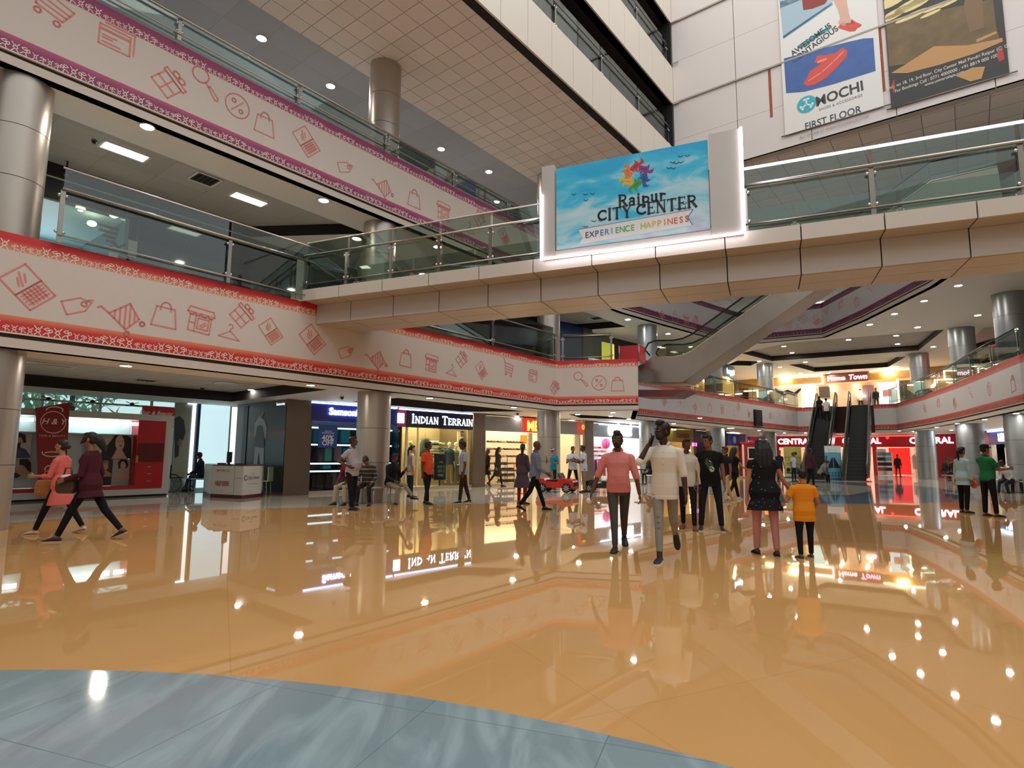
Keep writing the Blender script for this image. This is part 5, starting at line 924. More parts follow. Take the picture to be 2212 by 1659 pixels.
# ================================================================== steel escalators from first to second floor
st = Z(1480, 764.5, 5.25).xy; EM = MV
def EV(px, py, back=0.): q = VP(px, py, st, st + EM); return q + v3(U, 0) * back
def escal_upper(label, back):
    t = thing('escalator', label, 'escalator', EV(1400, 838, back + .8))
    top = [(1379, 790), (1393, 785), (1404, 774), (1414, 771), (1452, 771.4), (1473.6, 767.7), (1495, 758), (1512.7, 745), (1664.6, 637.5)]; bot = [(1699, 670), (1474, 826), (1379, 826)]
    P = [EV(*p) for p in top]; d = (P[-1] - P[-2]).normalized(); tt = (9.9 - P[-1].z) / d.z; P.append(P[-1] + d * tt); P.append(P[-1] + v3(EM, 0) * 1.6)
    Q = [EV(*p) for p in bot]; dq = (Q[0] - Q[1]).normalized(); t2 = (8.7 - Q[0].z) / dq.z; q1 = Q[0] + dq * t2; Q = [q1 + v3(EM, 0) * 2.2, q1] + Q[1:]
    off = v3(U, 0) * back; ring = [p + off for p in P + Q]
    MB().extr(ring, v3(U, 0) * .06).build('near_cladding', m_stl, t); MB().extr([p + v3(U, 0) * 1.25 for p in ring], v3(U, 0) * .06).build('far_cladding', m_stl, t)
    up = P + []; low = [p + off for p in Q]
    mb = MB(); mb.loft([[p + off + v3(U, 0) * .06 + Vector((0, 0, -.12)) for p in up], [p + off + v3(U, 0) * 1.25 + Vector((0, 0, -.12)) for p in up]], False, False); mb.build('step_band', M('#1b1b1d', .5), t)
    mb = MB(); mb.loft([low, [p + v3(U, 0) * 1.25 for p in low]], False, False); mb.build('underside', m_stl, t)
    edge = [p + off + Vector((0, 0, .01)) for p in P[3:]]
    MB().tube(edge, .02, 6).build('skirt_edge', M('#d8d2c6', .3, .6), t, True)
    for w in (.1, 1.18):
        ov = off + v3(U, 0) * w; hr = [P[3] + ov + Vector((-.25 * EM.x, -.25 * EM.y, .1))] + [P[3] + ov + Vector((-.45 * EM.x, -.45 * EM.y, .35)), P[3] + ov + Vector((-.3 * EM.x, -.3 * EM.y, .6))] + [p + ov + Vector((0, 0, .68)) for p in P[3:]]
        MB().tube(hr, .035, 8).build('handrail', m_black, t, True)
        mb = MB(); lo = [p + ov for p in P[3:]]; mb.loft([lo, [p + Vector((0, 0, .66)) for p in lo]], False, False); mb.build('balustrade_glass', m_glass, t)
    return t, ring
m_stl = M('#a39b92', .36, .85, .5, .25, 2.5, 0, .14, 1.2, name='worn_steel_cladding')
te, ring = escal_upper('steel clad escalator rising from the first floor behind the bridge', 0)
mb = MB(); a = EV(1378, 857); b = EV(1452, 857); c = EV(1482, 842); d = EV(1378, 842); mb.extr([a, b, c, d], v3(U, 0) * 1.25); mb.build('pit_fascia', M('#6a3a38', .5), te)
# red barrier at the foot
rb_ = thing('barrier', 'red barrier box at the foot of the steel escalators', 'barrier', v3((4.9, 23.6), F1)); mb = MB(); a, b = D(1337, 745, 23.3), D(1380, 745, 23.0); zz0, zz1 = F1 + .02, D(1360, 746, 23.1).z
mb.ribbon([a.xy, b.xy], zz0, zz1, .05, 1); mb.build('front_panel', M('#b3232b', .45), rb_); c = D(1394, 745, 23.6); MB().ribbon([b.xy + Vector((.03, 0)), c.xy], zz0, zz1, .05, 1).build('side_panel', M('#d22a30', .45), rb_); mb = MB(); mb.tube([v3(b.xy, zz0), v3(b.xy, zz1 + .03)], .022, 6); mb.tube([v3(a.xy, zz0), v3(a.xy, zz1 + .03)], .022, 6); mb.build('frame', m_steel, rb_, True)

# ================================================================== twin escalators at the end of the hall
UE = Vector((.552, .834)); ME = Vector((.834, -.552))
def escal_far(label, c, run=8.7):
    t = thing('escalator', label, 'escalator', v3(c, 0)); w = .5
    def Q(a, b, z): p = Vector(c) + UE * a + ME * b; return Vector((p.x, p.y, z))
    sl = F1 / run; mb = MB(); n = 24
    for k in range(n):
        a0, a1 = run * k / n, run * (k + 1) / n; z0 = F1 * k / n; z1 = F1 * (k + 1) / n
        mb.add([Q(a0, -w, z0), Q(a0, w, z0), Q(a0, w, z1), Q(a0, -w, z1)], [(0, 1, 2, 3)]); mb.add([Q(a0, -w, z1), Q(a0, w, z1), Q(a1, w, z1), Q(a1, -w, z1)], [(0, 1, 2, 3)])
    mb.build('step_band', M('#2b2b2c', .5), t); mb = MB()
    for k in range(1, n): a0 = run * k / n; z0 = F1 * k / n; mb.box(Q(a0 - .01, 0, z0 + .008), (2 * w, .04, .012), R(-33.5))
    mb.build('step_edge', M('#55544f', .5), t)
    for sg_ in (-1, 1):
        b = sg_ * (w + .12); prof = [(-.9, .25), (-.2, .28), (run, F1 + .28), (run + 1.0, F1 + .28)]; low = [(run + 1.0, F1 - .6), (run * .6, F1 * .6 - .8), (.6, .0), (-.9, .0)]
        MB().extr([Q(a, b - .06, z) for a, z in prof + low], v3(ME, 0) * .12).build('skirt_panel', M('#4e5a60', .25, .8), t)
        hr = [Q(-.9, b, .3), Q(-1.15, b, .55), Q(-1.1, b, .85), Q(-.85, b, 1.0), Q(-.2, b, 1.02)] + [Q(run * k / 4, b, F1 * k / 4 + 1.02) for k in range(1, 5)] + [Q(run + .7, b, F1 + 1.03), Q(run + .95, b, F1 + .9), Q(run + 1.0, b, F1 + .6), Q(run + .85, b, F1 + .32)]
        MB().tube(hr, .045, 8).build('handrail', M('#1c1c1e', .35), t, True)
        mb = MB(); mb.extr([Q(-.9, b, .3), Q(-.2, b, .3), Q(run, b, F1 + .3), Q(run + .8, b, F1 + .3), Q(run + .75, b, F1 + .98), Q(run, b, F1 + 1.0), Q(-.2, b, 1.0), Q(-.95, b, .9)], v3(ME, 0) * .012); mb.build('balustrade_glass', m_glass, t)
    mb = MB(); mb.loft([[Q(.6, -w, -.0), Q(run * .6, -w, F1 * .6 - .95), Q(run + 1, -w, F1 - .6)], [Q(.6, w, 0), Q(run * .6, w, F1 * .6 - .95), Q(run + 1, w, F1 - .6)]], False, False); mb.build('underside', M('#3a3330', .5), t)
    MB().add([Q(run, -w, F1 + .01), Q(run, w, F1 + .01), Q(run + 1, w, F1 + .01), Q(run + 1, -w, F1 + .01)], [(0, 1, 2, 3)]).build('landing_plate', m_steel_d, t)
    MB().box(Q(-.5, 0, .008), (2 * w, .9, .012), R(-33.5)).build('comb_plate', m_steel_d, t)
EC1, EC2 = E0.lerp(E1, .657) - UE * 8.7, E0.lerp(E1, .315) - UE * 8.7
escal_far('right one of the twin dark escalators at the end of the hall', EC1); escal_far('left one of the twin dark escalators, with people riding up', EC2)
o = thing('warning_light', 'small glowing red warning light at the foot of the right escalator', 'light', v3(EC1 + ME * .72 - UE * 1.3, 0)); p = EC1 + ME * .72 - UE * 1.3; MB().cyl(p, .16, 0, .05, 14, .1).build('base', m_black, o, True); MB().ell((p.x, p.y, .1), (.12, .12, .09), 12, 8).build('lamp', E('#ff3a30', 8), o, True)

# ================================================================== lobby at the left: window wall, kiosk, help desk
KD = Path([PL(-8, -7.27), PL(9.5, -7.27)]); WN = Path([PL(-8, -9.2), PL(8.6, -9.2)])
struct(MB().ribbon([PL(-9, -7.27), PL(8.5, -7.27)], 3.14, 3.28, .25, 1).build('trim_20', M('#c9c4ba', .5)))
struct(MB().ribbon([PL(-9, -7.3), PL(8.5, -7.3)], 3.28, 3.42, .25, 1).build('trim_21', m_dark))
sWE = sx_(WN, 372)
w1 = struct(MB().ribbon([WN.at(0, 0), WN.at(sWE, 0)], 0, 3.4, .02, 1).build('window_1', glass_mat('window_pane', '#dff0ee', .6, .04)))
mb = MB()
for k in range(10): p = WN.at(.4 + k * 1.5, .02); mb.box((p.x, p.y, 1.7), (.07, .07, 3.4), R(52))
for z in (.05, 2.2, 2.85, 3.3): mb.ribbon([WN.at(0, .04), WN.at(sWE, .04)], z, z + .06, .06, 1)
mb.build('window_frame', M('#cfd4d0', .4), w1)
mb = MB()
for k in (3, 6): p = WN.at(.9 + k * 1.5, -.05); mb.box((p.x, p.y, 1.7), (.12, .12, 3.4), R(52))
mb.build('rust_post', M('#9a5a44', .6), w1)
struct(MB().ribbon([WN.at(sWE, 0), WN.at(16.6, 0)], 0, 3.4, .1, 1).build('wall_left', M('#8f9d9c', .5)))
flat('ceiling_lobby', [PL(-9, -7.2), PL(9, -7.2), PL(9, -9.3), PL(-9, -9.3)], [], 3.42, m_white)
# trees outside
lf = MB(); 
def tree(c, h, r, label, col):
    t = thing('tree', label, 'tree', (c[0], c[1], 0)); MB().tube([(c[0], c[1], 0), (c[0] + .1, c[1], h * .5), (c[0], c[1] + .1, h * .8)], [.16, .12, .06], 8).build('trunk', M('#5b4a3a', .8), t, True)
    mb = MB(); rnd = random.Random(int(c[0] * 10))
    for k in range(300):
        q = Vector((rnd.gauss(0, 1), rnd.gauss(0, 1), rnd.gauss(0, 1))).normalized() * rnd.uniform(.5, 1); p = Vector((c[0], c[1], h * .72)) + Vector((q.x * r, q.y * r, q.z * h * .36)); d = Vector((rnd.gauss(0, 1), rnd.gauss(0, 1), rnd.gauss(-.3, .6))).normalized(); s = d.cross(Vector((0, 0, 1))).normalized() * .16; L_ = d * rnd.uniform(.5, .9)
        mb.add([p - s * .5, p + s * .3 + L_ * .5, p + L_, p - s + L_ * .45], [(0, 1, 2, 3)])
    mb.build('foliage', M(col, .8), t)
for k, (s, d, h, r, col, lb) in enumerate(((2.2, -13.5, 5.2, 2.0, '#c4e0c8', 'pale green leafy tree outside the window, behind the left column'), (5.2, -14.0, 5.6, 2.1, '#cae4cd', 'pale green leafy tree outside the window, above the red fin sign'), (8.2, -13.6, 5.0, 2.0, '#bcdcc0', 'pale green leafy tree outside the window, left of the red name plate'), (11.0, -14.5, 5.0, 1.9, '#cee6d2', 'pale green leafy tree outside the window behind the wheelchairs'))):
    p = PL(s - 6, d + .2); tree(p, h, r, lb, col)
# hair and beauty kiosk
K = lambda px, py, d=0.: (lambda h: v3(KD.at(h[1], d), h[2]))(KD.hit(px, py))
kt = thing('kiosk', 'white framed beauty display kiosk with red base, photos and a red cabinet', 'kiosk', v3(KD.at(sx_(KD, 190)), 0))
ks0, ks1 = sx_(KD, 18), sx_(KD, 370); kz1, kz0 = zy(KD, 200, 889), zy(KD, 200, 903)
panel_s(KD, ks0, ks1, kz0, kz1, .0, .9, M('#c6c8c6', .4), 'top_beam', kt); panel_s(KD, ks0, ks1, .06, .24, .0, .9, M('#c6c8c6', .4), 'base_plinth', kt); panel_s(KD, ks0, ks1, .0, .06, -.1, .7, m_black, 'recessed_foot', kt); panel_s(KD, sx_(KD, 354), ks1, .24, kz0, .0, .9, M('#c6c8c6', .4), 'corner_post', kt); panel_s(KD, ks0, sx_(KD, 354), .24, .34, .01, .3, M('#b8202a', .4), 'red_skirting', kt)
panel_s(KD, ks0, sx_(KD, 292), .34, kz0, -.5, .04, M('#c3d6d6', .35), 'back_panel', kt)
for a, b in ((38, 70), (141, 264), (274, 300)): panel_s(KD, sx_(KD, a), sx_(KD, b), zy(KD, 200, 915), zy(KD, 200, 908), -.2, .06, E('#f2ffff', 8), 'light_tube', kt)
panel_s(KD, ks0, sx_(KD, 296), zy(KD, 200, 938), zy(KD, 200, 936), -.1, .4, M('#b9d2d6', .2), 'glass_shelf', kt)
panel_s(KD, sx_(KD, 294), sx_(KD, 354), .3, kz0, .02, .5, M('#b51f28', .35), 'red_cabinet', kt); panel_s(KD, sx_(KD, 296), sx_(KD, 352), zy(KD, 324, 998), zy(KD, 324, 957), .03, .02, M('#5d1016', .4), 'open_niche', kt)
for y in (1009, 1024, 1040): panel_s(KD, sx_(KD, 320), sx_(KD, 328), zy(KD, 324, y), zy(KD, 324, y - 1.5), .04, .02, M('#d8c8c0', .3, .6), 'drawer_handle', kt)
panel_s(KD, sx_(KD, 293), sx_(KD, 298), zy(KD, 296, 999), zy(KD, 296, 984), .05, .03, M('#c98a3a', .3, .5), 'door_handle', kt)
def photo(px0, px1, y0, y1, bgc, shapes, lb):
    t = thing('photo_panel', lb, 'picture', K((px0 + px1) / 2, y1, -.3)); panel_s(KD, sx_(KD, px0), sx_(KD, px1), zy(KD, (px0 + px1) / 2, y1), zy(KD, (px0 + px1) / 2, y0), -.3, .03, M(bgc, .4), 'backing', t)
    for i, (nm_, h, pts) in enumerate(shapes): mb = MB(); fill(mb, lambda a, b, i=i: K(a, b, -.292 + .004 * i), pts); mb.build(nm_, M(h, .45), t)
el = lambda cx, cy, rx, ry, n=16: [(cx + rx * cos(2 * pi * k / n), cy + ry * sin(2 * pi * k / n)) for k in range(n)]
photo(31, 72, 934, 989, '#c8c9c4', [('jacket_print', '#33506e', [(32, 989), (36, 975), (50, 966), (62, 970), (72, 984), (72, 989)]), ('face_print', '#c79a7e', el(44, 951, 8, 13)), ('beard_print', '#1e1a1a', [(35, 955), (42, 958), (52, 955), (50, 966), (44, 972), (37, 968)]), ('hair_print', '#221d1c', [(37, 944), (38, 937), (50, 935), (62, 939), (63, 955), (57, 957), (53, 945)])], 'photo of a bearded man in sunglasses at the left end of the kiosk')
photo(29, 74, 990, 1034, '#a9a9a2', [('face_print', '#b98d76', el(52, 1018, 16, 10)), ('hair_print', '#1c1818', [(48, 1004), (50, 992), (66, 991), (74, 1000), (74, 1024), (66, 1016), (58, 1006)]), ('beard_print', '#2a2322', [(30, 1024), (42, 1022), (52, 1028), (44, 1033), (32, 1032)])], 'photo of a reclining man with dark hair, lower left of the kiosk')
photo(196, 294, 938, 991, '#b9b3ac', [('hair_print', '#241c1c', [(214, 991), (232, 972), (246, 954), (256, 940), (280, 938), (292, 946), (292, 991)]), ('face_print', '#d4b29c', el(267, 957, 10, 17)), ('neck_print', '#c9a48c', [(252, 985), (260, 970), (272, 972), (280, 986), (284, 991), (248, 991)]), ('lip_print', '#8a3a3e', el(269, 963, 3.5, 1.5, 8)), ('eye_print', '#241c1c', el(263, 953, 2, 1, 6)), ('eye_print', '#241c1c', el(272, 953, 2, 1, 6))], 'large photo of a woman with long dark hair on the kiosk')
photo(222, 252, 992, 1050, '#26221f', [('face_print', '#b58a6e', el(236, 1008, 6, 8)), ('hair_print', '#8a6a48', [(228, 1004), (232, 994), (242, 995), (244, 1004), (237, 1000)]), ('arm_print', '#a87c62', [(226, 1022), (236, 1016), (250, 1024), (248, 1030), (230, 1030)])], 'small dark photo of a woman, lower left of the two small kiosk photos')
photo(254, 291, 992, 1050, '#a8a7a2', [('hair_print', '#1e1a1a', [(264, 1012), (263, 998), (270, 992), (282, 993), (286, 1004), (282, 1012)]), ('face_print', '#c79c84', el(274, 1006, 6, 9)), ('arm_print', '#c79c84', [(258, 1030), (272, 1018), (286, 1026), (288, 1036), (262, 1036)])], 'small pale photo of a short haired woman in the lower row of the kiosk')
fin = thing('fin_sign', 'tall red tapered sign with white rings and beauty lettering standing before the kiosk', 'sign', K(104, 1066, .35)); FP = [K(68, 883, .35), K(142, 870, .35), K(131, 1068, .35), K(76, 1068, .35)]; MB().extr(FP, v3(MV, 0) * -.06).build('board', M('#8e1620', .4), fin)
fo = lambda a, b: K(a, b, .36); mb = MB(); stroke(mb, lambda a, b: K(a, b, .36), el(106, 913, 27, 23, 28), 1.6, True); mb.build('ring_mark', M('#e8dcd8', .4), fin)
for cx, cy, rx, ry, a0, a1 in ((109, 887, 18, 7, 1.0, 2.15), (104, 978, 22, 8, .1, 1.1), (104, 982, 20, 6, 1.2, 1.9), (103, 1012, 15, 7, .9, 2.1)):
    mb = MB(); stroke(mb, fo, [(cx + rx * cos(pi * (a0 + (a1 - a0) * k / 12)), cy + ry * sin(pi * (a0 + (a1 - a0) * k / 12))) for k in range(13)], 2.2); mb.build('white_arc', M('#f2e8e4', .3), fin)  # white oval arcs drawn on the red board
def ktext(s, px, py, size, d, bold=0., shear=0.):
    h = KD.hit(px, py); mb = MB(); letter(mb, sign_f(KD, h[1], d), s, 0, h[2], size, bold, 1., 'CENTER', shear); return mb
ktext('H & Y', 106, 917, .215, .365, .012, .25).build('lettering', M('#eee4e0', .4), fin); ktext('HAIR & BEAUTY', 104, 944, .082, .365, .004).build('lettering', M('#d8c8c4', .4), fin)
np_ = thing('name_plate', 'small red name plate with script lettering on top of the kiosk', 'sign', K(336, 900, .02)); panel_s(KD, sx_(KD, 301), sx_(KD, 371), kz1 + .005, zy(KD, 336, 878), .02, .1, M('#ad2029', .4), 'board', np_); ktext('Hair & Beauty', 336, 896, .165, .03, .012, .25).build('lettering', M('#f0dcd8', .4), np_)
# lobby glass doors and lit panel
sA, sB = sx_(WN, 424), sx_(WN, 488); o = struct(panel_s(WN, sA, sB, .1, 3.3, .1, .05, E('#c4e2ea', 1.0, 'daylit_frosted_glass'), 'window_2', None)); panel_s(WN, sB, sB + .06, .1, 3.3, .12, .08, M('#d8e0b8', .5), 'window_frame', o); panel_s(WN, sA - .08, sA, .1, 3.3, .12, .08, M('#2a2f5a', .4), 'window_frame', o)
po_ = thing('door_poster', 'tall translucent poster of a person in dark clothing on the lobby glass', 'poster', v3(WN.at(sx_(WN, 385), .1), .3)); panel_s(WN, sx_(WN, 371), sx_(WN, 404), .5, 3.3, .12, .02, M('#a9aca0', .4), 'sheet', po_); wf = lambda px, py: (lambda h: v3(WN.at(h[1], .13), h[2]))(WN.hit(px, py))
mb = MB(); fill(mb, wf, [(373, 905), (384, 898), (394, 908), (397, 935), (392, 952), (385, 948), (382, 985), (374, 990)]); mb.build('clothing_print', M('#3a4048', .5), po_); mb = MB(); fill(mb, wf, el(385, 957, 5, 9)); mb.build('hand_print', M('#a8806a', .5), po_)
panel_s(WN, sx_(WN, 395), sx_(WN, 413), zy(WN, 404, 873), zy(WN, 404, 857), .16, .04, E('#f0f0ff', 5), 'lit_sign', po_); panel_s(WN, sx_(WN, 406), sx_(WN, 413), .2, 3.2, .14, .03, E('#e8f4f0', 1.6), 'daylit_gap', po_)
# drone-like hanging fans above the kiosk
for px, py, lb in ((112, 860, 'small black hanging spider ornament before the window, leftmost'), (208, 866, 'small black hanging spider ornament before the window, middle'), (294, 872, 'small black hanging spider ornament before the window, rightmost')):
    c = K(px, py, -.3); t = thing('glass_fitting', lb.replace('hanging spider ornament before the window', 'spider glass fitting on the window'), 'fitting', c); MB().ell(c, (.06, .06, .05), 10, 6).build('hub', m_black, t, True)
    for a in (.5, 2.6, 3.6, 5.8): MB().tube([c, c + v3(U, 0) * (.2 * cos(a)) + Vector((0, 0, .13 * sin(a)))], .012, 6).build('arm', m_black, t, True)
# help desk
hd = thing('help_desk', 'white faceted help desk with dark red plinth and red lettering', 'desk', Z(500, 1076, 0)); DP = [Z(438, 1067, 0).xy, Z(454, 1074, 0).xy, Z(503, 1076.5, 0).xy, Z(522, 1077.5, 0).xy, Z(563, 1073, 0).xy]; hz = .98
back = [p + Vector((-.25, .75)) for p in (DP[4], DP[0])]; mw = M('#d9d6d2', .4)
MB().prism([p for p in DP] + back, 0, .1).build('plinth', M('#5a1f1c', .4), hd)
for i in range(4):
    a, b = DP[i], DP[i + 1]; dd = (b - a).normalized() * .012; MB().ribbon([a + dd, b - dd], .1, hz - .03, .04, 1).build('front_panel', mw, hd)
MB().ribbon([DP[0], back[1]], .1, hz - .03, .04, -1).build('side_panel', mw, hd); MB().ribbon([DP[4], back[0]], .1, hz - .03, .04, 1).build('side_panel', mw, hd)
MB().prism([p for p in DP] + back, hz - .03, hz).build('counter_top', M('#4a2a22', .3), hd)
HP = Path(DP); f = sign_f(HP, 0, .015); l1 = HP.L
mb = MB(); letter(mb, f, 'HELP DESK', (l1[1] + l1[2]) / 2, .36, .2, .02, .62); mb.build('lettering', M('#a02a28', .4), hd); mb = MB(); letter(mb, f, 'MAY I HELP YOU', (l1[1] + l1[2]) / 2 + .03, .78, .085, .004, .9); letter(mb, f, 'Information', (l1[2] + l1[3]) / 2, .58, .055); letter(mb, f, 'City Center', (l1[3] + l1[4]) / 2 + .05, .56, .13, .008, .85); letter(mb, f, 'Come. Shop. be happy.', (l1[3] + l1[4]) / 2, .4, .06, .002, .85, 'CENTER', .2); letter(mb, f, 'Raipur', (l1[3] + l1[4]) / 2 + .02, .7, .06); mb.build('lettering', M('#4a4a4c', .5), hd)
mb = MB(); c_ = l1[3] + .12; stroke(mb, f, circ((c_, .6), .07, 14, .5, 6.0), .02); mb.build('swirl_logo', M('#3a4a48', .5), hd)
mo = thing('monitor', 'black computer monitor on the help desk seen edge on', 'monitor', v3(D(494, 1015, 18.4).xy, hz)); c = D(494, 1015, 18.3).xy; MB().box((c.x, c.y, hz + .23), (.06, .42, .32), R(12)).build('screen', m_black, mo); MB().box((c.x, c.y, hz + .05), (.04, .06, .1)).build('neck', m_black, mo); MB().box((c.x, c.y, hz + .008), (.2, .22, .016)).build('foot', m_black, mo)
for px, lb, sz in ((478, 'black desk phone left of the monitor on the help desk', (.22, .2, .05)), (519, 'flat dark box right of the monitor on the help desk', (.32, .2, .035))):
    c = D(px, 1018, 18.35).xy; o = MB().box((c.x, c.y, hz + sz[2] / 2 + .002), sz, .3).build('desk_phone' if px < 500 else 'flat_box', m_black, None, False, .01); tag(o, lb, 'phone' if px < 500 else 'box')
ch = thing('chair', 'pale green plastic chair beside the help desk, right side', 'chair', v3(D(568, 1060, 19.3).xy, 0)); c = D(568, 1060, 19.2).xy
mb = MB(); mb.box((c.x, c.y, .45), (.42, .42, .04)); mb.build('seat', M('#c9dfb0', .4), ch, False, .015); mb = MB(); mb.loft([[(c.x + .2 + dx, c.y - .2, z) for dx in (0, .03)] + [(c.x + .2 + dx, c.y + .2, z) for dx in (.03, 0)] for z, dx_ in ((.45, 0), (.9, .08))]); mb.build('backrest', M('#c9dfb0', .4), ch)
for i, j in ((-1, -1), (1, -1), (1, 1), (-1, 1)): MB().tube([(c.x + i * .18, c.y + j * .18, 0), (c.x + i * .16, c.y + j * .16, .44)], .016, 6).build('leg', M('#aebf9c', .4), ch, True)
def wheelchair(c, a, lb):
    t = thing('wheelchair', lb, 'wheelchair', (c[0], c[1], 0)); ca, sa = cos(a), sin(a); G = lambda x, y, z: Vector((c[0] + x * ca - y * sa, c[1] + x * sa + y * ca, z))
    for s in (-1, 1):
        mb = MB(); mb.tube([G(.3 * cos(k * pi / 12), s * .29, .3 + .3 * sin(k * pi / 12)) for k in range(25)], .018, 6); mb.build('rear_wheel', m_black, t, True); mb = MB()
        for k in range(6): mb.tube([G(0, s * .29, .3), G(.29 * cos(k * pi / 3), s * .29, .3 + .29 * sin(k * pi / 3))], .004, 4)
        mb.build('spokes', m_steel, t); mb = MB(); mb.tube([G(.42 + .09 * cos(k * pi / 8), s * .24, .09 + .09 * sin(k * pi / 8)) for k in range(17)], .016, 6); mb.build('front_wheel', m_black, t, True)
        MB().tube([G(-.25, s * .25, .95), G(-.2, s * .25, .9), G(-.2, s * .25, .45), G(.3, s * .25, .45), G(.42, s * .24, .1)], .014, 6).build('frame', m_steel, t, True)
    MB().box(G(.05, 0, .47), (.45, .46, .04), a).build('seat', m_black, t); MB().box(G(-.2, 0, .7), (.03, .46, .42), a).build('backrest', m_black, t)
c = Z(378, 1062, 0); wheelchair((c.x, c.y), .12, 'folded black wheelchair beside the kiosk corner, left one'); c = Z(396, 1058, 0); wheelchair((c.x + .45, c.y + .35), -.15, 'black wheelchair left of the seated person near the help desk, right one')

# ================================================================== benches
def bench(c, r0, r1, a0, a1, label, n=5):
    t = thing('bench', label, 'bench', (c[0], c[1], 0)); mb = MB(); N = 20
    P = lambda r, a, z: (c[0] + r * cos(a), c[1] + r * sin(a), z)
    mb.loft([[P(r0, a0 + (a1 - a0) * k / N, .43), P(r1, a0 + (a1 - a0) * k / N, .43), P(r1, a0 + (a1 - a0) * k / N, .47), P(r0, a0 + (a1 - a0) * k / N, .47)] for k in range(N + 1)]); mb.build('seat', M('#c9c6c0', .25, .9), t)
    for k in range(n):
        a = a0 + (a1 - a0) * (k + .5) / n; q = MB(); q.tube([P(r0 + .06, a, 0), P(r0 + .06, a, .43)], .02, 6); q.build('leg', m_steel, t, True); q = MB(); q.tube([P(r1 - .06, a, 0), P(r1 - .06, a, .43)], .02, 6); q.build('leg', m_steel, t, True)
C2 = PL(8.44, -.62); bench(C2, .62, 1.02, R(205), R(345), 'curved steel bench around the foot of the column with seated people', 6)
CR = Vector((23.4, 30.2)); bench(CR, .85, 1.3, R(150), R(290), 'curved steel bench at the column behind the person in the green shirt'); CR2 = Vector((20.4, 23.6)); bench(CR2, .75, 1.2, R(120), R(250), 'curved steel bench at the right edge with the person in white')

# ================================================================== toy cars
def toycar(c, a, body, label, sc=1.):
    t = thing('toy_car', label, 'toy car', (c[0], c[1], 0)); ca, sa = cos(a), sin(a); G = lambda x, y, z: Vector((c[0] + (x * ca - y * sa) * sc, c[1] + (x * sa + y * ca) * sc, z * sc))
    prof = [(-.62, .16), (-.64, .34), (-.6, .44), (-.36, .45), (-.3, .36), (.1, .34), (.2, .46), (.34, .46), (.6, .40), (.64, .28), (.62, .14)]
    mb = MB(); W_ = (.30, .33, .33, .30)
    rings = []
    for y, k in ((-.33, .96), (-.28, 1.), (.28, 1.), (.33, .96)): rings.append([G(x * k, y, .3 + (z - .3) * k) for x, z in prof])
    mb.loft(rings); mb.build('body', M(body, .25, 0, .5, coat=.6), t)
    mb = MB(); mb.loft([[G(x, y, z) for x, z in ((.16, .44), (.1, .62), (.13, .62), (.22, .46))] for y in (-.26, .26)]); mb.build('windscreen', m_black, t)
    for x in (-.4, .42):
        for y in (-.36, .30):
            w = MB(); ax = G(0, 1, 0) - G(0, 0, 0); w.disc(G(x, y, .15), ax, .15 * sc, .07 * sc, 20); wo = w.build('wheel', m_black, t, 40); r = MB(); y2 = y - .005 if y < 0 else y + .072
            for k in range(8): r.frame(G(x, y2, .15), (ca * cos(k * pi / 4), sa * cos(k * pi / 4), sin(k * pi / 4)), (-sa, ca, 0), (-ca * sin(k * pi / 4), -sa * sin(k * pi / 4), cos(k * pi / 4)), (.02 * sc, 0, -.012 * sc), (.11 * sc, .012, .012 * sc))
            r.build('spokes', M('#c9c6c0', .3, .7), wo)
    mb = MB(); mb.tube([G(.06, .2 * cos(k * pi / 6) * .5, .5 + .1 * sin(k * pi / 6)) for k in range(13)], .012, 6); mb.build('steering_wheel', m_black, t, True)
    for y in (-.2, .2): MB().ell(G(.61, y, .35), (.05, .06, .035), 10, 6).build('headlamp', M('#e8e8e0', .2), t, True)
    MB().box(G(-.15, 0, .38), (.3 * sc, .4 * sc, .05), a).build('seat', M('#26211f', .6), t); mb = MB(); mb.box(G(.635, 0, .27), (.03 * sc, .4 * sc, .1 * sc), a); mb.build('grille', m_black, t); mb = MB(); mb.box(G(.63, 0, .15), (.08 * sc, .58 * sc, .07 * sc), a); mb.build('bumper', M(body, .3), t, False, .02)
c = Z(1203, 1063, 0); toycar((c.x, c.y), R(-22), '#c3241f', 'red ride-on toy car parked in front of the column', 1.12)
c = Z(1297, 1064, 0); toycar((c.x + .1, c.y + .25), R(160), '#17171a', 'black ride-on toy car partly hidden by the person in the pink shirt', 1.0)

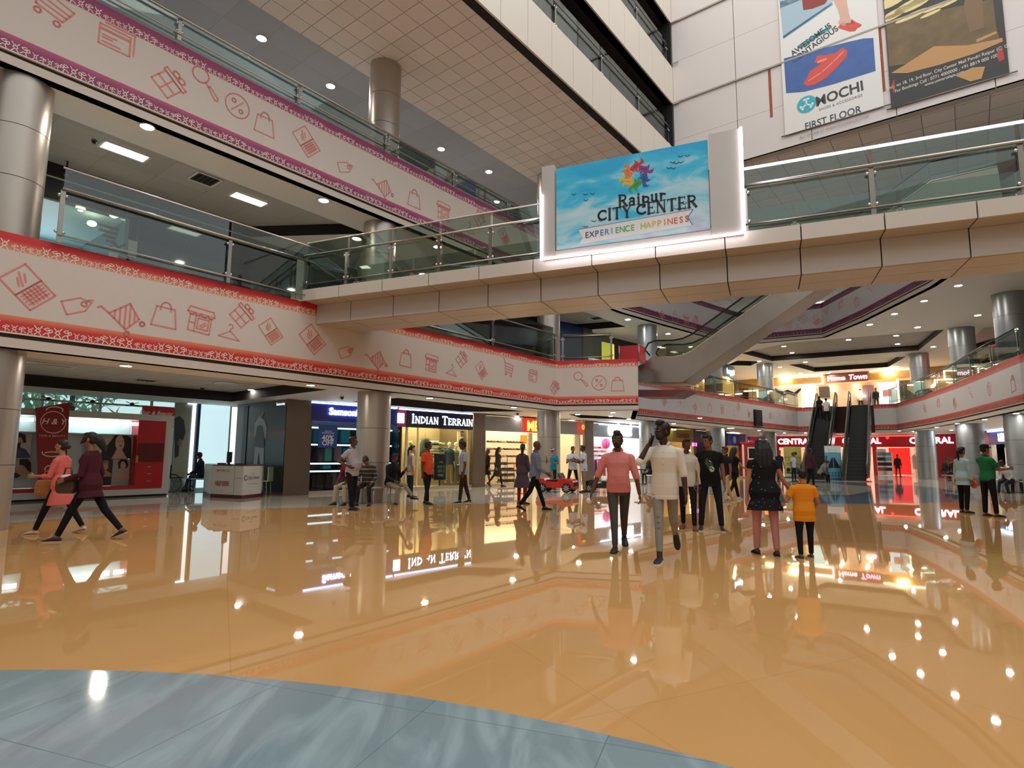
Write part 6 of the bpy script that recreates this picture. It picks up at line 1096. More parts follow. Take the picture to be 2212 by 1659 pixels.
# ================================================================== things in the far hall
def standee(px0, px1, y0, y1, label, body, deco):
    Y = Z((px0 + px1) / 2, y1, 0); pth = Path([Y.xy + Vector((-1.5, .35)), Y.xy + Vector((1.5, -.35))]); t = thing('standee', label, 'sign', (Y.x, Y.y, 0)); a, b = sx_(pth, px0), sx_(pth, px1); h = zy(pth, (px0 + px1) / 2, y0)
    panel_s(pth, a, b, .04, h, 0, .02, body, 'board', t); panel_s(pth, a - .03, b + .03, 0, .05, .06, .25, m_steel_d, 'base', t); deco(t, pth, a, b, h)
def d1(t, pth, a, b, h):
    f = sign_f(pth, (a + b) / 2, .012); w = b - a; mb = MB(); letter(mb, f, 'EDUCATION', 0, h * .62, w * .17, .008, .95); letter(mb, f, 'FAIR', 0, h * .53, w * .2, .01, 1.1, space=1.3); mb.build('lettering', M('#9a3a34', .5), t)
    mb = MB(); fill(mb, f, [(w * .22 * cos(q) + w * .1, h * .27 + w * .2 * sin(q)) for q in [k * pi / 8 for k in range(16)]]); mb.build('blue_globe_print', M('#2b5f9a', .5), t); mb = MB(); fill(mb, f, [(w * .12 * cos(q) - w * .28, h * .25 + w * .14 * sin(q)) for q in [k * pi / 8 for k in range(16)]]); fill(mb, f, [(w * .1 * cos(q) + w * .15, h * .78 + w * .1 * sin(q)) for q in [k * pi / 8 for k in range(16)]]); fill(mb, f, [(-w * .4, h * .14), (w * .46, h * .14), (w * .46, h * .17), (-w * .4, h * .17)]); mb.build('dark_print', M('#26241f', .5), t)
    mb = MB(); [fill(mb, f, [(-w * .35, h * z), (w * .35, h * z), (w * .35, h * (z + .012)), (-w * .35, h * (z + .012))]) for z in (.46, .43, .4)]; mb.build('small_print', M('#5f6a4a', .5), t); panel_s(pth, a + .01, b - .01, .06, h * .12, .012, .006, M('#c9d3cf', .5), 'white_strip', t)
standee(1693, 1731, 965, 1032, 'yellow-green standing banner announcing an education fair', M('#c2c56a', .5), d1)
def d2(t, pth, a, b, h):
    f = sign_f(pth, (a + b) / 2, .012); w = b - a; panel_s(pth, a + .005, b - .005, h * .8, h - .01, .012, .006, M('#dce9ec', .5), 'white_strip', t); mb = MB(); fill(mb, f, [(-w * .36, h * .34), (-w * .12, h * .62), (-w * .02, h * .66), (-w * .02, h * .34)]); fill(mb, f, [(w * .02, h * .34), (w * .02, h * .66), (w * .12, h * .62), (w * .42, h * .34)]); mb.build('building_print', M('#1c2226', .5), t)
    for k in range(8): mb = MB(); fill(mb, f, [(x, z) for x, z in circ((w * (-.27 + .18 * (k % 4)), h * (.2 if k < 4 else .12)), w * .05, 10)]); mb.build('icon_print', M('#2a6aa8', .5), t)
    mb = MB(); letter(mb, f, 'scan and pay', 0, h * .86, w * .11); letter(mb, f, 'anywhere', 0, h * .78, w * .12, .003); mb.build('lettering', M('#3a4a5a', .5), t)
    [MB().add([f(sg * w * .42 - .012, h * z), f(sg * w * .42 + .012, h * z), f(sg * w * .42 + .012, h * z + .03), f(sg * w * .42 - .012, h * z + .03)], [(0, 1, 2, 3)]).build('mark_print', M('#2a6aa8', .5), t) for sg in (-1, 1) for z in (.45, .54, .63)]
standee(1781, 1817, 963, 1036, 'pale blue standing banner in front of the left escalator', M('#6fb4cc', .5), d2)
# red train booth
Y = Z(1625, 1033, 0); tr = thing('train_booth', 'dark red toy train booth with a rounded window behind the family', 'booth', (Y.x, Y.y + .6, 0)); pth = Path([Y.xy + Vector((-3, .6)), Y.xy + Vector((3, -.6))]); a, b = sx_(pth, 1603), sx_(pth, 1648)
panel_s(pth, a, b, .1, 2.15, 0, 1.2, M('#8e1c22', .35), 'body', tr); panel_s(pth, a - .1, b + .1, 2.15, 2.27, .05, 1.3, M('#a8262a', .35), 'roof', tr); panel_s(pth, a + .4, b - .28, 1.25, 1.85, .02, .03, M('#14181c', .1), 'window', tr); mb = MB(); f = sign_f(pth, 0, .03); stroke(mb, f, [(a + .36, 1.2), (b - .24, 1.2), (b - .24, 1.9), (a + .36, 1.9)], .07, True); mb.build('window_frame', M('#c9c4bc', .4), tr); panel_s(pth, a, a + .12, .1, 2.1, .03, .04, M('#d8b9a8', .4), 'corner_trim', tr)
panel_s(pth, b - .05, b + .2, 1.5, 2.2, .1, .1, E('#ff5a2a', 4), 'red_lamp', tr)
for x in (a + .5, b - .5): w = MB(); p = pth.at(x, .05); w.disc(v3(p, .14), (.2, -1, 0), .14, .06, 16); w.build('wheel', m_black, tr, 40)
# cafe table and chair behind the man with the phone
c = Z(1408, 1048, 0); t = thing('cafe_chair', 'white cafe chair beside the column behind the phone caller', 'chair', (c.x, c.y, 0)); mb = MB(); mb.box((c.x, c.y, .45), (.42, .42, .03)); mb.build('seat', m_wh, t, False, .01); MB().box((c.x + .2, c.y, .68), (.03, .42, .44)).build('backrest', M('#9aa09c', .4), t)
for i, j in ((-1, -1), (1, -1), (1, 1), (-1, 1)): MB().tube([(c.x + i * .18, c.y + j * .18, 0), (c.x + i * .16, c.y + j * .16, .44)], .014, 6).build('leg', m_steel, t, True)
c = Z(1386, 1050, 0); t = thing('cafe_table', 'dark cafe table left of the phone caller, by the column', 'table', (c.x, c.y, 0)); MB().box((c.x, c.y, .73), (.6, .6, .04)).build('top', M('#2a2622', .4), t); MB().tube([(c.x, c.y, 0), (c.x, c.y, .72)], .03, 8).build('leg', m_steel, t, True); MB().cyl((c.x, c.y), .22, 0, .02, 18).build('base', m_steel, t)
c = Z(1432, 1040, 0); o = MB().box((c.x + .1, c.y + .3, .35), (.5, .4, .7)).build('red_cabinet', M('#8a1c30', .4), None, False, .02); tag(o, 'low dark red cabinet beside the white cafe chair', 'cabinet')
c = Z(2014, 1031, 0); t = thing('waste_bin', 'small brown bin at the foot of the far right column', 'bin', (c.x, c.y, 0)); MB().lathe((c.x, c.y, 0), [(.2, 0), (.26, .15), (.26, .5), (.16, .62)], 16).build('body', M('#5a2f22', .4), t, True); MB().ell((c.x, c.y, .66), (.14, .14, .1), 12, 6).build('lid', M('#2f1a14', .4), t, True)
# black speaker box hung on the far banner
pp = Path(RED[2:8]); pp.strict = True; h = pp.hit(1638, 905); sp = thing('speaker_box', 'black box hung over the far red bordered banner', 'box', v3(pp.at(h[1], .1), 3.4)); s0, s1 = sx_(pp, 1631), sx_(pp, 1645); panel_s(pp, s0, s1, zy(pp, 1638, 921), zy(pp, 1638, 886), .16, .14, m_black, 'cabinet', sp); panel_s(pp, s0 + .06, s1 - .06, zy(pp, 1638, 908), zy(pp, 1638, 889), .17, .02, M('#2c2b2d', .3), 'screen', sp)
# ================================================================== people
def remesh(mb, vox, smooth=4):
    me = mb.mesh('tmp'); o = bpy.data.objects.new('tmp', me); COL.objects.link(o)
    r = o.modifiers.new('r', 'REMESH'); r.mode = 'VOXEL'; r.voxel_size = vox
    s = o.modifiers.new('s', 'SMOOTH'); s.factor = .5; s.iterations = smooth
    dg = bpy.context.evaluated_depsgraph_get(); m2 = bpy.data.meshes.new_from_object(o.evaluated_get(dg))
    bpy.data.objects.remove(o); bpy.data.meshes.remove(me); return m2
def join(me, mb):
    """add loose detail (fingers, ears) to a mesh"""
    if not mb.v: return me
    bm = bmesh.new(); bm.from_mesh(me); vs = [bm.verts.new(p) for p in mb.v]
    for f in mb.f:
        try: bm.faces.new([vs[i] for i in f])
        except ValueError: pass
    bmesh.ops.recalc_face_normals(bm, faces=bm.faces); bm.to_mesh(me); bm.free(); return me
def rotx(a): return Matrix.Rotation(a, 3, 'X')
def rotz(a): return Matrix.Rotation(a, 3, 'Z')
def dirv(v): return Vector(v).normalized()
def limb(mb, pts, rs, n=12):
    """round tapering limb with rounded joints"""
    P = [Vector(p) for p in pts]; Q = []; RR = []
    for i in range(len(P) - 1):
        for k in range(4): t = k / 4; Q.append(P[i].lerp(P[i + 1], t)); RR.append(rs[i] + (rs[i + 1] - rs[i]) * t)
    Q.append(P[-1]); RR.append(rs[-1]); mb.tube(Q, RR, n)
    for p, r in zip(P, rs): mb.ell(p, (r, r, r), n, 8)
SK = {'d': '#5f3b28', 'm': '#8a5a40', 'l': '#a87656', 'x': '#4a2c1e'}
NPER = [0]
def person(label, at, face, h=1.7, legs=((0, 0, 4), (0, 0, 4)), arms=None, lean=0, twist=0, head=(0, 0), sit=None, bw=1., belly=0., fem=False,
           top=('#ffffff', 1., 0), low=('#222222', 1.), shoe=('#1a1a1a', '#1a1a1a'), hair=('short', '#141110'), skin='m', vox=.011, beard=None, hat=None, name='person', cat='person', group=None, extra=None, z=0., collar=True, hand=True, open_collar=False, belt=None, pattern=None):
    """at = feet (or seat) position, face = heading in degrees (0 looks away from the camera, 90 to the right, 180 to the camera)
    legs = (left, right) of (hip flex, knee flex, spread); arms = (left, right) of (upper arm vector, forearm vector) with x out to the side, y forward, z up
    top = (colour, sleeve length 0..2, hem drop, flare); low = (colour, looseness)"""
    s = h / 1.75; W_ = bw * (.92 if fem else 1.); arms = arms or (((.18, .0, -1), (.12, .12, -1)), ((.18, .0, -1), (.12, .12, -1)))
    hipw = .092 * (1.04 if fem else 1) * min(bw, 1.1); shw = (.165 if fem else .183) * (.6 + .4 * bw)
    th, sh_, ua, fa = .425, .415, .285, .245
    # legs
    J = {}; low_z = 9
    for i, (fl, kn, ab) in enumerate(legs):
        sd = -1 if i == 0 else 1; hp = Vector((sd * hipw, 0, -.02)); f1, a1 = R(fl), R(ab)
        d1 = Vector((sd * sin(a1), sin(f1) * cos(a1), -cos(f1) * cos(a1))); f2 = R(fl - kn); d2 = Vector((sd * sin(a1) * .6, sin(f2), -cos(f2))).normalized()
        kp = hp + d1 * th; ap = kp + d2 * sh_; J[i] = [hp, kp, ap, d2]; low_z = min(low_z, ap.z)
    pz = (sit / s) if sit is not None else -low_z + .085
    off = Vector((0, 0, pz))
    for i in J: J[i][:3] = [p + off for p in J[i][:3]]
    pel = off.copy()
    RT = rotz(R(twist)) @ rotx(-R(lean))
    T = lambda x, y, zz: pel + RT @ Vector((x, y, zz))
    def ring(zz, rx, ry, yo=0., e=.0, n=20): return [T((rx + e) * cos(2 * pi * k / n) * (1 if abs(cos(2 * pi * k / n)) < 2 else 1), yo + (ry + e) * sin(2 * pi * k / n), zz) for k in range(n)]
    if fem: TR = [(-.10, .155, .105, 0), (0, .175, .118, -.01), (.08, .165, .11, 0), (.19, .13, .092, .005), (.30, .145, .105, .012), (.38, .155, .118, .022), (.45, .15, .092, .005), (.50, .12, .075, -.005), (.535, .07, .06, -.01)]
    else: TR = [(-.10, .15, .105, 0), (0, .157, .112, -.005), (.08, .15, .105, 0), (.19, .142, .097, .005), (.30, .156, .108, .008), (.38, .168, .113, .01), (.45, .172, .10, 0), (.50, .14, .08, -.008), (.535, .08, .066, -.01)]
    TR = [(zz, rx * bw * (.97 if zz > .4 else 1), ry * (bw * .5 + .5) + (belly * .5 * math.exp(-((zz - .16) / .11) ** 2)), yo + belly * .5 * math.exp(-((zz - .16) / .11) ** 2)) for zz, rx, ry, yo in TR]
    body = MB(); body.loft([ring(zz, rx, ry, yo, -.012) for zz, rx, ry, yo in TR])
    nk0, nk1 = T(0, -.012, .50), T(0, .012, .62); limb(body, [nk0, nk1], [.058, .05] if not fem else [.05, .043])
    # head
    HR = RT @ rotz(R(-head[0])) @ rotx(R(head[1])) if True else RT; HC_ = nk1 + HR @ Vector((0, .018, .088))
    Hh = lambda x, y, zz: HC_ + HR @ Vector((x, y, zz)); k_ = 1. if not fem else .95
    body.ell(Hh(0, -.012, .028), (.074 * k_, .094 * k_, .092 * k_), 16, 12, HR); body.ell(Hh(0, .022, -.045), (.056 * k_, .062 * k_, .066), 14, 10, HR); body.ell(Hh(0, .062, -.085), (.026, .024, .022), 10, 6, HR)
    body.tube([Hh(0, .082, .022), Hh(0, .098, -.004), Hh(0, .104, -.022)], [.009, .013, .016], 8); body.ell(Hh(0, .094, -.024), (.019, .014, .011), 10, 6, HR)
    for sd in (-1, 1): body.ell(Hh(sd * .076 * k_, -.012, -.006), (.010, .022, .032), 8, 6, HR); body.ell(Hh(sd * .034, .068, .034), (.026, .018, .008), 8, 6, HR)
    body.ell(Hh(0, .078, -.05), (.024, .012, .006), 8, 6, HR); body.ell(Hh(0, .077, -.06), (.021, .012, .006), 8, 6, HR)
    # arms
    A = {}; fing = MB()
    for i, (u1, u2) in enumerate(arms):
        sd = -1 if i == 0 else 1; S0 = T(sd * shw, -.005, .44); m1 = RT @ dirv((u1[0] * sd, u1[1], u1[2])); m2 = RT @ dirv((u2[0] * sd, u2[1], u2[2])); E_ = S0 + m1 * ua; Wr = E_ + m2 * fa; A[i] = (S0, E_, Wr, m1, m2)
        fat = .9 + .1 * bw; limb(body, [T(sd * shw * .72, -.005, .455), S0, E_, Wr], [r * fat * (.84 if fem else 1) for r in (.052, .052, .040, .027)])
        # hand: palm, four fingers, thumb
        fw = m2; axis = Vector((sd * -1, 0, 0)); axis = (RT @ Vector((0, 1, 0))); axis = (axis - fw * axis.dot(fw)); axis = axis.normalized() if axis.length > .2 else (RT @ Vector((0, 0, 1))); nrm = fw.cross(axis).normalized() * sd
        pc = Wr + fw * .05; hs = .9 if fem else 1.
        body.loft([[Wr + fw * q + axis * (w * cos(2 * pi * k / 10)) + nrm * (t_ * sin(2 * pi * k / 10)) for k in range(10)] for q, w, t_ in ((-.01, .026, .02), (.03, .036, .017), (.07, .041, .015), (.092, .036, .012))])
        if hand:
            for k, (o, ln) in enumerate(((.030, .066), (.010, .076), (-.010, .071), (-.029, .056))):
                b0 = Wr + fw * .085 * hs + axis * o; b1 = b0 + (fw * .95 - nrm * .25).normalized() * ln * .5; b2 = b1 + (fw * .7 - nrm * .7).normalized() * ln * .55
                fing.tube([b0 - fw * .02, b0, b1, b2], [.0088, .0088, .0080, .0062], 7); fing.ell(b2, (.0062,) * 3, 6, 4)
            b0 = Wr + fw * .03 + axis * .03; b1 = b0 + (fw * .6 + axis * .7 - nrm * .2).normalized() * .04; b2 = b1 + (fw * .95 - nrm * .3).normalized() * .032; fing.tube([b0 - axis * .012, b0, b1, b2], [.012, .0115, .0098, .0075], 7); fing.ell(b2, (.0075,) * 3, 6, 4)
    for i in J:
        hp, kp, ap, d2 = J[i]; limb(body, [hp, kp, ap], [.078 * W_, .052, .036])
    # feet frames
    FT = {}
    for i in J:
        hp, kp, ap, d2 = J[i]; lift = ap.z - .085; pit = math.asin(max(-.2, min(.98, lift / .17))) if sit is None and lift > .01 else 0.
        fw = Vector((.12 * (-1 if i == 0 else 1), cos(pit), -sin(pit))).normalized(); up = Vector((0, sin(pit), cos(pit))); FT[i] = (ap, fw, up)
    shoes = []
    for i in FT:
        ap, fw, up = FT[i]; rt = fw.cross(up).normalized(); rings = []; sr = []
        heel = ap - fw * .06 - up * .085
        for q, w, hh in ((0, .030, .05), (.02, .037, .085), (.07, .037, .095), (.13, .041, .07), (.19, .045, .05), (.235, .036, .036), (.262, .015, .022)):
            rings.append([heel + fw * q + rt * (w * cos(a)) + up * (max(0.014, hh * (.55 + .45 * sin(a)) if sin(a) > 0 else hh * .55 * (1 + sin(a)) + .014)) for a in [2 * pi * k / 12 for k in range(12)]])
            sr.append([heel + fw * (q * 1.02 - .004) + rt * ((w + .005) * sx) + up * uz for sx, uz in ((-1, 0), (1, 0), (1, .018), (-1, .018))])
        a_, b_ = MB(), MB(); a_.loft(rings); b_.loft(sr); shoes.append((a_, b_))
    body_me = join(remesh(body, vox, 3), fing)
    # ---- place in the world
    MW = Matrix.Translation((at[0], at[1], z)) @ Matrix.Rotation(-R(face), 4, 'Z') @ Matrix.Scale(s, 4)
    t = thing(name, label, cat, (at[0], at[1], z), group); sk = M(SK.get(skin, skin), .55, 0, .35)
    def put(nm_, me, mat, smooth=True, parent=None):
        me.transform(MW); me.materials.clear(); me.materials.append(mat)
        if smooth: me.polygons.foreach_set('use_smooth', [True] * len(me.polygons))
        return link_mesh(nm_, me, parent or t)
    put('body', body_me, sk)
    if name == 'person':
        for sd in (-1, 1):
            e = MB(); e.ell(Hh(sd * .032, .072, .014), (.014, .008, .0058), 10, 6, HR); eo = put('eye', e.mesh(), M('#d9d4cc', .3)); e = MB(); e.ell(Hh(sd * .032, .0785, .014), (.0058, .004, .0056), 8, 5, HR); put('iris', e.mesh(), m_black, True, eo)
            e = MB(); e.tube([Hh(sd * .014, .089, .034), Hh(sd * .032, .088, .040), Hh(sd * .052, .074, .034)], [.003, .0045, .0025], 6); put('eyebrow', e.mesh(), M(hair[1], .7))
    # ---- top
    if top:
        col, slv, hem = top[:3]; fl = top[3] if len(top) > 3 else 0.; g = MB(); e0 = .016
        rr = [r for r in TR if r[0] >= -.1]; bot = []
        if hem > .10:
            N = 5
            for q in range(N, 0, -1): zz = -.10 - (hem - .10) * q / N; bot.append((zz, TR[0][1] + .004 + fl * q / N, TR[0][2] + .006 + fl * q / N, 0))
        else: rr = [r for r in rr if r[0] >= -hem - .05] or rr; rr = [(-hem, TR[0][1] + .002, TR[0][2] + .002, 0)] + [r for r in rr if r[0] > -hem + .02]
        rs = bot + rr; g.loft([ring(zz, rx, ry, yo, e0 + .010 / (1 + math.exp((zz - .12) * 40))) for zz, rx, ry, yo in rs])
        for i in A:
            S0, E_, Wr, m1, m2 = A[i]; sd = -1 if i == 0 else 1; sc_ = .9 if fem else 1.
            pts = [T(sd * shw * .7, -.005, .455), S0]; r_ = [.064 * sc_, .066 * sc_]
            if slv > 0:
                if slv <= 1: pts.append(S0 + m1 * ua * slv); r_.append((.066 - .012 * slv) * sc_ * (1.06 if slv < .7 else 1))
                else: pts += [E_, E_ + m2 * fa * (slv - 1)]; r_ += [.052 * sc_, .043 * sc_]
                g.tube([pts[1].lerp(pts[2], k / 3) for k in range(4)] if len(pts) == 3 else [pts[1], pts[1].lerp(pts[2], .5), pts[2], pts[2].lerp(pts[3], .5), pts[3]], [r_[1] + (r_[2] - r_[1]) * k / 3 for k in range(4)] if len(pts) == 3 else [r_[1], (r_[1] + r_[2]) / 2, r_[2], (r_[2] + r_[3]) / 2, r_[3]], 12)
                if len(pts) > 3: g.ell(E_, (r_[2],) * 3, 12, 8)
            g.tube([T(sd * shw * .45, -.005, .47), pts[0], S0], [.05, .06 * sc_, r_[1]], 12); g.ell(S0, (r_[1],) * 3, 12, 8)
        mt = pattern or cloth(col, .07); put('kurta' if hem > .3 else ('jacket' if slv > 1.8 and hem > .15 else 'shirt'), remesh(g, vox, 3), mt)
        if collar:
            cm = MB()
            for sd in (-1, 1):
                P = [T(sd * .012, .062, .505 if not open_collar else .47), T(sd * .045, .052, .545), T(sd * .066, .0, .575), T(sd * .04, -.06, .575), T(0, -.07, .575)]
                cm.loft([[p + RT @ Vector((0, 0, .018)), p + RT @ Vector((sd * .02, .012, -.022)), p + RT @ Vector((sd * .012, .004, -.022))] for p in P])
            put('collar', cm.mesh(), mt if not pattern else cloth(col))
            if vox < .009:
                zs = [.44 - .075 * k for k in range(6)]; bt = MB()
                def surf(zz):
                    for a_, b_ in zip(TR, TR[1:]):
                        if a_[0] <= zz <= b_[0]: q = (zz - a_[0]) / (b_[0] - a_[0]); return a_[3] + (b_[3] - a_[3]) * q + a_[2] + (b_[2] - a_[2]) * q + e0
                    return TR[0][2] + e0
                pl = [T(0, surf(zz) + .002, zz) for zz in (.47, .4, .33, .26, .19, .12, .05, -.02)]; mb = MB(); xr = RT @ Vector((1, 0, 0)); mb.loft([[p - xr * .014, p + xr * .014, p + xr * .014 + RT @ Vector((0, -.01, 0)), p - xr * .014 + RT @ Vector((0, -.01, 0))] for p in pl]); put('placket', mb.mesh(), cloth(col, .07), False)
                for zz in zs: bt = MB(); bt.ell(T(0, surf(zz) + .004, zz), (.0048, .003, .0048), 8, 5, RT); put('button', bt.mesh(), M('#8a7f74', .4))
    # ---- trousers / skirt
    if low:
        col, lo = low[:2]; g = MB(); ends = low[2] if len(low) > 2 else .04
        g.loft([[pel + (RT if lean < 25 else Matrix.Identity(3)) @ Vector(((rx + .01) * cos(2 * pi * k / 20), yo + (ry + .01) * sin(2 * pi * k / 20), zz)) for k in range(20)] for zz, rx, ry, yo in ((-.11, TR[0][1] * .95, TR[0][2], 0), TR[1], (.07, TR[2][1] - .008, TR[2][2] - .008, TR[2][3]))])
        for i in J:
            hp, kp, ap, d2 = J[i]; an = kp + d2 * (sh_ - ends); limb(g, [hp + Vector((0, 0, -.01)), kp, an], [.088 * W_ * (.9 + .1 * lo), .058 * (.85 + .2 * lo), .043 * (.72 + .36 * lo)])
            g.tube([an, an + d2 * .02], [.043 * (.72 + .36 * lo)] * 2, 12)
        put('trousers', remesh(g, vox, 3), cloth(col, .1))
        if belt: mb = MB(); mb.loft([ring(zz, TR[2][1], TR[2][2], TR[2][3], e) for zz, e in ((.075, .02), (.075, .026), (.11, .026), (.11, .02))], False); put('belt', mb.mesh(), M(belt, .4))
    if shoe:
        for a_, b_ in shoes:
            so = put('shoe', a_.mesh(), M(shoe[0], .5)); put('sole', b_.mesh(), M(shoe[1], .6), False, so)
    # ---- hair
    hk, hc = hair[0], M(hair[1], .5, 0, .4, .25, 70.); g = MB()
    if hk != 'bald':
        g.ell(Hh(0, -.026, .05), (.080 * k_, .094 * k_, .080), 18, 12, HR); g.ell(Hh(0, -.045, .0), (.078 * k_, .066, .072), 14, 10, HR)
        if hk in ('short', 'quiff'): g.ell(Hh(0, .045, .105), (.058, .048, .03), 12, 8, HR); [g.ell(Hh(sd * .071, .012, .03), (.012, .03, .03), 8, 6, HR) for sd in (-1, 1)]
        if hk == 'quiff': g.ell(Hh(.0, .03, .125), (.06, .06, .032), 12, 8, HR)
        if hk in ('long', 'wavy'):
            for sd in (-1, 0, 1): g.tube([Hh(sd * .045, -.06, .05), Hh(sd * .06, -.085, -.05), Hh(sd * .075, -.10, -.16), Hh(sd * .07, -.115, -.28), Hh(sd * .04, -.11, -.36)], [.05, .06, .06, .05, .02], 10)
            for sd in (-1, 1): g.tube([Hh(sd * .06, .02, .09), Hh(sd * .08, .0, 0), Hh(sd * .085, -.02, -.1)], [.025, .026, .02], 8)
        if hk == 'blown': g.tube([Hh(0, -.08, .05), Hh(.03, -.13, -.02), Hh(.05, -.18, -.12), Hh(.06, -.2, -.2)], [.06, .07, .055, .02], 10); g.tube([Hh(-.06, .03, .06), Hh(-.07, .06, -.02), Hh(-.07, .1, -.06)], [.03, .03, .01], 8); g.ell(Hh(0, .03, .09), (.07, .055, .034), 12, 8, HR)
        if hk == 'pony': g.tube([Hh(0, -.09, .05), Hh(0, -.135, 0), Hh(0, -.14, -.12), Hh(0, -.12, -.26)], [.03, .04, .035, .015], 10)
        if hk == 'bun': g.ell(Hh(0, -.12, .0), (.05, .045, .05), 12, 8, HR)
        if hk in ('long', 'pony', 'bun', 'wavy'): g.ell(Hh(0, .02, .085), (.074, .06, .04), 12, 8, HR)
        put('hair', remesh(g, .008, 2), hc)
    if beard:
        g = MB(); g.ell(Hh(0, .036, -.068), (.058, .056, .048), 14, 8, HR); g.ell(Hh(0, .086, -.040), (.03, .012, .008), 8, 6, HR); [g.ell(Hh(sd * .062, .0, -.03), (.012, .03, .045), 8, 6, HR) for sd in (-1, 1)]
        b = remesh(g, .008, 2); put('beard', b, M(beard, .75))
    if hat:
        g = MB(); g.ell(Hh(0, -.012, .062), (.086, .105, .078), 18, 10, HR); put('cap', g.mesh(), cloth(hat)); g = MB(); P = [Hh(.07 * cos(a), .06 + .10 * sin(a), .06 - .02 * sin(a)) for a in [pi * k / 10 for k in range(11)]]; g.extr(P, HR @ Vector((0, 0, -.008))); put('cap_visor', g.mesh(), cloth(hat))
    if extra: extra(t, MW, dict(T=T, Hh=Hh, A=A, RT=RT, J=J, put=put, TR=TR))
    return t, MW, A
def fl(px, py): q = Z(px, py, 0); return (q.x, q.y)
def hh_(px, py0, py1):                       # standing height from head and foot rows
    q = Z(px, py1, 0); d = ray(px, py0); t = q.y / d.y; return HC + d.z * t
HANG = ((.16, -.02, -1), (.1, .16, -1))
# ---- foreground ----
def item(name, label, cat, mb, mat, smooth=True, group=None): return tag(mb.build(name, mat, None, smooth), label, cat, group)
p = fl(1338, 1186); h = 1.70
tt, MW, A = person('person in a coral pink shirt and dark grey trousers walking towards the camera', p, 193, h, ((-16, 26, -3), (22, 2, -4)), (((.30, .02, -1), (.16, .18, -1)), ((.46, .06, -1), (.34, .26, -1))), 2, 0, (6, -2), top=('#d28078', 1.15, .06), low=('#4a443e', .85), shoe=('#141414', '#1c1a19'), hair=('quiff', '#14161c'), skin='d', vox=.0065, beard='#1b1411', belly=.05, bw=1.0, open_collar=True)
wr = MW @ A[1][2]; dd = (MW.to_3x3() @ A[1][4]).normalized()
mb = MB(); mb.ell(wr + dd * .15, (.05, .035, .045), 8, 6); item('paper_bundle', 'crumpled white paper in the hand of the person in the pink shirt', 'paper', mb, M('#e4d8d4', .7))
p = fl(1440, 1212); h = 1.76
def rips(t, MW, g):
    for i, zs in ((1, (.42, .5, .58, .3)), (0, (.45, .55))):
        hp, kp, ap, d2 = g['J'][i]
        for q in zs:
            c = (hp.lerp(kp, 2 * q) if q < .5 else kp.lerp(ap, 2 * q - 1)) + Vector((0, .062, 0)); mb = MB(); mb.ell(c, (.022, .006, .004), 10, 5); g['put']('ripped_patch', mb.mesh(), M('#6e5a50', .7))
tt, MW, A = person("person in white shirt with swept black hair and ripped grey jeans, phoning", p, 200, h, ((-22, 34, -1), (15, 4, -2)), (((.2, .02, -1), (.1, .2, -1)), ((.36, .8, -.4), (-.45, -.22, .85))), 1, 0, (52, 0), top=('#d9cfc0', 1.06, .15), low=('#8d8a83', .7, .075), shoe=('#1b1a1c', '#d8d0c6'), hair=('quiff', '#0f0d0d'), skin='x', bw=.96, vox=.0062, beard='#120e0d', extra=rips, open_collar=True)
E_ = MW @ A[1][2]; d = (MW.to_3x3() @ A[1][4]).normalized(); mb = MB(); mb.frame(E_ + d * .06 + Vector((.02, .0, 0)), (1, 0, 0), (0, 1, 0), (.3, 0, .95), (-.006, -.04, -.07), (.006, .035, .08)); item('mobile_phone', 'black mobile phone held to the ear by the person in white', 'phone', mb, m_black, False)
hc_ = None
p = fl(1537, 1146); h = 1.70
def splat(t, MW, g):
    T, TR = g['T'], g['TR']; rnd = random.Random(4)
    def sf(x, zz):
        for a_, b_ in zip(TR, TR[1:]):
            if a_[0] <= zz <= b_[0]: q = (zz - a_[0]) / (b_[0] - a_[0]); rx = a_[1] + (b_[1] - a_[1]) * q + .016; ry = a_[2] + (b_[2] - a_[2]) * q + .016; yo = a_[3] + (b_[3] - a_[3]) * q; return T(x, yo + ry * sqrt(max(.05, 1 - (x / rx) ** 2)) + .006, zz)
    for nm_, h_, pts in (('shirt_print', '#2c4638', [(.03, .40), (.075, .37), (.085, .31), (.06, .26), (.02, .2), (-.03, .2), (-.055, .26), (-.04, .33), (.0, .3), (.03, .33)]), ('shirt_print', '#aebf94', [(-.0, .24), (.01, .18), (-.02, .14), (-.065, .15), (-.085, .2), (-.05, .25)]), ('shirt_print', '#d8e0d4', [(.02, .36), (-.01, .345), (-.035, .315), (-.0, .33)])):
        mb = MB(); P = [Vector((x, zz, 0)) for x, zz in pts]; mb.add([sf(x, zz) for x, zz in pts], [tuple(q) for q in tessellate_polygon([P])]); g['put'](nm_, mb.mesh(), M(h_, .7), False)
person('person in a black T-shirt with a pale green print and black jeans looking down sideways', p, 196, h, ((3, 3, 7), (6, 6, 7)), (HANG, ((.2, 0, -1), (.12, .22, -1))), 1, 0, (40, -12), top=('#151416', .5, .13), low=('#1d1c1e', 1.15), shoe=('#2a2b30', '#c9c2ba'), hair=('short', '#12100f'), skin='m', vox=.0068, bw=1.08, belly=.05, collar=False, extra=splat)
p = fl(1657, 1199)
